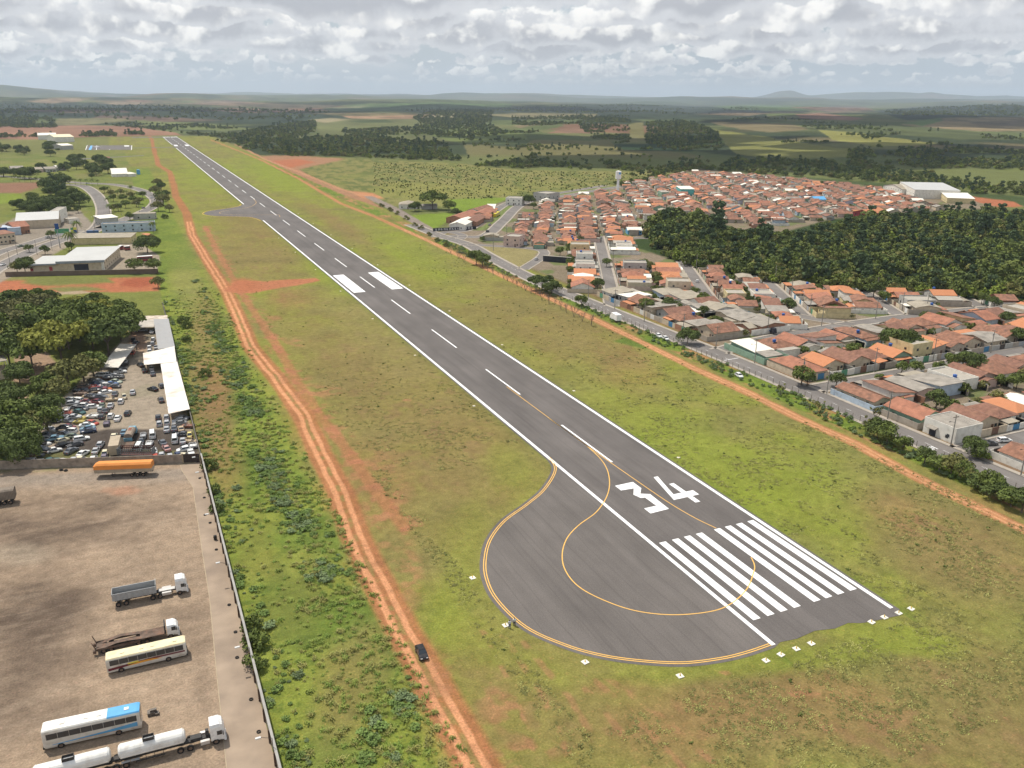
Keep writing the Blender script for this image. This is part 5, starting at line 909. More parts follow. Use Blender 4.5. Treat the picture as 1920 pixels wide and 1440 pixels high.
# ------------------------------------------------------------------ buildings
RF = {
 'old_tile': mat('old_clay_tiles', (.265, .132, .085), .9, var=.28, scale=.7, streak=('X', 4.5, .22), dirt=((.10, .065, .05), .75, .45)),
 'brown_tile': mat('brown_clay_tiles', (.22, .112, .078), .9, var=.28, scale=.7, streak=('X', 4.5, .22), dirt=((.30, .17, .10), .5, .6)),
 'red_tile': mat('red_clay_tiles', (.34, .148, .092), .85, var=.22, scale=.5, streak=('X', 4.5, .2), dirt=((.17, .09, .06), .5, .4)),
 'orange_tile': mat('orange_clay_tiles', (.48, .20, .095), .85, var=.10, scale=.5, streak=('X', 4.5, .15), dirt=((.34, .16, .09), .4, .5)),
 'grey_sheet': mat('grey_fibre_cement', (.30, .27, .23), .9, var=.18, scale=.4, streak=('X', 2.8, .18), dirt=((.12, .11, .095), .55, .3)),
 'tan_sheet': mat('tan_fibre_cement', (.33, .29, .225), .9, var=.12, scale=.4, streak=('X', 2.8, .15), dirt=((.20, .17, .13), .5, .3)),
 'white_sheet': mat('white_metal_sheet', (.76, .72, .62), .55, var=.05, scale=.3, streak=('X', 2.4, .06), dirt=((.5, .42, .32), .25, .3)),
 'blue_sheet': mat('pale_blue_sheet', (.42, .48, .56), .5, var=.08, streak=('X', 2.4, .1)),
 'concrete': mat('concrete_slab_roof', (.36, .33, .28), .9, var=.15, scale=.5, dirt=((.20, .18, .15), .5, .5)),
 'cream': mat('cream_flat_roof', (.68, .61, .42), .7, var=.06)}
WL = {k: mat('wall_'+k, c, .9, var=.10, scale=.5, dirt=((c[0]*.55, c[1]*.5, c[2]*.45), .45, .7)) for k, c in dict(beige=(.54, .45, .33), white=(.72, .69, .62), bare=(.38, .33, .27), brick=(.34, .18, .115), green=(.24, .36, .26), blue=(.42, .50, .58), pink=(.56, .42, .36), yellow=(.60, .50, .28), grey=(.40, .39, .36), lilac=(.42, .40, .48), turquoise=(.12, .45, .42), red=(.38, .06, .07), navy=(.03, .08, .25), dark=(.035, .035, .045), skyblue=(.16, .42, .68)).items()}
DOORM = mat('door_brown', (.13, .075, .05), .6, var=.1); WINM = mat('window_glass', (.035, .04, .045), .15, var=.1, spec=.6); GATE = {'dark': mat('dark_gate', (.06, .045, .04), .7), 'grey': mat('grey_gate', (.33, .34, .35), .6), 'brown': mat('brown_gate', (.17, .09, .06), .7), 'green': mat('green_gate', (.10, .28, .17), .6), 'blue': mat('blue_gate', (.06, .20, .36), .6), 'white': mat('white_gate', (.66, .65, .62), .5)}
TANKB = mat('blue_water_tank', (.03, .10, .33), .5)
def roof_mb(kind, x0, x1, y0, y1, z, pitch=.30, ov=.45, axis='y', th=.12):
    """gable / hip / shed / flat roof over a rectangle; returns (roof MB, gable MB)"""
    mb = MB(); gb = MB(); X0, X1, Y0, Y1 = x0-ov, x1+ov, y0-ov, y1+ov
    if kind == 'flat':
        mb.box(x0-.1, x1+.1, y0-.1, y1+.1, z+.003, z+.15); return mb, gb
    if kind == 'shed':
        rise = (x1-x0 if axis == 'y' else y1-y0)*pitch*.45
        zz = [z+.02, z+.02+rise, z+.02+rise, z+.02] if axis == 'y' else [z+.02, z+.02, z+.02+rise, z+.02+rise]
        c = [(X0, Y0), (X1, Y0), (X1, Y1), (X0, Y1)]; mb.add([(a, b, q) for (a, b), q in zip(c, zz)]+[(a, b, q+th) for (a, b), q in zip(c, zz)], [(0, 3, 2, 1), (4, 5, 6, 7), (0, 1, 5, 4), (1, 2, 6, 5), (2, 3, 7, 6), (3, 0, 4, 7)])
        if axis == 'y': gb.add([(x0+.02, y0+.02, z), (x1-.02, y0+.02, z), (x1-.02, y0+.02, z+rise), (x0+.02, y1-.02, z), (x1-.02, y1-.02, z), (x1-.02, y1-.02, z+rise)], [(0, 1, 2), (3, 5, 4), (1, 4, 5, 2)])
        else: gb.add([(x0+.02, y0+.02, z), (x0+.02, y1-.02, z), (x0+.02, y1-.02, z+rise), (x1-.02, y0+.02, z), (x1-.02, y1-.02, z), (x1-.02, y1-.02, z+rise)], [(0, 2, 1), (3, 4, 5), (1, 2, 5, 4)])
        return mb, gb
    sw = axis == 'x'
    if sw: X0, X1, Y0, Y1, x0, x1, y0, y1 = Y0, Y1, X0, X1, y0, y1, x0, x1
    f = (lambda p: (p[1], p[0], p[2])) if sw else (lambda p: p)
    xm = (X0+X1)/2; h = (X1-X0)/2*pitch; e = z+.02-ov*pitch+.12; hip = (X1-X0)/2*.9 if kind == 'hip' else 0
    hip = min(hip, (Y1-Y0)*.42); R0, R1 = (xm, Y0+hip, e+h), (xm, Y1-hip, e+h)
    v = [f(p) for p in ((X0, Y0, e), (X1, Y0, e), (X1, Y1, e), (X0, Y1, e), R0, R1)]; v += [(a, b, c-th) for a, b, c in v]
    fs = [(0, 4, 5, 3), (1, 2, 5, 4), (6, 9, 11, 10), (7, 10, 11, 8)]+[(0, 6, 7, 1), (1, 7, 8, 2), (2, 8, 9, 3), (3, 9, 6, 0)][1::2]
    fs += [(0, 1, 4), (2, 3, 5), (6, 10, 7), (8, 11, 9)] if kind == 'hip' else [(0, 6, 10, 4), (4, 10, 7, 1), (3, 5, 11, 9), (5, 2, 8, 11)]
    mb.add(v, fs if not sw else [q[::-1] for q in fs])
    if kind != 'hip':
        hh = (x1-x0)/2*pitch-.02
        for y in (y0+.02, y1-.02): gb.add([f((x0+.05, y, z-.05)), f((x1-.05, y, z-.05)), f((xm, y, z+hh))], [(0, 1, 2)])
    return mb, gb
def building(name, loc, rz, w, d, h, roof, rmat, wmat, label, cat, group=None, pitch=.3, ov=.45, axis='y', parapet=0, wins=None, door=True, gates=None, ext=None, tank=False, lwall=None, story=0):
    """front face is local y=-d/2"""
    r = empty(name, loc, rz, label, cat, group); wm = WL[wmat] if isinstance(wmat, str) else wmat; rm = RF[rmat] if isinstance(rmat, str) else rmat
    rb, gb = roof_mb(roof, -w/2, w/2, -d/2, d/2, h, pitch, ov, axis); mb = MB().box(-w/2, w/2, -d/2, d/2, -.1, h); mb.add(gb.v, gb.f)
    if parapet:
        t = .15; [mb.box(*q, h+.003, h+parapet) for q in ((-w/2, w/2, -d/2, -d/2+t), (-w/2, w/2, d/2-t, d/2), (-w/2, -w/2+t, -d/2+t, d/2-t), (w/2-t, w/2, -d/2+t, d/2-t))]
        rb = MB().box(-w/2+t+.003, w/2-t-.003, -d/2+t+.003, d/2-t-.003, h+.004, h+.12)
    wl = mb.build('wall', wm, r); ro = rb.build('roof', rm, r)
    lv = [0]+([2.9] if h > 5 else [])
    for z0 in lv:
        n = wins if wins is not None else max(1, int(w/3.4))
        for k in range(n):
            x = -w/2+(k+.5)*w/n
            if door and z0 == 0 and k == n//2:
                MB().box(x-.5, x+.5, -d/2-.05, -d/2-.002, 0, 2.1).build('door', DOORM, r); x += 1.5
                if x > w/2-.8: continue
            MB().box(x-.55, x+.55, -d/2-.045, -d/2-.002, z0+1.05, z0+2.1).build('window', WINM, r)
        if d > 6:
            for s in (-1, 1):
                for k in range(max(1, int(d/5))): y = -d/2+(k+.5)*d/max(1, int(d/5)); MB().box(*sorted((s*(w/2+.045), s*(w/2+.002))), y-.5, y+.5, z0+1.1, z0+2.0).build('window', WINM, r)
    for i, e in enumerate(ext or []):      # (x0,x1,y0,y1,h,kind,rmat,axis,pitch,open)
        x0, x1, y0, y1, eh, ek, em, ax, ep, op = e; rb, gb = roof_mb(ek, x0, x1, y0, y1, eh, ep, .25, ax)
        if op:
            m2 = MB(); [m2.box(a-.1, a+.1, b-.1, b+.1, -.05, eh) for a in (x0+.15, x1-.15) for b in (y0+.15, y1-.15)]; m2.build('veranda_posts', wm, r); rb.build('veranda_roof', RF[em], r)
        else: m2 = MB().box(x0, x1, y0, y1, -.1, eh); m2.add(gb.v, gb.f); m2.build('extension_wall', wm, r); rb.build('extension_roof', RF[em], r)
    if tank: t = MB(); t.cyl(0, 0, 0, 1.0, .62, .72, 10); t.cyl(0, 0, 1.0, 1.22, .74, .3, 10); t = t.build('water_tank', TANKB, r); t.location = (w*.28, d*.2, h+.1 if roof == 'flat' or parapet else h+pitch*w*.35)
    if lwall:      # (x0,x1,y0,y1,h,gate) yard wall with a gate in its street side
        x0, x1, y0, y1, lh, gt, wk = lwall; m2 = MB(); t = .09; gx = (x0+x1)/2+random.uniform(-.25, .25)*(x1-x0); g0, g1 = max(x0+.3, gx-1.5), min(x1-.3, gx+1.5)
        m2.box(x0, g0, y0-t, y0+t, -.05, lh); m2.box(g1, x1, y0-t, y0+t, -.05, lh); m2.box(x0-t, x0+t, y0+t+.002, y1, -.05, lh-.02); m2.box(x1-t, x1+t, y0+t+.002, y1, -.05, lh-.04); m2.build('yard_wall', WL[wk], r)
        MB().box(g0+.01, g1-.01, y0-.05, y0+.05, .02, lh-.08).build('street_gate', GATE[gt], r)
    return r
def frontpx(a, b, depth, z=0.0):
    (x0, y0), (x1, y1) = P(*a, z), P(*b, z); an = math.atan2(y1-y0, x1-x0); L_ = math.hypot(x1-x0, y1-y0)
    return ((x0+x1)/2-math.sin(an)*depth/2, (y0+y1)/2+math.cos(an)*depth/2, 0), an, L_
def bpx(name, a, b, depth, h, roof, rmat, wmat, label, cat='building', **k):
    loc, an, L_ = frontpx(a, b, depth); return building(name, loc, an, L_, depth, h, roof, rmat, wmat, label, cat, **k)
# ------------------------------------------------------------------ left side, from the scrapyard to the hangars
GREYROOF = mat('light_grey_metal_roof', (.46, .46, .44), .5, var=.05, scale=.1, streak=('X', 1.2, .06)); FASC = mat('blue_grey_fascia', (.26, .29, .32), .6)
loc, an, L_ = frontpx((112, 512), (196, 509), 44)
r = building('warehouse', loc, an, L_, 44, 6.2, 'shed', GREYROOF, 'beige', 'large warehouse with flat light grey roof, tan walls and a dark doorway', 'warehouse', pitch=.02, ov=.9, axis='x', wins=0, door=False)
MB().box(-L_*.16, L_*.16, -22.06, -22.003, 0, 4.6).build('doorway', WL['dark'], r); MB().box(L_/2-1.2, L_/2+.06, -22.08, -20.8, 0, 6.15).build('corner_pillar', WL['white'], r); MB().box(-L_/2-1, L_/2+1, -23.02, -22.92, 5.3, 6.6).build('fascia', FASC, r)
MB().box(-L_/2-13, -L_/2-.01, -21.5, 2, -.1, 5.0).build('annex_wall', WL['beige'], r); MB().box(-L_/2-14.2, -L_/2+.2, -22.9, 2.6, 5.3, 5.55).build('annex_roof', GREYROOF, r); MB().box(-L_/2-14.2, -L_/2-1.02, -23.02, -22.92, 4.7, 5.5).build('annex_fascia', FASC, r); MB().box(-L_/2-5, -L_/2-3.4, -21.55, -21.503, .4, 3.6).build('red_panel', WL['red'], r)
w = empty('compound_wall', (0, 0, 0), 0, 'low brown wall in front of the large grey roofed warehouse', 'wall'); (x0, y0), (x1, y1) = P(11, 519), P(297, 513); w.location = (x0, y0, 0); w.rotation_euler.z = math.atan2(y1-y0, x1-x0); LW = math.hypot(x1-x0, y1-y0); MB().box(0, LW, -.12, .12, 0, 2.6).build('panel', mat('brown_wall', (.15, .11, .085), .95, var=.2, scale=.3), w); MB().box(0, LW, -.18, .18, 2.603, 2.7).build('coping', WALLC, w)
bpx('office_block', (135, 459), (246, 457), 14, 4.2, 'shed', 'tan_sheet', 'yellow', 'long low yellow building with pale roof directly behind the grey warehouse', wins=0, door=False, axis='x', pitch=.15, ov=.5)
bpx('office_block', (192, 437), (291, 433), 10, 5.5, 'flat', 'grey_sheet', 'blue', 'long pale blue two storey block with parapet right of the blue containers', wins=6, door=False, parapet=.8); bpx('store_shed', (190, 424), (223, 421), 14, 5.5, 'shed', 'white_sheet', 'grey', 'white roofed shed behind the left end of the pale blue block', wins=0, door=False, axis='x', pitch=.1); bpx('store_shed', (250, 412), (291, 411), 8, 4.5, 'flat', 'tan_sheet', 'grey', 'thin pale roofed building behind the right end of the pale blue block', wins=2, door=False)
r = bpx('market_hall', (32, 430), (112, 426), 34, 6, 'gable', GREYROOF, 'beige', 'long grey vaulted roof hall with a white stepped gable front', wins=0, door=False, axis='x', pitch=.22, ov=.3)
r = bpx('hall_front', (110, 421), (128, 410), 6, 9.0, 'flat', 'concrete', 'white', 'tall white building front at the right end of the vaulted hall', wins=2, parapet=.5); bpx('store_shed', (130, 420), (150, 418), 9, 3.5, 'flat', 'concrete', 'white', 'small white flat roofed store beside the tall white hall front', wins=1)
bpx('tiled_house', (28, 440), (57, 437), 16, 5.0, 'gable', 'red_tile', 'brick', 'red tiled gabled house in front of the vaulted hall', wins=2, axis='x', pitch=.35); bpx('apartment_house', (0, 459), (31, 455), 14, 6.4, 'shed', 'old_tile', 'beige', 'beige two storey house with balconies at the left edge of the photo', wins=4, axis='x', pitch=.1); r = bpx('shop_building', (4, 442), (40, 440), 16, 5, 'flat', 'blue_sheet', 'blue', 'pale blue flat roofed shop behind the beige two storey house', wins=0); MB().box(-8, -2, -8.2, -8.01, 3, 5.6).build('sign_panel', WL['navy'], r)
for i, (a, b) in enumerate((((163, 441), (177, 441)), ((177.5, 441), (186, 440)))):
    loc, an, L_ = frontpx(a, b, 2.6); r = empty('shipping_container', loc, an, '%s of two blue containers left of the pale blue block' % ('left' if i == 0 else 'right'), 'container', 'blue shipping containers') if False else empty('shipping_container', loc, an, '%s of two blue containers left of the pale blue block' % ('left' if i == 0 else 'right'), 'container', 'blue shipping containers'); MB().box(-L_/2, L_/2, -1.3, 1.3, .1, 2.9).build('box', mat('container_blue', (.05, .11, .25), .6, var=.1, streak=('X', 5, .3)), r); MB().box(-L_/2-.03, L_/2+.03, -1.33, 1.33, 2.903, 3.0).build('roof', mat('container_blue', (0, 0, 0)), r)
loc, an, L_ = frontpx((104, 443), (131, 442), .4); r = empty('billboard', loc, an, 'wide green and white advertising board beside the avenue', 'billboard'); MB().box(-L_/2, L_/2, -.15, .15, 1, 5.0).build('board', mat('green_board', (.09, .30, .15), .6), r); MB().box(-L_/2, L_/2, -.18, -.153, 1, 1.9).build('white_strip', PAINT, r); MB().box(-L_/2+.4, -L_/2+.6, -.1, .1, 0, 1).box(L_/2-.6, L_/2-.4, -.1, .1, 0, 1).build('legs', STEEL, r)
loc = P(113, 465); r = empty('sign_tower', loc, 0, 'tall pole sign with blue top beside the avenue palm', 'sign'); MB().cyl(0, 0, 0, 14, .3, .22, 8).build('pole', mat('pole_grey', (.3, .3, .3)), r); MB().box(-1.1, 1.1, -.3, .3, 12, 15.5).build('sign_panel', WL['navy'], r)
(x, y) = P(139, 437); r = empty('flag_mural', (x, y, 0), 0, 'small yellow green and blue painted panel by the avenue trees', 'panel'); MB().box(-1.9, 1.9, -.1, .1, 0, 4).build('panel', mat('mural_yellow', (.65, .6, .08)), r); MB().box(-.2, 1.9, -.16, -.103, 0, 2.2).build('blue_part', WL['navy'], r); MB().box(-1.9, -.22, -.16, -.103, 2.2, 4).build('green_part', GATE['green'], r)
bpx('kiosk', (58, 513), (77, 512), 7, 2.8, 'flat', 'white_sheet', 'red', 'small red kiosk with white roof left of the warehouse', wins=1)
def small_bus(a, b, label, m, top, h=2.9):
    loc, an, L_ = frontpx(a, b, 2.3); r = empty('bus', loc, an, label, 'bus'); MB().box(-L_/2, L_/2, -1.15, 1.15, .35, h).build('body', m, r); MB().box(-L_/2+.02, L_/2-.02, -1.18, 1.18, h+.003, h+.14).build('roof', top, r)
    MB().box(-L_/2+.3, L_/2-.3, -1.175, -1.152, 1.5, 2.3).build('window_band', GLASS, r); truck_wheels(r, (-L_*.3, L_*.3), .98, .42, .25); return r
RW = mat('dark_red_paint', (.25, .05, .05), .4); small_bus((258, 491), (287, 489), 'long red and white bus parked behind the two clipped trees', RW, PAINT); loc, an, L_ = frontpx((233, 470), (245, 469), 5)
for i, (a, b) in enumerate((((234, 470), (245, 469)), ((226, 469), (232, 468)))):
    r = small_bus(a, b, '%s red and white van beside the warehouse back corner' % ('nearer' if i == 0 else 'farther'), RW, PAINT, 2.6)
bpx('guard_house', (272, 450), (285, 449), 8, 3, 'hip', 'orange_tile', 'white', 'tiny white house with orange roof by the airfield fence', wins=1)
# roads on the left
ROAD = asphalt('road_asphalt', (.165, .150, .138), .06); PAVE = mat('pavement', (.34, .30, .25), .9, var=.12, scale=.4); mb = MB(); kb = MB()
def road(pts, w, z=.03, world=False, side=1.4):
    q = smooth([p if world else P(*p) for p in pts], 6); ribbon(mb, q, w, z)
    for s in (-1, 1): a = len(kb.v); ribbon(kb, q, side, .13, s*(w/2+side/2)); 
    for s in (-1, 1): ribbon(kb, q, .02, .09, s*(w/2+.005))
AV = [(-30, 520), (0, 500), (60, 471), (120, 449), (165, 437), (186, 424), (194, 403), (191, 383), (178, 363), (155, 349), (120, 346)]
road(AV, 9.5); road([(-30, 487), (0, 473), (60, 455), (100, 443), (150, 432)], 8); road([(186, 428), (215, 418), (262, 400), (288, 386), (290, 372), (262, 356), (212, 346), (150, 343), (60, 335), (-30, 328)], 8.5)
struct('avenue', mb, ROAD); struct('pavement', kb, PAVE)
# far left sheds, tent, hangars, aeroplane
bpx('farm_shed', (22, 322), (46, 321), 18, 4, 'gable', 'grey_sheet', 'grey', 'leftmost low grey shed among the trees beyond the avenue', wins=2, axis='x', pitch=.25); bpx('farm_shed', (44, 325), (82, 323), 16, 4, 'gable', 'tan_sheet', 'pink', 'long pale shed among the trees beyond the avenue', wins=3, axis='x', pitch=.25); bpx('farm_shed', (86, 323), (106, 322), 16, 4, 'gable', 'grey_sheet', 'grey', 'middle grey shed right of the long pale shed', wins=2, axis='x', pitch=.25); bpx('farm_shed', (108, 320), (125, 319), 16, 4, 'gable', 'white_sheet', 'grey', 'small white roofed shed at the right of the shed row', wins=2, axis='x', pitch=.25)
r = bpx('events_tent', (211, 332), (240, 331), 26, 3.5, 'gable', 'white_sheet', 'white', 'bright white peaked tent building in the green field', wins=0, door=False, axis='x', pitch=.42); bpx('events_annex', (241, 331.5), (256, 330.5), 16, 3.2, 'shed', 'white_sheet', 'white', 'low white annex right of the peaked tent building', wins=0, door=False, axis='x', pitch=.1)
x, y = P(260, 327); r = empty('water_tank', (x, y, 0), 0, 'small sky blue tank right of the white tent building', 'tank'); MB().cyl(0, 0, 0, 5.5, 2, 2, 12).build('shell', BLU, r); MB().cyl(0, 0, 5.503, 5.9, 2.05, .4, 12).build('lid', BLU, r)
bpx('hangar', (72, 262), (106, 261.5), 60, 9, 'gable', 'white_sheet', 'white', 'left white roofed hangar near the far end of the runway', wins=0, door=False, axis='x', pitch=.12); bpx('hangar', (103, 267), (140, 266), 60, 10, 'gable', 'cream', 'white', 'larger cream roofed hangar right of the white hangar', wins=0, door=False, axis='x', pitch=.14); bpx('hangar', (117, 281), (138, 280), 36, 7, 'gable', 'white_sheet', 'grey', 'small white hangar in front of the cream hangar', wins=0, door=False, axis='x', pitch=.14)
bpx('field_shelter', (190, 302), (207, 301.5), 12, 4, 'gable', 'brown_tile', 'brick', 'dark open shelter in the field before the apron', wins=1, axis='x')
x, y = P(181, 277.5); r = empty('light_aircraft', (x, y, 0), math.radians(-25), 'white twin engined aeroplane parked on the dark apron', 'aeroplane'); PW = PAINT
mb = MB(); loft(mb, [(-7.5, [(.05, 1.9), (.25, 2.1), (.05, 2.4)]), (-4, [(.25, 1.4), (.6, 1.9), (.3, 2.5)]), (2, [(.4, 1.1), (.85, 1.8), (.4, 2.7)]), (5, [(.35, 1.0), (.7, 1.6), (.3, 2.3)]), (7.2, [(.08, 1.2), (.2, 1.5), (.08, 1.8)])]); mb.build('fuselage', PW, r)
for s in (-1, 1): MB().add([(1.6, s*.6, 1.35), (-.6, s*.6, 1.35), (0, s*8.5, 1.7), (1.0, s*8.5, 1.7), (1.6, s*.6, 1.6), (-.6, s*.6, 1.6), (0, s*8.5, 1.82), (1.0, s*8.5, 1.82)], [(0, 1, 2, 3), (7, 6, 5, 4), (0, 4, 5, 1), (1, 5, 6, 2), (2, 6, 7, 3), (3, 7, 4, 0)]).build('wing', PW, r); e = MB(); e.tube((2.6, s*2.6, 1.6), (-.4, s*2.6, 1.6), .42, .3, 8); e.build('engine', PW, r); MB().add([(-6.2, s*.1, 2.2), (-7.4, s*.1, 2.2), (-7.2, s*2.8, 2.3), (-6.6, s*2.8, 2.3), (-6.2, s*.1, 2.32), (-7.4, s*.1, 2.32), (-7.2, s*2.8, 2.38), (-6.6, s*2.8, 2.38)], [(0, 1, 2, 3), (7, 6, 5, 4), (0, 4, 5, 1), (1, 5, 6, 2), (2, 6, 7, 3), (3, 7, 4, 0)]).build('tailplane', PW, r); m2 = MB(); m2.tube((0, s*2.6, 0), (0, s*2.6, 1.5), .14, .1, 6); m2.build('wheel_leg', STEEL, r)
MB().prism([(-5.4, -.07), (-7.6, -.07), (-7.6, .07), (-5.4, .07)], 2.2, 4.6).build('fin', PW, r); m2 = MB(); m2.tube((5.2, 0, 0), (5.2, 0, 1.2), .12, .1, 6); m2.build('nose_leg', STEEL, r)
# unfinished frame with a blue tank at the left edge
x, y = P(8, 712); r = empty('steel_frame_house', (x-4, y+4, 0), .25, 'unfinished house with white steel frame and sky blue tank at the left edge', 'building'); MB().box(-6, 5, -4, 4, -.1, 2.9).build('wall', WL['beige'], r); mb = MB(); [mb.box(a-.09, a+.09, b-.09, b+.09, 2.9, 6.2) for a in (-5.8, -2, 1.5, 4.8) for b in (-3.8, 3.8)]; [mb.box(-6, 5, b-.09, b+.09, 6.2, 6.4) for b in (-3.8, 3.8)]; mb.build('steel_frame', PAINT, r); m2 = MB(); m2.cyl(0, 1, 6.4, 8.0, 1.6, 1.6, 12); m2.build('water_tank', BLU, r); MB().box(-6, 5, -4.1, 4.1, 6.403, 6.5).build('slab', RF['tan_sheet'], r)
random.seed(21)
# trees of the grove beside the scrapyard: (kind, x, y, scale, words)
for k, px, py, s, lab in (
 ('broad_bright', 118, 688, 1.25, 'yellow green umbrella shaped tree in front of the grove, above the scrapyard'), ('broad_dark', 205, 668, 1.15, 'dark spreading tree touching the slanting white carport roof'), ('broad_mid', 228, 640, 1.05, 'mid green spreading tree behind the carport roof'),
 ('broad_mid', 150, 640, 1.2, 'mid green spreading tree in the middle of the grove'), ('broad_dark', 92, 640, 1.1, 'dark spreading tree left of the grove middle'), ('broad_brown', 25, 640, 1.25, 'brownish spreading tree at the left of the grove'), ('broad_dark', 20, 690, 1.0, 'dark spreading tree above the steel frame house'),
 ('broad_mid', 62, 692, .95, 'mid green spreading tree beside the bare earth clearing'), ('big_dark', 118, 612, 1.2, 'bluish dark crowned tree at the back of the grove'), ('broad_brown', 60, 600, 1.1, 'olive brown spreading tree at the back left of the grove'), ('broad_dark', 8, 596, 1.1, 'dark tree at the back left corner of the grove'),
 ('broad_bright', 190, 610, 1.0, 'yellowish spreading tree at the back right of the grove'), ('broad_mid', 225, 606, .9, 'green tree nearest the far carport'), ('big_dark', 160, 600, 1.0, 'dark round crowned tree behind the yellow green ones'), ('round_dark', 95, 575, 1.2, 'small dark tree at the rear edge of the grove'),
 ('big_dark', 38, 720, .65, 'dark small tree standing right of the steel frame house'), ('broad_mid', 95, 735, .62, 'low olive tree above the car piles'), ('round_olive', 130, 728, 1.35, 'olive round tree bordering the car piles at the carport'), ('round_olive', 158, 716, 1.3, 'olive tree next to the corner of the slanting carport'), ('round_mid', 176, 705, 1.1, 'green tree tucked under the slanting carport end'),
 ('round_olive', 110, 752, 1.2, 'olive tree halfway down the edge of the car piles'), ('big_dark', 92, 782, .75, 'very dark bushy tree half way down the car piles'), ('round_mid', 70, 755, 1.0, 'green tree behind the dark bushy one at the piles'), ('big_dark', 12, 770, .9, 'dark tree at the left edge above the dirt path'), ('big_dark', 30, 795, .8, 'dark tree right of the left edge tree'),
 ('round_mid', 92, 815, 1.25, 'bright crowned tree beside the lower car piles'), ('round_olive', 64, 822, 1.3, 'olive tree beside the lower car piles'), ('round_mid', 46, 846, 1.45, 'green tree behind the left end of the stained wall'), ('big_dark', 14, 866, .95, 'dark tree at the left end of the stained wall'), ('big_dark', 34, 872, .8, 'dark bushy tree touching the stained wall'), ('round_mid', 10, 838, 1.4, 'green tree at the left photo edge behind the wall'), ('round_dark', 60, 862, 1.1, 'dark small tree beside the silver and white wrecks')):
    tree(k, px, py, lab, s*(.95 if py < 622 or py > 730 else 1.14), 'trees of the grove by the scrapyard')
for k, px, py, s, lab in (
 ('big_dark', 277, 474, 1.05, 'dark round tree in the warehouse yard by the airfield fence'), ('round_mid', 254, 512, 1.15, 'left of two clipped trees in the warehouse yard'), ('round_mid', 290, 511, 1.1, 'right of two clipped trees in the warehouse yard'), ('round_olive', 297, 540, .9, 'thin tree at the corner of the red earth lot'), ('round_dark', 85, 477, .8, 'small tree on the avenue median near the warehouse'), ('small', 55, 473, 1.2, 'slim tree on the avenue median left of the pole sign'), ('round_olive', 33, 512, 1.0, 'left bushy tree at the warehouse wall corner'), ('big_dark', 48, 512, .85, 'taller dark tree at the warehouse wall corner'), ('round_mid', 130, 470, .8, 'low bush tree below the avenue palm'), ('round_mid', 20, 455, .8, 'green tree before the beige two storey house'), ('small', 97, 447, 1.3, 'little tree left of the green billboard'), ('round_olive', 285, 452, .7, 'small olive tree near the tiny orange roofed house'), ('small', 244, 413, 1.5, 'little dark tree behind the pale blue block')):
    tree(k, px, py, lab, s)
for px, py, s, lab in ((135, 470, 1.25, 'large palm in front of the yellow building'), (147, 441, 1.0, 'palm on the avenue corner near the vaulted hall'), (288, 436, .8, 'palm at the right end of the pale blue block')): tree('palm', px, py, lab, s, cat='palm')
n = 0
for px, py in ((196, 362), (204, 364), (209, 368), (213, 378), (221, 372), (227, 366), (231, 378), (238, 372), (246, 372), (250, 381), (258, 376), (262, 383), (268, 372), (206, 400), (214, 397), (222, 396), (204, 386), (256, 388), (236, 390), (246, 362)):
    n += 1; tree(('round_olive', 'round_mid', 'palm')[n % 3], px, py, 'small tree on the grass island inside the road loop, %s from the left kerb' % ordinal(n), .8 if n % 3 == 2 else .95, 'trees inside the road loop')
n = 0
for px, py, k, s in ((296, 350, 'round_olive', 1.3), (303, 358, 'round_dark', 1.3), (292, 366, 'round_olive', 1.4), (300, 378, 'round_mid', 1.3), (307, 385, 'round_olive', 1.5), (297, 396, 'round_olive', 1.3), (312, 370, 'round_dark', 1.0), (318, 398, 'round_olive', 1.0), (310, 410, 'shrub_mid', 1.5)):
    n += 1; tree(k, px, py, 'olive bushy tree between the road loop and the red track, %s from the far end' % ordinal(n), s, 'bushes by the road loop')
n = 0
for i in range(16): n += 1; tree('palm', 26+i*10.5, 340.5+i*.55, 'palm in the row along the far avenue, %s from the left edge' % ordinal(n), .7, 'palms along the far avenue', cat='palm')
# ------------------------------------------------------------------ the town on the right
random.seed(33)
mb = MB(); kb = MB()
road([(93.5, -40), (91.5, 60), (90.6, 122), (90, 160), (90.5, 200), (90, 240), (88, 290), (85.5, 350), (84.5, 400), (89, 470), (93, 512), (91, 540), (88, 564), (86, 620)], 8.2, world=True, side=1.6)
road([(94, 143), (200, 143), (330, 141)], 6.4, .034, True, 1.3); road([(94, 201), (150, 202), (220, 203), (330, 198)], 6.4, .034, True, 1.3); road([(92, 250), (126, 257), (188, 261), (260, 256), (340, 240)], 6.6, .034, True, 1.3)
VV = (.47, .8827); UU = (.8827, -.47)
def uv(u, v): return (u*UU[0]+v*VV[0], u*UU[1]+v*VV[1])
STR = [(-72.4, 362, 545), (-25.1, 352, 455), (12.6, 322, 408), (57.2, 330, 380), (103, 335, 366)]
for u, v0, v1 in STR: road([uv(u, v0), uv(u, (v0+v1)/2), uv(u, v1)], 6, .038, True, 1.4)
road([uv(-72.4, 362), (100, 345), (92, 330)], 6, .036, True, .8); road([uv(-25.1, 352), uv(-6, 338), uv(12.6, 322), uv(30, 310)], 6.5, .036, True, .8)
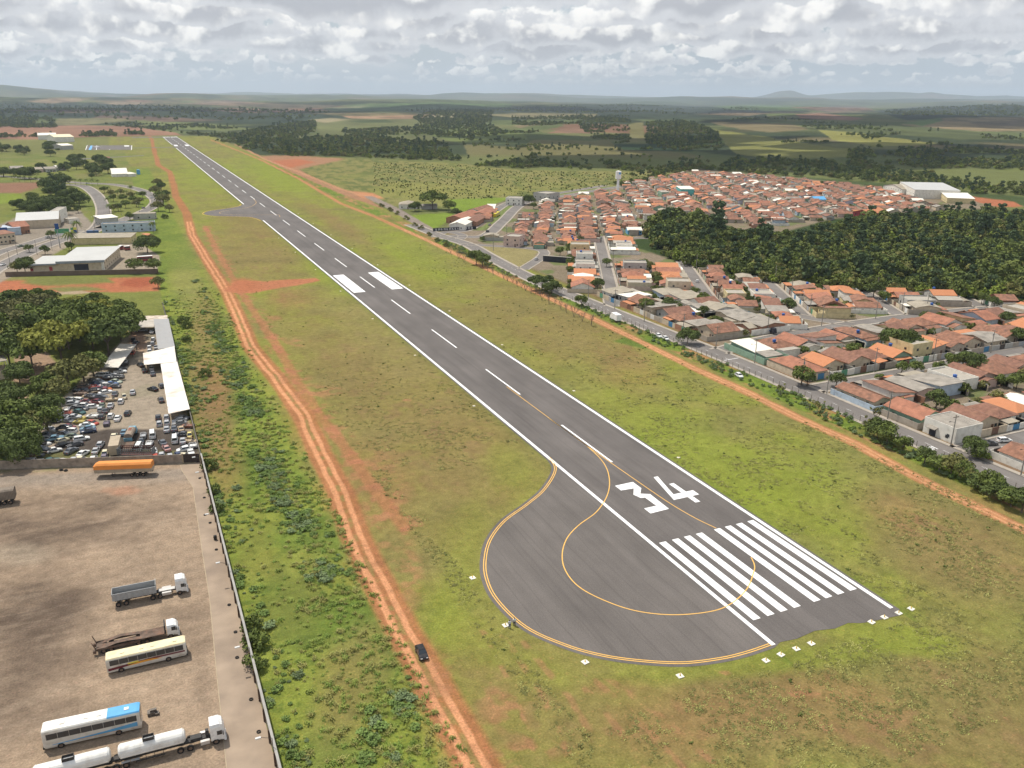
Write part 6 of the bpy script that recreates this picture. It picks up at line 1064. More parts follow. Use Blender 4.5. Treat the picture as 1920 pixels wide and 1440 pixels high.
# roundabout and avenue
road([(82, 560), (92, 556), (112, 545), (128, 560), (160, 610), (228, 712), (300, 756), (387, 806), (470, 850)], 8, .036, True, 1.2); road([(104, 572), (118, 580), (150, 625), (218, 722), (290, 770), (380, 822)], 7, .036, True, 1.2)
road([(88, 520), (101, 511), (129, 477), (91, 427)], 6, .036, True, .8); road([(96, 540), (104, 556), (100, 574), (90, 566)], 6, .04, True, .6)
road([(206, 503), (230, 488)], 6, .036, True, .8)
struct('town_road', mb, ROAD); struct('town_pavement', kb, PAVE)
mb = MB()
for k in range(6): mb.sheet([(89.2-.9*k+.2, 147.2), (89.6-.9*k+.2, 147.2), (89.6-.9*k+.2, 149.6), (89.2-.9*k+.2, 149.6)], .044)
y = 60
while y < 560: xs = float(np.interp(y, [60, 160, 200, 290, 400, 512, 564], [91.5, 90, 90.5, 88, 84.5, 93, 88])); mb.sheet([(xs-.05, y), (xs+.05, y), (xs+.05, y+2), (xs-.05, y+2)], .044); y += 6
mb.sheet([(87, 239.5), (94, 239.9), (94, 240.2), (87, 239.8)], .044); struct('road_markings', mb, PAINT)
gm_ = MB(); ribbon(gm_, smooth([(124, 572), (152, 612), (222, 717), (295, 763), (385, 814)], 4), 4.5, .045); struct('grass_median', gm_, mat('verge_grass', (.12, .15, .035), .95, var=.3, scale=.5))
TW = {'old_tile': 'weathered tile', 'brown_tile': 'brown tile', 'red_tile': 'red tile', 'orange_tile': 'bright orange tile', 'grey_sheet': 'grey sheet', 'tan_sheet': 'tan sheet', 'white_sheet': 'white sheet', 'blue_sheet': 'pale blue sheet', 'concrete': 'concrete slab', 'cream': 'cream slab'}
def pickroof(zone):
    w = {'near': dict(old_tile=30, brown_tile=20, red_tile=22, orange_tile=16, grey_sheet=15, tan_sheet=6, white_sheet=9, blue_sheet=1, concrete=3), 'grey': dict(old_tile=16, brown_tile=8, orange_tile=5, grey_sheet=38, tan_sheet=22, white_sheet=12, concrete=6, blue_sheet=2),
         'new': dict(orange_tile=38, red_tile=20, old_tile=10, tan_sheet=14, grey_sheet=10, concrete=8, white_sheet=6), 'far': dict(old_tile=38, brown_tile=22, red_tile=22, orange_tile=8, grey_sheet=8, tan_sheet=5, white_sheet=5)}[zone]
    return random.choices(list(w), list(w.values()))[0]
LOTS = []    # x, y, heading, width, depth, zone, place words
def lot(x, y, rz, w, d, zone, words): LOTS.append((x, y, rz, w, d, zone, words))
def row1(x0, x1, ystreet, up, words, zone):
    """lots along a cross street; up=True: they lie on its far side and face the camera"""
    x = x0; k = 1
    while x < x1:
        w = random.uniform(9.0, 12.5); d = random.uniform(20, 22.5)
        cy = ystreet+5.2+d/2 if up else ystreet-5.2-d/2
        lot(x+w/2, cy, 0 if up else math.pi, w, d, zone, (k, words)); x += w; k += 1
row1(98, 215, 86.5, True, 'in the lowest block', 'near'); row1(98, 215, 143, False, 'just below the lowest side street', 'near'); row1(108, 260, 143, True, 'just above the lowest side street', 'near'); row1(106, 280, 201.5, False, 'just below the middle side street', 'near')
row1(109, 300, 202.5, True, 'just above the middle side street', 'near'); row1(108, 300, 257, False, 'just below the upper side street', 'near')
y = 263; k = 1
while y < 348:
    w = random.uniform(9.5, 12); lot(96.5+11, y+w/2, -math.pi/2, w, 22, 'grey', (k, 'airfield')); 
    if y < 335: lot(96.5+33, y+w/2, math.pi/2, w, 21, 'grey', (k, 'behind'))
    y += w; k += 1
R2 = [(97, 350), (119, 350), (141, 335), (141, 268), (187, 268), (212, 264), (262, 262), (300, 250), (262, 272), (240, 296), (214, 318), (194, 345), (186, 385), (154, 402), (150, 440), (190, 452), (205, 496), (130, 474), (94, 424)]
LAWN = [(91, 427), (129, 477), (101, 511), (88, 500)]
ns = len(STR)
for i in range(-1, ns):
    us = [s[0] for s in STR]; lo = us[i] if i >= 0 else -118; hi = us[i+1] if i+1 < ns else 140
    for side in (0, 1):
        if (i < 0 and side == 0) or (i+1 >= ns and side == 1): continue
        base = lo+4.8 if side == 0 else hi-4.8; dep = min(20, (hi-lo-9.6)/2); cu = base+dep/2 if side == 0 else base-dep/2; v = 300; k = 1
        while v < 560:
            w = random.uniform(9, 12); x, y = uv(cu, v+w/2)
            if in_poly(R2, np.array([x]), np.array([y]))[0] and not in_poly(LAWN, np.array([x]), np.array([y]))[0]:
                rz = math.atan2(VV[1], VV[0])+(math.pi if side == 0 else 0); zone = 'new' if v > 330 and i != 1 else 'near'
                sn = i if side == 0 else i+1
                lot(x, y, rz, w, dep, zone, (k, ('right' if side == 0 else 'left', sn+1))); k += 1
            v += w
R3 = [(110, 572), (108, 528), (134, 486), (200, 504), (224, 512), (262, 560), (300, 600), (330, 570), (322, 505), (430, 520), (575, 525), (640, 560), (640, 675), (615, 850), (566, 915), (470, 862), (387, 812), (244, 738), (200, 700), (140, 640)]
AVL = np.array([(112, 545), (128, 560), (160, 610), (228, 712), (300, 756), (387, 806)])
def davl(x, y): return min(np.hypot(x-(a[0]+t*(b[0]-a[0])), y-(a[1]+t*(b[1]-a[1]))) for a, b in zip(AVL[:-1], AVL[1:]) for t in np.linspace(0, 1, 12))
rr = 0
for u in np.arange(-560, 240, 16.6):
    rr += 1; v = 430; k = 1
    off = .9 if rr % 2 else -.9
    while v < 1180:
        w = random.uniform(7.2, 9.0); x, y = uv(u+off*.8, v+w/2)
        if int(v/190) != int((v+w)/190): v += 5
        if in_poly(R3, np.array([x]), np.array([y]))[0] and davl(x, y) > 15 and not in_poly(R2, np.array([x]), np.array([y]))[0] and not (int(v) % 17 == 0):
            lot(x+random.uniform(-1, 1), y+random.uniform(-1, 1), math.atan2(VV[1], VV[0])+(math.pi if rr % 2 else 0)+(math.pi/2 if random.random() < .25 else 0), w, 15.0, 'far', (k, ('far', rr))); k += 1
        v += w
SPEC = [(355, 758, 22), (470, 835, 60)]
LOTS = [l for l in LOTS if not (abs(l[0]-357) < 14 and abs(l[1]-760) < 18)]
LOTS.sort(key=lambda l: math.hypot(l[0]-CAMX, l[1]))
def inview(x, y, m=60):
    u, v = PROJ(x, y, 2.0); return -m < float(u) < 1920+m and float(v) < 1440+m
LOTS = [l for l in LOTS if inview(l[0], l[1])]
LM = [((120, 537), 'pink corner house'), ((112, 447), 'black lot wall'), ((212, 727), 'bare grey block'), (P(835, 432), 'painted wall'), ((205, 500), 'sky blue house'), ((110, 400), 'two crowned dark tree')]; LMC = {}
WN = dict(beige='beige', white='white', bare='bare grey', brick='brick', green='green', blue='pale blue', pink='pink', yellow='yellow', grey='grey', lilac='lilac')
def words(l, rm, wm='beige'):
    k, p = l[6]; z = TW[rm]+' roofed house'
    if isinstance(p, str):
        if p == 'airfield': return '%s, %s facing the airfield road above the upper side street' % (z, ordinal(k))
        if p == 'behind': return '%s, %s in the second row above the upper side street' % (z, ordinal(k))
        return '%s, %s from the airfield road %s' % (z, ordinal(k), p)
    if p[0] == 'far':
        nm = min(LM, key=lambda q: math.hypot(q[0][0]-l[0], q[0][1]-l[1]))[1]; ky = (rm, wm, nm); LMC[ky] = LMC.get(ky, 0)+1
        return '%s, %s walled, %s such beyond the %s' % (z, WN[wm], ordinal(LMC[ky]), nm)
    return '%s, %s up on the %s of the %s slanting street' % (z, ordinal(k), p[0], ordinal(p[1]))
NH = 0
NIND = 268
wallw = dict(beige=24, white=30, bare=14, brick=8, green=8, blue=7, pink=5, yellow=6, grey=8, lilac=2)
REST = []
for l in LOTS:
    x, y, rz, w, d, zone, _ = l
    if NH >= NIND: REST.append(l); continue
    NH += 1; far = zone == 'far'; rm = pickroof(zone); wm = random.choices(list(wallw), list(wallw.values()))[0]; hw = w-random.uniform(.4, 2.0); t = random.random(); label = words(l, rm, wm)
    fy = -d/2            # street side (local -y)
    hd = random.uniform(.48, .66)*d; y0 = -d/2+random.uniform(2.5, 5); cy = y0+hd/2; ca, sa = math.cos(rz), math.sin(rz); loc = (x-sa*cy, y+ca*cy, 0)
    loc = (x+(-sa)*cy*1.0, y+ca*cy, 0)
    lw = (-w/2, w/2, fy-cy, d/2-cy-.2, random.uniform(1.9, 2.5), random.choice(list(GATE)), random.choice(('bare', 'beige', 'white', 'grey', 'bare', 'brick', wm)))
    ex = []
    r2 = pickroof(zone); back = d/2-cy-hd/2
    if random.random() < .7 and back > 3: ex.append((-hw/2+random.uniform(0, .3)*hw, hw/2-.1, hd/2+.01, hd/2+back*random.uniform(.5, .85), random.uniform(2.3, 2.8), random.choice(('shed', 'gable', 'flat')), r2, random.choice('xy'), .25, False))
    if random.random() < .62: ex.append((-hw/2+.1, hw/2-random.uniform(.1, .5)*hw, fy-cy+.3, -hd/2-.05, random.uniform(2.3, 2.6), random.choice(('shed', 'flat', 'gable')), random.choice((rm, 'white_sheet' if random.random() < .5 else 'grey_sheet', 'tan_sheet', 'orange_tile')), 'x' if random.random() < .5 else 'y', .18, True))
    if not far and t < (.16 if zone == 'new' else .05):     # modern box or two-storey house
        building('flat_roofed_house', loc, rz, hw, hd*1.1, random.choice((3.6, 6.2)), 'flat', 'concrete', random.choice(('white', 'white', 'cream' if False else 'beige', 'grey', 'yellow')), label.replace(TW[rm]+' roofed', 'flat concrete roofed'), 'house', 'houses of the town', parapet=.7, wins=2, lwall=lw, tank=random.random() < .3)
    else:
        ax = 'y' if random.random() < .68 else 'x'; kind = random.choices(('gable', 'hip', 'shed'), (70, 18, 12) if 'tile' in rm else (55, 4, 41))[0]
        building('tiled_house' if 'tile' in rm else 'sheet_roofed_house', loc, rz, hw, hd, random.uniform(2.8, 3.3), kind, rm, wm, label, 'house', 'houses of the town', pitch=random.uniform(.30, .42) if 'tile' in rm else random.uniform(.14, .22), ov=random.uniform(.35, .7), axis=ax, wins=2 if not far else 1, ext=ex[:1] if far else ex, lwall=lw if not far or random.random() < .5 else None, tank=random.random() < (.16 if not far else .05))
# the hundreds of farther small houses: one object
RM = list(RF); WM = list(WL); fmb = MB(); fm = []
for l in REST:
    x, y, rz, w, d, zone, _ = l; rm = pickroof(zone); wm = random.choices(list(wallw), list(wallw.values()))[0]; hw = w-random.uniform(.2, 1.6); hd = random.uniform(8, 12.5); h = random.uniform(2.7, 3.3)
    ca, sa = math.cos(rz), math.sin(rz); cy = random.uniform(-2, 2)
    def T(vs): return [(x+a*ca-(b+cy)*sa, y+a*sa+(b+cy)*ca, c) for a, b, c in vs]
    rb, gb = roof_mb(random.choices(('gable', 'hip', 'shed'), (70, 15, 15))[0], -hw/2, hw/2, -hd/2, hd/2, h, random.uniform(.28, .42), .4, 'y' if random.random() < .62 else 'x'); b = MB().box(-hw/2, hw/2, -hd/2, hd/2, -.1, h); b.add(gb.v, gb.f)
    b2 = MB().box(-.9, .9, -hd/2-.05, -hd/2-.002, .9, 2.1)
    fmb.add(T(b.v), b.f, len(RM)+WM.index(wm)); fmb.add(T(rb.v), rb.f, RM.index(rm)); fmb.add(T(b2.v), b2.f, len(RM)+WM.index('dark'))
    if random.random() < .7: e0 = random.uniform(-.4, .1)*hw; e = MB(); rb, gb = roof_mb('shed', e0, hw/2, hd/2+.05, hd/2+random.uniform(2.5, 4.5), 2.3, .2, .15, 'x'); fmb.add(T(rb.v), rb.f, RM.index(pickroof('grey' if random.random() < .6 else 'far'))); q = MB().box(e0+.1, hw/2-.1, hd/2+.08, hd/2+2.4, -.1, 2.3); fmb.add(T(q.v), q.f, len(RM)+WM.index('bare'))
    if random.random() < .35: q = MB().box(-w/2, w/2, -d/2-.1, -d/2+.1, -.05, 2.1); fmb.add(T(q.v), q.f, len(RM)+WM.index('bare'))
tag(fmb.build('distant_houses', [RF[k] for k in RM]+[WL[k] for k in WM]), kind='stuff')
# hand-set landmark houses along the airfield road
def spec(x0, x1, y0, y1, name, label, h=3.1, roof='gable', rm='old_tile', wm='beige', axis='y', rz=0, **k): return building(name, ((x0+x1)/2, (y0+y1)/2, 0), 0, x1-x0, y1-y0, h, roof, rm, wm, label, k.pop('cat', 'house'), axis=axis, **k)
r = spec(96.6, 107.6, 147.6, 158.4, 'corner_store', 'plain white box building with flat grey roof at the lowest street corner', 4.6, 'flat', 'grey_sheet', 'white', parapet=.35, wins=0, door=False, cat='building')
MB().box(-5.6, -5.503, 1.0, 3.2, .05, 2.4).build('dark_doorway', WL['dark'], r); m2 = MB(); m2.add([(-5.51, .4, 3.1), (-5.51, 3.8, 3.1), (-7.0, 3.8, 2.6), (-7.0, .4, 2.6), (-5.51, .4, 3.0), (-5.51, 3.8, 3.0), (-7.0, 3.8, 2.5), (-7.0, .4, 2.5)], [(0, 1, 2, 3), (7, 6, 5, 4), (0, 4, 5, 1), (1, 5, 6, 2), (2, 6, 7, 3), (3, 7, 4, 0)]); m2.build('awning', RF['grey_sheet'], r); MB().box(-5.58, -5.503, -3.5, -2.6, 1.6, 2.4).build('window', WINM, r)
spec(97.2, 107.4, 160, 173.5, 'tiled_house', 'long red tile roofed house beside the white box building', 3.2, 'gable', 'red_tile', 'green', pitch=.38, wins=1, lwall=(-6, 5.2, -6.8, 7, 2.1, 'dark', 'bare'))
spec(97.0, 103.4, 177.5, 193.5, 'tiled_house', 'narrow weathered tile house with long pale blue wall by the airfield road', 2.9, 'gable', 'old_tile', 'beige', pitch=.36, wins=1, lwall=(-4.1, 8, -9.5, 9.5, 2.0, 'blue', 'blue'))
spec(97.6, 107.6, 208.6, 227, 'tiled_house', 'large red tile house with cream side wall at the middle street corner', 3.0, 'hip', 'red_tile', 'beige', pitch=.36, wins=2, lwall=(-5.3, 6, -9.6, 10.2, 2.2, 'blue', 'beige'))
spec(98.2, 107, 236, 250, 'sheet_roofed_house', 'white sheet roofed house behind the long dark green wall', 2.9, 'shed', 'white_sheet', 'green', pitch=.12, axis='x', wins=1, lwall=(-5.6, 6, -14, 9.5, 2.5, 'dark', 'green'), ext=[(-4, 3.6, -13, -7.2, 2.6, 'shed', 'grey_sheet', 'x', .15, False)])
bpx('lilac_corner_house', (917, 545), (951, 548), 12, 6.3, 'flat', 'concrete', 'pink', 'two storey pink corner house with balcony by the dry lawn', 'house', parapet=.8, wins=2) if False else bpx('corner_house', (944, 462), (973, 464), 12, 6.3, 'flat', 'concrete', 'pink', 'two storey pink corner house with balcony by the dry lawn', 'house', parapet=.8, wins=2)
bpx('blue_house', (1177, 440), (1203, 440), 10, 3.2, 'gable', 'white_sheet', 'skyblue', 'bright sky blue house at the top of the first slanting street', 'house', wins=2, axis='x'); bpx('black_wall_house', (1018, 490), (1070, 494), 1.2, 3.4, 'flat', 'concrete', 'dark', 'long black painted lot wall by the big dark tree', 'wall', wins=0, door=False)
bpx('factory', (1713, 372), (1798, 374), 55, 8.5, 'shed', GREYROOF, 'white', 'very large white factory with sloping pale roof at the far town edge', 'factory', pitch=.10, axis='x', wins=0, door=False, ov=.2); bpx('factory_annex', (1775, 381), (1826, 383), 40, 5, 'shed', 'white_sheet', 'yellow', 'cream low annex at the right of the large white factory', 'building', pitch=.08, axis='x', wins=0, door=False); bpx('factory_annex', (1690, 366), (1728, 366), 40, 6, 'gable', 'tan_sheet', 'white', 'pale annex at the left of the large white factory', 'building', pitch=.15, axis='x', wins=0, door=False)
bpx('red_store', (1632, 415), (1662, 410), 16, 6, 'gable', 'orange_tile', 'red', 'crimson walled store between far town and forest', 'building', wins=0, door=False, axis='x'); bpx('turquoise_hall', (1276, 367), (1301, 367), 20, 6.5, 'shed', 'white_sheet', 'turquoise', 'turquoise hall with white roof in the far town', 'building', wins=0, door=False, axis='x', pitch=.12); bpx('green_hall', (1240, 370), (1254, 370), 16, 5, 'flat', 'concrete', 'green', 'small green hall left of the turquoise hall', 'building', wins=0); bpx('blue_roofed_house', (1527, 382), (1548, 382), 14, 4, 'gable', BLU, 'blue', 'house with vivid blue roof in the far town', 'house', wins=1, axis='x')
bpx('unfinished_block', (1000, 377), (1026, 380), 18, 7.5, 'flat', 'concrete', 'grey', 'bare grey three storey block beside the avenue', 'building', wins=3, parapet=.8); bpx('white_row_house', (948, 385), (978, 386), 14, 6, 'flat', 'concrete', 'white', 'white house with parapet left of the bare grey block', 'house', wins=3, parapet=.8)
bpx('villa', (748, 392), (782, 392), 16, 4, 'hip', 'tan_sheet', 'white', 'country house with pale hipped roof beside the huge round tree', 'house', wins=3); bpx('villa_shed', (790, 393), (820, 392), 8, 3, 'gable', 'grey_sheet', 'grey', 'low grey shed under the huge round tree', 'shed', wins=0, axis='x')
for a, b, dp, h, rm, wm, lab in (((872, 432), (892, 421), 12, 4, 'white_sheet', 'white', 'white roofed house left of the avenue, nearest the painted wall'), ((868, 420), (900, 408), 14, 4, 'red_tile', 'brick', 'red tile house row left of the avenue'), ((893, 425), (912, 414), 12, 3.5, 'brown_tile', 'brick', 'brown tile house left of the avenue kerb'), ((900, 405), (925, 397), 12, 4, 'old_tile', 'white', 'weathered tile house left of the avenue with white sheets'), ((912, 412), (930, 402), 12, 4, 'red_tile', 'beige', 'red tile house left of the avenue before the yellow bus')): bpx('avenue_house', a, b, dp, h, 'gable', rm, wm, lab, 'house', wins=2, axis='x')
loc, an, L_ = frontpx((812, 434), (893, 430), .3); r = empty('painted_wall', loc, an, 'long black wall painted with white letters beside the roundabout', 'wall'); MB().box(-L_/2, L_/2, -.12, .12, 0, 2.3).build('panel', WL['dark'], r)
lm = MB(); random.seed(3)
for i in range(14): x = -L_/2+2+i*(L_-4)/14; [lm.box(x+dx, x+dx+.35, -.16, -.123, z0, z1) for dx, z0, z1 in ((0, .5, 1.9), (random.choice((.6, .9)), .5, random.choice((1.2, 1.9))))]; lm.box(x+.35, x+.6, -.16, -.123, 1.55, 1.9)
lm.build('letters', PAINT, r)
# water tower
x, y = P(1158, 361); r = empty('water_tower', (x, y, 0), 0, 'tall white cylindrical water tower above the far roofs', 'tower'); MB().cyl(0, 0, 0, 14, 1.3, 1.3, 16).build('shaft', PAINT, r); MB().cyl(0, 0, 14, 21.5, 2.9, 2.9, 20).cyl(0, 0, 21.503, 22, 3.0, .5, 20).build('tank', PAINT, r); m2 = MB(); m2.tube((1.35, 0, 0), (1.35, 0, 14), .12, .12, 5); m2.build('ladder', STEEL, r); MB().box(-1.2, 1.2, -2.96, -2.85, 18.5, 20.5).build('emblem', BLU, r)
# street trees, lot trees
def T2(k, px, py, lab, s=1.0, **q): tree(k, px, py, lab, s, **q)
T2('big_dark', 1686, 662, 'large very dark round tree rising among the roofs right of centre', 1.0); T2('broad_dark', 1016, 545, 'large dark tree with two crowns beside the black lot wall', .72); T2('big_dark', 1034, 552, 'olive lower crown in front of the large two crowned tree', .7); T2('round_mid', 1050, 480, 'lone green tree on the dry lawn', .8); T2('broad_mid', 811, 393, 'huge round tree by the country house', 1.35); T2('big_dark', 778, 396, 'dark tree between country house and huge round tree', .8); T2('round_mid', 842, 398, 'green tree right of the huge round tree', 1.4); T2('round_dark', 856, 408, 'dark tree left of the avenue house rows', 1.1); T2('big_dark', 992, 384, 'dark tree beside the bare grey block', .9); T2('round_mid', 1000, 392, 'small green tree below the bare grey block', .8)
T2('round_mid', 893, 497, 'olive roadside tree by the dry lawn corner', 1.25); T2('round_mid', 905, 500, 'second olive roadside tree by the dry lawn corner', 1.1)
for px, py, k, s, lab in ((1090, 575, 'round_mid', .8, 'light green tree at the red roofs near the airfield road'), (1120, 545, 'round_dark', .95, 'dark tree at the foot of the first slanting street'), (1137, 500, 'round_mid', .7, 'green street tree left of the first slanting street'), (1210, 585, 'round_mid', .9, 'green garden tree left of the dark roofs near the box lorry'), (1255, 582, 'round_dark', .9, 'dark column shaped garden tree near the box lorry'), (1289, 645, 'big_dark', .62, 'low wide dark tree over the wall by two white cars'), (1302, 555, 'small', 1.1, 'clipped street tree at the second slanting street'), (1477, 585, 'round_dark', .95, 'round dark clipped tree before the white modern houses'), (1318, 570, 'round_mid', .8, 'green tree at the corner of the second slanting street'), (1637, 558, 'round_dark', 1.2, 'dark grey tree behind the white two storey houses'), (1655, 567, 'round_mid', .8, 'bright green tree beside the white two storey houses'), (1420, 575, 'round_dark', .7, 'small dark yard tree before the orange roofs'), (1502, 722, 'round_mid', .95, 'dull green street tree at the red tile corner house'), (1513, 724, 'round_dark', .7, 'small street tree beside the dull green one'), (1567, 727, 'round_dark', .8, 'dark street tree at the middle street corner'), (1600, 670, 'round_mid', .8, 'light green garden tree among brown roofs'), (1821, 697, 'big_dark', .75, 'round bright green tree right of the orange roof'), (1780, 690, 'round_mid', .8, 'green tree left of the round bright green tree'), (1754, 768, 'round_dark', .95, 'dark slender tree behind the white box building'), (1716, 700, 'small', 1.1, 'clipped street tree by the dark parked saloon'), (1690, 700, 'small', 1.1, 'clipped street tree left of the dark parked saloon'), (1760, 703, 'small', 1.2, 'dark low street tree right of the parked saloon'), (1650, 712, 'shrub_mid', 1.0, 'round kerb shrub on the middle side street'), (1665, 716, 'shrub_mid', .9, 'second round kerb shrub on the middle side street'), (1790, 775, 'shrub_mid', 1.8, 'wild green shrubs in the yard behind the white box building'), (1730, 785, 'shrub_mid', 1.8, 'overgrown hedge left of the white box building'), (1870, 760, 'shrub_olive', 1.8, 'shrubs near the small white hipped house'), (1905, 730, 'round_mid', .8, 'green tree by the right photo edge among orange roofs'), (1905, 645, 'round_dark', 1.0, 'dark tree at the right photo edge above the side street'), (1885, 610, 'round_dark', .9, 'dark tree at the upper right among grey walls'), (1863, 578, 'round_dark', .8, 'dark green tree below the forest near the right edge'), (1840, 570, 'round_mid', .8, 'green tree below the forest near the right edge'), (1735, 605, 'small', 1.2, 'small dark kerb tree on the upper right street'), (1765, 605, 'shrub_mid', 1.9, 'wide shrubs on the bank of the upper right street'), (1210, 500, 'shrub_mid', 2.0, 'weedy shrubs in an empty lot'), (1825, 855, 'big_dark', .55, 'bushy green tree at the lowest street corner'), (1838, 862, 'shrub_bright', 1.2, 'yellow green bush at the lowest street corner'), (1390, 600, 'shrub_mid', 1.2, 'garden shrubs among grey roofs'), (1560, 585, 'round_mid', .6, 'small tree between orange roofs and street')): tree(k, px, py, lab, s)
# ------------------------------------------------------------------ woods, scrub and grass
CP = [crown_proto('round', 9, 9, 'mid', 420, 1, .62), crown_proto('round', 8, 10, 'forest', 420, 2, .66), crown_proto('round', 7, 9, 'olive', 380, 3, .64), crown_proto('tall', 12, 6.5, 'bluish', 420, 4, .6), crown_proto('round', 10, 11, 'forest', 460, 5, .66), crown_proto('round', 7, 7, 'warm', 300, 6, .6), crown_proto('round', 6, 8, 'bright', 300, 7, .6), crown_proto('round', 9, 12, 'dark', 420, 8, .7)]
def wood(name, poly_, dens, seed, smin=.7, smax=1.35, mx=6000, protos=None, thin=None):
    p = fill_px(poly_, dens, seed, mx)
    p = p[fbm(p[:, 0]/thin, p[:, 1]/thin, 3, seed) > .5] if thin is not None else (p if name == 'f' else p[fbm(p[:, 0]/38, p[:, 1]/55, 3, seed) > .40])
    g = np.random.default_rng(seed); s = smin+(smax-smin)*g.random(len(p)); return p, s
FP, FS = wood('f', [(1212, 462), (1208, 446), (1238, 418), (1320, 422), (1380, 444), (1470, 447), (1560, 424), (1700, 412), (1850, 402), (1990, 406), (1990, 578), (1920, 566), (1700, 553), (1560, 543), (1430, 528), (1320, 506), (1245, 482)], 1/30., 5, .42, 1.1)
big = (np.array([PROJ(x, y)[0] for x, y in FP]) < 1400) & (np.array([PROJ(x, y)[1] for x, y in FP]) < 440); FS = FS*np.where(big, 1.6, 1.0)*(.55+.9*fbm(FP[:, 0]/22, FP[:, 1]/22, 3, 5))
scatter('forest', FP, FS, CP)
ps, ss = [], []
for i, (pl, dn, a, b, th) in enumerate((
    ([(1300, 318), (1420, 303), (1560, 312), (1700, 325), (1850, 345), (1980, 352), (1980, 372), (1830, 364), (1640, 342), (1480, 331), (1340, 320)], 1/95., .7, 1.3, None),
    ([(960, 305), (1100, 310), (1230, 312), (1320, 308), (1310, 322), (1180, 322), (1000, 318), (880, 312)], 1/110., .7, 1.3, None), ([(1180, 322), (1310, 318), (1240, 335), (1165, 350), (1150, 345)], 1/90., .6, 1.0, 30),
    ([(560, 262), (650, 255), (760, 262), (830, 270), (860, 302), (700, 298), (600, 293), (500, 286), (440, 272), (480, 262)], 1/150., .8, 1.5, None), ([(430, 257), (480, 243), (520, 236), (592, 230), (592, 248), (540, 262), (450, 270), (410, 258)], 1/190., .8, 1.5, None),
    ([(420, 262), (600, 292), (560, 296), (470, 284), (400, 264)], 1/130., .6, 1.1, 60), ([(835, 213), (880, 209), (925, 213), (920, 232), (800, 240), (775, 226)], 1/230., 1.1, 1.7, None), ([(780, 236), (900, 230), (960, 250), (880, 262), (770, 250)], 1/220., .8, 1.3, None), ([(640, 245), (760, 240), (850, 250), (820, 262), (650, 256)], 1/220., .8, 1.3, 120),
    ([(1212, 233), (1280, 229), (1345, 250), (1352, 266), (1290, 271), (1212, 268)], 1/170., .9, 1.5, None), ([(1060, 223), (1180, 223), (1182, 268), (1120, 262), (1085, 240)], 1/200., .9, 1.4, 110), ([(1280, 270), (1360, 272), (1350, 285), (1200, 282)], 1/150., .8, 1.2, 70), ([(960, 225), (1060, 222), (1090, 236), (1000, 250), (960, 250)], 1/260., .9, 1.3, 130),
    ([(1590, 285), (1650, 279), (1720, 290), (1980, 298), (1980, 345), (1850, 340), (1700, 322), (1590, 316)], 1/130., .8, 1.4, 90), ([(1420, 300), (1560, 306), (1600, 316), (1440, 312), (1320, 306)], 1/120., .8, 1.4, None), ([(1340, 228), (1520, 235), (1700, 252), (1920, 262), (1980, 275), (1800, 280), (1640, 270), (1500, 245)], 1/420., .8, 1.3, 160), ([(1700, 282), (1980, 284), (1980, 292), (1700, 290)], 1/160., .8, 1.3, 80), ([(1450, 262), (1600, 275), (1640, 280), (1460, 270)], 1/200., .7, 1.1, 90),
    ([(860, 300), (960, 290), (1240, 288), (1330, 300), (1300, 310), (1000, 306)], 1/900., .6, 1.0, None), ([(860, 262), (1000, 262), (1180, 284), (1000, 284), (870, 276)], 1/380., .7, 1.1, 90),
    ([(175, 227), (340, 231), (480, 244), (560, 257), (470, 263), (380, 256), (260, 240)], 1/230., .8, 1.3, 110), ([(-40, 223), (100, 222), (105, 237), (-40, 237)], 1/190., 1.0, 1.6, None), ([(155, 251), (220, 249), (222, 256), (150, 257)], 1/110., .8, 1.4, None), ([(60, 252), (95, 252), (98, 256), (-40, 262), (-40, 254)], 1/160., .8, 1.3, None), ([(234, 251), (270, 250), (270, 254), (234, 254)], 1/90., 1, 1.5, None),
    ([(-40, 197), (250, 199), (480, 208), (620, 216), (560, 230), (330, 226), (-40, 220)], 1/2600., 1.2, 2.2, None), ([(1650, 210), (1980, 198), (1980, 218), (1700, 225)], 1/2400., 1.2, 2.2, None), ([(730, 212), (1200, 198), (1420, 202), (1440, 218), (1100, 215)], 1/3000., 1.2, 2.2, 400))):
    p, s = wood('w', pl, dn, 40+i, a, b, 2600, thin=th); ps.append(p); ss.append(s)
scatter('woodland', np.concatenate(ps), np.concatenate(ss)*.78, CP)
# scattered bushes in the wild field
p = fill_px([(700, 305), (860, 310), (960, 320), (1180, 325), (1230, 330), (1150, 348), (985, 368), (800, 380), (700, 360)], 1/70., 90, 2600); bp = [crown_proto('round', 1.5, 1.9, 'olive', 26, 21, .42), crown_proto('round', 1.4, 1.8, 'mid', 26, 22, .42)]; scatter('field_scrub', p, .35+.6*np.random.default_rng(2).random(len(p)), bp)
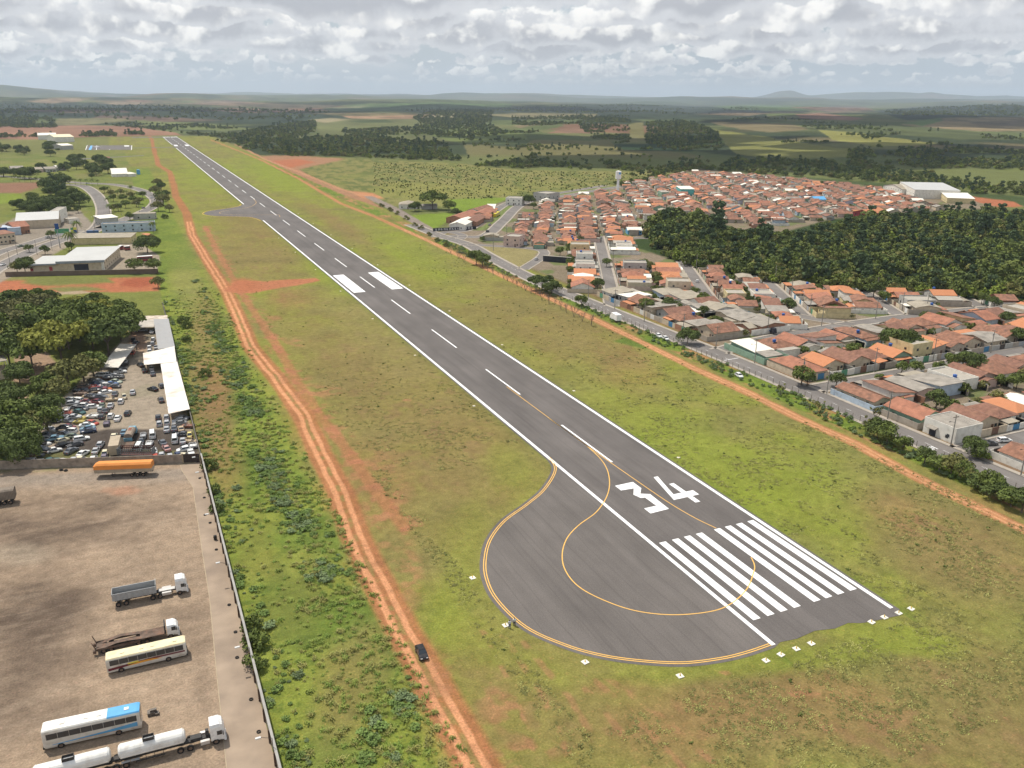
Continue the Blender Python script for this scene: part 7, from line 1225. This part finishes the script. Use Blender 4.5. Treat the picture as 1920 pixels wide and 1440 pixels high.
# left middle distance: individual trees
NT = 0
for pl, dn, mx, ks, wd in (([(22, 398), (60, 378), (150, 377), (155, 398), (95, 408), (30, 414)], 1/260., 26, ('big_dark', 'round_dark', 'round_mid'), 'dark wood behind the vaulted hall'), ([(80, 342), (128, 340), (142, 374), (92, 378)], 1/330., 10, ('big_dark', 'tall_dark'), 'tall dark clump left of the road fork'), ([(62, 300), (150, 297), (165, 318), (120, 336), (62, 332)], 1/600., 14, ('big_dark', 'round_dark', 'round_mid'), 'trees around the low sheds'),
                           ([(150, 300), (190, 300), (214, 318), (208, 342), (150, 342)], 1/520., 15, ('big_dark', 'round_dark'), 'dark clump left of the white tent'), ([(-10, 276), (72, 281), (78, 298), (-10, 300)], 1/900., 13, ('big_dark', 'round_olive'), 'grove at the left edge below the hangars'), ([(84, 275), (116, 273), (122, 292), (88, 294)], 1/900., 8, ('big_dark', 'round_mid'), 'grove left of the small white hangar'), ([(-10, 322), (60, 326), (60, 336), (-10, 336)], 1/500., 8, ('round_mid', 'big_dark'), 'roadside trees at the left edge')):
    q = fill_px(pl, dn*2.2, 7+mx, 400); random.seed(mx); idx = list(range(len(q))); random.shuffle(idx); q = [q[i] for i in idx[:mx]]; q.sort(key=lambda a: a[0])
    for i, (x, y) in enumerate(q): kk = ks[i % len(ks)]; place(kk, TREEK[kk], (x, y), None, 'tree of the %s, %s from its left' % (wd, ordinal(i+1)), 'tree', 'trees of the left background', random.uniform(.85, 1.35))
# small garden trees through the town
random.seed(77); k = 0
for l in LOTS:
    if k >= 55: break
    if random.random() < .24 and l[5] != 'far':
        x, y, rz, w, d, zone, _ = l; a = random.uniform(.3, .47)*w*random.choice((-1, 1)); b = d*random.uniform(.36, .46); k += 1; X_, Y_ = x+a*math.cos(rz)-b*math.sin(rz), y+a*math.sin(rz)+b*math.cos(rz)
        kk = random.choice(('round_mid', 'round_dark', 'shrub_mid', 'small', 'round_olive')); place(kk, TREEK[kk], (X_, Y_), None, 'backyard tree, behind the %s' % words(l, 'old_tile').replace('weathered tile roofed ', ''), 'tree', 'backyard trees of the town', random.uniform(.5, .85) if 'round' in kk else 1.0)
for i_, (px, py, kk, s) in enumerate(((60, 640, 'broad_mid', 1.2), (130, 655, 'broad_mid', 1.1), (175, 655, 'broad_bright', 1.0), (215, 628, 'broad_dark', 1.05), (100, 600, 'broad_mid', 1.1), (140, 590, 'broad_bright', 1.0), (35, 580, 'broad_dark', 1.1), (75, 575, 'broad_mid', 1.0), (5, 655, 'broad_mid', 1.1), (180, 580, 'broad_mid', .9), (25, 820, 'round_mid', 1.5))): tree(kk, px, py, 'tree between the larger crowns of the scrapyard grove, %s of such' % ordinal(i_+1), s*(.72 if py < 622 else 1.05), 'lesser trees of the grove')
q = []; g = np.random.default_rng(9)
for l in LOTS:
    if l[5] == 'far' and g.random() < .33: q.append((l[0]+g.normal()*5, l[1]+g.normal()*5))
    if l[5] != 'far' and g.random() < .8: q.append((l[0]+math.cos(l[2])*l[3]*.44-math.sin(l[2])*l[4]*.40, l[1]+math.sin(l[2])*l[3]*.44+math.cos(l[2])*l[4]*.40))
scatter('garden_greenery', np.array(q), .22+.35*g.random(len(q)), CP[:3])
# verge between yard wall and red track
tp = [tuft_proto(34, .7, 1.3, 'blade', 1, .9), tuft_proto(34, .8, 1.3, 'straw', 2, .9), tuft_proto(30, .7, 1.3, 'blade_green', 3, .9)]
hp = [crown_proto('round', 1.3, 1.8, 'shrub', 170, 31, .15), crown_proto('round', 1.5, 2.0, 'grey', 190, 32, .15), crown_proto('round', 1.2, 1.7, 'shrub', 160, 33, .14)]
BAND = [P(*c) for c in ((395, 590), (412, 640), (440, 700), (474, 760), (496, 850), (528, 930), (580, 1000), (640, 1130), (700, 1230), (745, 1340), (720, 1450))]
g = np.random.default_rng(12); n = 60000; x = -101+g.random(n)*26; y = 60+g.random(n)*420
bx = np.interp(y, [b[1] for b in BAND][::-1], [b[0] for b in BAND][::-1]); db = np.abs(x-bx); nz_ = fbm(x/7, y/11, 3, 301); wallside = np.exp(-(x+101)/1.6)*(fbm(x/5, y/14, 2, 303) > .45)
trk = np.interp(y, [90, 117, 147, 210, 335, 480], [-73.5, -74, -74, -72.5, -70.5, -68])-3.2
pr = np.clip(1-db/(3.2+3*nz_), 0, 1)*(nz_ > .42)*.16*(nz_ > .50)+wallside*.16; pr *= (x < trk)*(1-.8*sstep(300, 400, y)); sel = g.random(n) < pr
cut = 5200; P_ = np.stack([x[sel], y[sel]], 1)[:cut]; scatter('tall_weeds', P_, np.array([1, 1, .62])*np.ones((len(P_), 3))*((.35+1.0*g.random(len(P_))**1.5)*(.6+.9*fbm(P_[:, 0]/4, P_[:, 1]/6, 2, 8)))[:, None], hp)
pr2 = (.05+.20*(fbm(x/5, y/8, 3, 305) > .52)+.2*np.clip(1-db/7, 0, 1))*(x < trk+1.5)*(1-sstep(330, 460, y)); sel = g.random(n) < pr2; P_ = np.stack([x[sel], y[sel]], 1)[:14000][::2]; scatter('tall_grass', P_, .3+.7*g.random(len(P_))**1.5, tp)
# dark weeds dotted over the airfield, and the bank by the road
n = 26000; x = -66+g.random(n)*138; y = 70+g.random(n)*520; nn = fbm(x/22, y/30, 4, 311); ok = ((x > 17) | (x < -17)) & (g.random(n) < np.where(x > 17, .11*(nn > .50)+.012, .05*(nn > .55)+.01)) & ~((x > -58) & (x < -14) & (y > 92) & (y < 192)) & (x > -63) & (np.abs(x-73) > 3)
P_ = np.stack([x[ok], y[ok]], 1)[:2400]; wp = [tuft_proto(16, .30, .55, 'mid', 6, .9), tuft_proto(16, .26, .6, 'olive', 7, .9), crown_proto('round', .5, .8, 'mid', 20, 41, .16)]; scatter('airfield_weeds', P_, .5+1.0*g.random(len(P_))**2, wp)
n = 9000; x = 76+g.random(n)*10; y = 60+g.random(n)*480; ok = (g.random(n) < .16*(fbm(x/4, y/14, 3, 313) > .48)+.06) & (x < 85.6-np.interp(y, [220, 300, 400, 510], [0, 4, 7, 0])); P_ = np.stack([x[ok], y[ok]], 1); scatter('bank_weeds', P_, .4+.6*g.random(len(P_)), hp[:2]+tp[:1])
n = 90000; x = -66+g.random(n)*138; y = 66+g.random(n)*230; nn = fbm(x/6, y/8, 4, 317); ok = ((x > 16.2) | ((x < -16.2) & ~((x > -57) & (y > 92) & (y < 190))) | (y < 91)) & (g.random(n) < .55*sstep(.38, .62, nn)*(1-(y-66)/260)) & (np.abs(x-73) > 3) & (x > -62)
P_ = np.stack([x[ok], y[ok]], 1)[:20000]; gp = [tuft_proto(12, .13, .8, 'olive', 8, 1.8), tuft_proto(12, .13, .8, 'straw', 9, 1.8), tuft_proto(12, .12, .8, 'olive', 10, 1.8)]; scatter('short_grass_tufts', P_, .6+.9*g.random(len(P_)), gp)
# bushes and thin trees along the airfield fence
k = 0
for px, py, kk, s in ((1645, 822, 'big_dark', .55), (1662, 834, 'round_mid', .85), (1692, 848, 'round_mid', .62), (1733, 868, 'round_dark', .62), (1760, 884, 'round_mid', .8), (1782, 892, 'round_olive', .75), (1800, 898, 'round_mid', .7), (1815, 905, 'round_olive', .7), (1832, 915, 'round_dark', .75), (1852, 926, 'round_mid', .75), (1872, 938, 'big_dark', .5), (1895, 950, 'round_mid', .75), (1915, 962, 'round_dark', .75), (1795, 880, 'shrub_olive', 1.6), (1640, 790, 'thin', 1.0), (1532, 772, 'thin', .9), (1518, 768, 'bare', .7), (1464, 742, 'thin', .8), (1628, 815, 'thin', 1.0)):
    k += 1; tree(kk, px, py, 'bushy tree in the row along the airfield fence, %s of that row' % ordinal(k), (s*random.uniform(.85, 1.2), s*random.uniform(.85, 1.2), s*random.uniform(.7, 1.3)), 'trees along the airfield fence')
k = 0; random.seed(4)
for px, py in ((915, 508), (925, 516), (934, 514), (944, 522), (952, 527), (962, 530), (970, 538), (978, 540), (985, 545), (996, 551), (1004, 552), (1016, 563), (1030, 570), (1040, 572), (1052, 580), (1062, 586), (1076, 594), (1092, 602), (1108, 610), (860, 485), (870, 492), (845, 474)):
    k += 1; tree('bare', px, py, 'leafless greyish shrub by the airfield road, %s from the roundabout' % ordinal(k), random.uniform(.8, 1.25), 'leafless shrubs by the airfield road', cat='shrub')
k = 0
for px, py, s in ((715, 388, 1.3), (732, 396, 1.4), (745, 402, 1.2), (762, 412, 1.3), (778, 424, 1.1), (790, 430, 1.2), (805, 442, 1.1), (820, 452, 1.0), (836, 462, 1.1)): k += 1; tree('shrub_olive', px, py, 'dull shrub on the bank above the second dirt road, %s from its far end' % ordinal(k), s, 'shrubs on the far bank', cat='shrub')
k = 0
for px, py, s in ((395, 880, 1.2), (400, 925, 1.0), (405, 960, .9), (475, 1180, 1.1), (478, 1215, 1.25), (482, 1250, 1.1), (345, 606, 1.3), (352, 615, 1.2), (350, 640, 1.0), (386, 706, 1.2)): k += 1; tree('shrub_mid', px, py, 'dark leafy bush against the outer side of the yard and shed walls, %s of these' % ordinal(k), s, 'bushes along the yard wall', cat='bush')
# ------------------------------------------------------------------ fence, poles, lights
r = empty('wire_fence', (0, 0, 0), 0, 'low wire fence with thin posts between the green bank and the airfield road', 'fence'); pm = MB().box(-.07, .07, -.07, .07, -.05, 1.9).mesh('post', [mat('fence_post', (.22, .19, .155), .9)])
fx = lambda y: float(np.interp(y, [40, 160, 200, 255, 300, 360], [86.4, 85.4, 85.9, 84.0, 82.6, 80.6]))
for i in range(96): y = 64+i*3.0; o = bpy.data.objects.new('post', pm); C.objects.link(o); o.parent = r; o.location = (fx(y), y, 0)
for z in (.6, 1.1, 1.6):
    mb = MB()
    for y in range(64, 350, 12): mb.tube((fx(y), y, z), (fx(y+12), y+12, z), .012, .012, 3)
    mb.build('wire', STEEL, r)
def utility_pole(loc, rz, label, h=9.5):
    r = empty('utility_pole', loc, rz, label, 'utility pole', 'concrete utility poles of the town'); mb = MB(); mb.tube((0, 0, -.1), (0, 0, h), .19, .12, 7); mb.build('pole', mat('concrete_pole', (.26, .24, .21), .9), r); MB().box(-1.1, 1.1, -.07, .07, h-.7, h-.55).build('crossarm', BARK, r); mb = MB(); mb.tube((0, 0, h-2.2), (-1.9, 0, h-1.7), .04, .03, 5); mb.box(-2.5, -1.85, -.1, .1, h-1.76, h-1.62); mb.build('lamp_arm', STEEL, r)
    MB().cyl(.28, 0, h-2.6, h-1.7, .2, .2, 8).build('transformer', GREYP, r) if random.random() < .3 else None
k = 0
for yy in (126, 147.4, 170, 195.5, 207.3, 232, 253, 275, 300, 325, 350): k += 1; utility_pole((95.0 if yy < 240 else 93.3 if yy < 300 else 90.5, yy, 0), 0, 'grey pole with lamp arm on the airfield road pavement, %s from the bottom right' % ordinal(k))
k = 0
for i, y0 in enumerate((148.2, 206.2, 262.5)):
    for xx in (128, 158, 190, 222): k += 1; utility_pole((xx, y0+(.8 if i == 2 else 0), 0), math.pi/2, 'grey pole along the side streets, %s counting by street outward from the airfield road' % ordinal(k))
k = 0
for u, v0, v1 in STR[:4]:
    for v in np.arange(v0+8, v1, 34): k += 1; x, y = uv(u+4.4, v); utility_pole((x, y, 0), .5, 'grey pole on a slanting street, %s counting from the roundabout side' % ordinal(k), 9)
k = 0
for px, py in ((950, 452), (925, 470), (985, 430), (1004, 418)): k += 1; x, y = P(px, py); utility_pole((x, y, 0), .5, 'tall pole beside the avenue near the roundabout, %s of those' % ordinal(k), 11)
k = 0
for px, py in ((20, 500), (70, 478), (98, 470), (228, 404), (282, 392), (262, 401), (178, 430), (33, 478)): k += 1; x, y = P(px, py); r = empty('street_lamp', (x, y, 0), .6*k, 'double armed street lamp on the left avenue, %s of those' % ordinal(k), 'street lamp', 'street lamps of the left avenue'); mb = MB(); mb.tube((0, 0, -.1), (0, 0, 9), .12, .08, 6); mb.tube((-1.6, 0, 9.1), (1.6, 0, 9.1), .05, .05, 5); mb.build('pole', STEEL, r); [MB().box(*sorted((s*1.2, s*2.1)), -.14, .14, 9.05, 9.25).build('lamp_head', GREYP, r) for s in (-1, 1)]
# wires along the airfield road
r = empty('power_lines', (0, 0, 0), 0, 'thin power wires strung between the poles of the airfield road', 'wire'); yy = [126, 147.4, 170, 195.5, 207.3, 232, 253, 275, 300]
for o_ in (-.9, 0, .9):
    mb = MB()
    for a, b in zip(yy[:-1], yy[1:]):
        xa, xb = [95.0 if q < 240 else 93.3 for q in (a, b)]; pts = [(xa+o_+(xb-xa)*t, a+(b-a)*t, 8.95-1.6*t*(1-t)) for t in np.linspace(0, 1, 7)]
        for p0, p1 in zip(pts[:-1], pts[1:]): mb.tube(p0, p1, .015, .015, 3)
    mb.build('wire', STEEL, r)
# light plates round the turn pad and runway
PL = mat('pale_plate', (.70, .67, .58), .8); YL = mat('yellow_fitting', (.65, .42, .05), .5); k = 0
spots = [P(*c) for c in ((886, 1084), (948, 1173), (1097, 1242), (1275, 1268), (1436, 1239), (1464, 1228), (1493, 1217), (1521, 1207), (1634, 1167), (1658, 1158), (1685, 1150), (1708, 1142))]
base = None
for i, (x, y) in enumerate(spots):
    lb = '%s, %s clockwise round the runway end' % ('white square plate with small yellow light', ordinal(i+1))
    if base is None: base = empty('runway_light', (x, y, .02), .1, lb, 'light', 'runway end lights'); MB().box(-.55, .55, -.55, .55, 0, .12).build('plate', PL, base); mb = MB(); mb.cyl(0, 0, .121, .50, .11, .07, 8); mb.cyl(0, 0, .503, .62, .12, .05, 8); mb.build('lamp', YL, base)
    else: dup(base, (x, y, .02), .1*(i % 3), lb)
k = 0
for s in (-1, 1):
    for i in range(9):
        y = 232+60*i; 
        if s < 0 and y > 640: continue
        k += 1; dup(base, (s*18.2, y, .02), 0, 'small edge light plate on the %s runway verge, %s from the near end' % ('left' if s < 0 else 'right', ordinal(i+1)), 'runway edge lights', .7)
dup(base, (18.4, 172, .02), 0, 'small edge light plate on the right runway verge beside the painted 34', 'runway edge lights', .7)
# ------------------------------------------------------------------ moving and parked vehicles in the streets
def pcar(kind, c, a, b, lab):
    (x, y), (x2, y2) = P(*a), P(*b); car(kind, c, ((x+x2)/2, (y+y2)/2, .04), math.atan2(y2-y, x2-x), lab)
pcar('hatchback', 'white', (1379, 703), (1392, 711), 'white hatchback driving alone on the airfield road'); pcar('hatchback', 'white', (1230, 629), (1240, 635), 'left of two white cars parked by the wall tree'); pcar('hatchback', 'white', (1243, 634), (1253, 640), 'right of two white cars parked by the wall tree')
pcar('sedan', 'black', (1679, 708), (1696, 707), 'black saloon parked under street trees on the middle side street'); pcar('pickup', 'charcoal', (1846, 835), (1866, 834), 'dark pickup on the lowest side street'); pcar('estate', 'white', (1873, 829), (1892, 828), 'white car beside the dark pickup'); pcar('sedan', 'silver', (1893, 846), (1912, 842), 'silver saloon at the right edge on the lowest side street'); pcar('sedan', 'silver', (1849, 689), (1861, 686), 'silver car on the middle side street near the right edge'); pcar('hatchback', 'silver', (1535, 630), (1545, 629), 'silver car before the dark garage on the upper side street')
pcar('sedan', 'silver', (1003, 490), (1008, 485), 'silver car on the road right of the dry lawn'); pcar('hatchback', 'white', (1308, 531), (1306, 528), 'pale car on the second slanting street'); pcar('sedan', 'grey', (916, 424), (920, 421), 'grey car on the avenue'); pcar('hatchback', 'black', (912, 436), (916, 434), 'black car on the avenue near the roundabout'); pcar('sedan', 'blue', (1900, 930), (1908, 935), 'dark blue car behind the fence trees at the right edge')
pcar('pickup', 'white', (2, 499), (9, 497), 'white pickup on the avenue at the left edge'); pcar('sedan', 'white', (281, 372), (287, 371), 'white car on the road loop'); pcar('sedan', 'charcoal', (266, 392), (272, 390), 'dark car on the road loop'); pcar('hatchback', 'white', (87, 447), (92, 446), 'white car on the avenue near the green billboard'); pcar('estate', 'white', (161, 345), (168, 344.5), 'white car on the far avenue'); pcar('pickup', 'green', (34, 464), (44, 462), 'green pickup with flat cargo on the avenue median side')
(x, y), (x2, y2) = P(1146, 598), P(1161, 606); r = empty('box_truck', ((x+x2)/2, (y+y2)/2, .04), math.atan2(y-y2, x-x2), 'white box lorry parked along the airfield road', 'lorry'); MB().box(-3.6, 1.7, -1.2, 1.2, 1.0, 3.6).build('box', PAINT, r); mb = MB(); loft(mb, [(1.9, [(1.0, .6), (1.08, 1.4), (.95, 2.5)]), (3.1, [(1.0, .6), (1.05, 1.4), (.9, 2.4)]), (3.6, [(.95, .5), (1.0, 1.2), (.8, 1.5)])]); mb.build('cab', WHITEV, r); MB().box(-3.6, 3.4, -.4, .4, .5, .98).build('chassis', STEEL, r); MB().box(-.1, .1, -.8, .8, -.35, .35).build('windscreen', GLASS, r).location = (3.42, 0, 1.95); truck_wheels(r, (-2.4, 2.5), .98, .42, .25)
(x, y), (x2, y2) = P(1428, 619), P(1452, 627); r = empty('flatbed_truck', ((x+x2)/2, (y+y2)/2, .04), math.atan2(y2-y, x2-x), 'blue flatbed lorry with white sacks parked on the upper side street', 'lorry'); MB().box(-4.6, 2.0, -1.2, 1.2, 1.0, 1.5).build('deck', WL['navy'], r); mb = MB(); [mb.box(-4+i*1.3, -3+i*1.3, -.9, .8, 1.5, 2.0+.15*(i % 2)) for i in range(4)]; mb.build('load', PAINT, r); mb = MB(); loft(mb, [(2.2, [(1.0, .6), (1.1, 1.4), (.95, 2.6)]), (3.6, [(1.0, .6), (1.1, 1.4), (.9, 2.5)]), (4.1, [(.95, .5), (1.0, 1.2), (.8, 1.5)])]); mb.build('cab', WL['dark'], r); truck_wheels(r, (-3.2, 2.9), .98, .45, .25)
r = small_bus((930, 408), (937, 403), 'yellow bus on the left lane of the avenue', mat('bus_yellow', (.62, .50, .04), .4), mat('bus_yellow', (0, 0, 0)))
# ------------------------------------------------------------------ two people by the turn pad
SKIN = mat('skin', (.30, .17, .11), .6)
def person(loc, rz, label, top, legs, hair=(.02, .015, .012), bent=False):
    V = [(0, 0, .95), (0, .0, 1.18), (0, 0, 1.42), (0, 0, 1.52), (0, .02, 1.60), (0, .02, 1.70), (-.10, 0, .90), (-.11, .02, .50), (-.12, -.02, .08), (-.12, .12, .04), (.10, 0, .90), (.11, .03, .50), (.13, .0, .08), (.13, .14, .04), (-.19, 0, 1.42), (-.26, .0, 1.14), (-.25, .12, .92), (.19, 0, 1.42), (.27, .02, 1.15), (.22, .18, 1.02)]
    E_ = [(0, 1), (1, 2), (2, 3), (3, 4), (4, 5), (0, 6), (6, 7), (7, 8), (8, 9), (0, 10), (10, 11), (11, 12), (12, 13), (2, 14), (14, 15), (15, 16), (2, 17), (17, 18), (18, 19)]; R_ = [.15, .14, .14, .06, .095, .085, .09, .06, .045, .04, .09, .06, .045, .04, .065, .045, .03, .065, .045, .03]
    for h in (16, 19):
        hx, hy, hz = V[h]
        for f in range(5): V.append((hx+(f-2)*.018, hy+.05+(.02 if f else -.02), hz-.05-(.02 if f in (2, 3) else 0))); E_.append((h, len(V)-1)); R_.append(.010)
    me = bpy.data.meshes.new('person'); me.from_pydata(V, E_, []); o = bpy.data.objects.new('person', me); C.objects.link(o); md = o.modifiers.new('skin', 'SKIN')
    for i, q in enumerate(R_): me.skin_vertices[0].data[i].radius = (q, q)
    me.skin_vertices[0].data[0].use_root = True; sb = o.modifiers.new('sub', 'SUBSURF'); sb.levels = 1; sb.render_levels = 1; me.materials.append(SKIN); o.location = loc; o.rotation_euler = (0, 0, rz); tag(o, label, 'person')
    mb = MB(); loft(mb, [(-.20, [(.07, 1.20), (.08, 1.48)]), (-.13, [(.12, .98), (.13, 1.5)]), (.13, [(.12, .98), (.13, 1.5)]), (.20, [(.07, 1.20), (.08, 1.48)])])
    for s, (q0, q1) in ((-1, (14, 15)), (1, (17, 18))): mb.tube((V[q0][0]*1.02, V[q0][1], V[q0][2]+.03), V[q1], .085, .07, 7)
    mb.build('shirt', top, o); mb = MB()
    for a, b, c in ((6, 7, 8), (10, 11, 12)): mb.tube((V[a][0], V[a][1], 1.0), V[b], .125, .085, 8); mb.tube(V[b], V[c], .085, .065, 8)
    mb.build('trousers', legs, o); mb = MB(); [mb.box(V[a][0]-.05, V[a][0]+.05, V[a][1]-.16, V[a][1]+.08, .0, .10) for a in (9, 13)]; mb.build('shoes', STEEL, o)
    mb = MB(); mb.cyl(0, .01, 1.66, 1.80, .105, .055, 10); mb.build('hair', mat('hair', hair, .7), o); mb = MB(); [mb.box(s*.035-.012, s*.035+.012, .108, .118, 1.665, 1.68) for s in (-1, 1)]; mb.box(-.012, .012, .105, .13, 1.62, 1.66); mb.box(-.03, .03, .104, .113, 1.585, 1.595); mb.build('face', STEEL, o)
x, y = P(955.5, 1178); person((x, y, .0), 2.4, 'person in pale shirt and dark trousers beside the white light plate', mat('pale_shirt', (.50, .52, .58), .8), WL['navy']); x, y = P(964.5, 1173.5); person((x, y, .0), -.6, 'person in white top and black trousers nearer the yellow kerb line', mat('white_shirt', (.66, .66, .66), .8), STEEL)
# ------------------------------------------------------------------ fair-weather clouds over the land: they stand above the frame and shade the far fields
CM = mat('cloud_white', (.85, .85, .86), 1, var=.02, spec=0)
for i, (px, py, rad) in enumerate(((1560, 292, 420), (1120, 262, 420), (1850, 232, 900), (200, 212, 1300), (480, 212, 1100), (1150, 206, 1500))):
    gx, gy = P(px, py); off = 1500/math.tan(SUN_EL); cx, cy = gx+sd.x/math.hypot(sd.x, sd.y)*off, gy+sd.y/math.hypot(sd.x, sd.y)*off; g = np.random.default_rng(i); bm = bmesh.new()
    for k in range(14):
        a = g.random()*6.28; q = g.random()**.5*rad*.8; rr_ = rad*(.22+.25*g.random()); mt = Matrix.Translation((q*math.cos(a)*1.3, q*math.sin(a)*.7, rr_*.15))@Matrix.Diagonal((1, .8, .45, 1)); bmesh.ops.create_icosphere(bm, subdivisions=2, radius=rr_, matrix=mt)
    for v in bm.verts: v.co.z = max(v.co.z, -25); n_ = 1+.12*math.sin(v.co.x*.02+v.co.y*.03); v.co.x *= n_; v.co.y *= n_
    me = bpy.data.meshes.new('cloud'); bm.to_mesh(me); bm.free(); me.materials.append(CM); o = bpy.data.objects.new('cloud', me); C.objects.link(o); o.location = (cx, cy, 1500); tag(o, kind='structure')
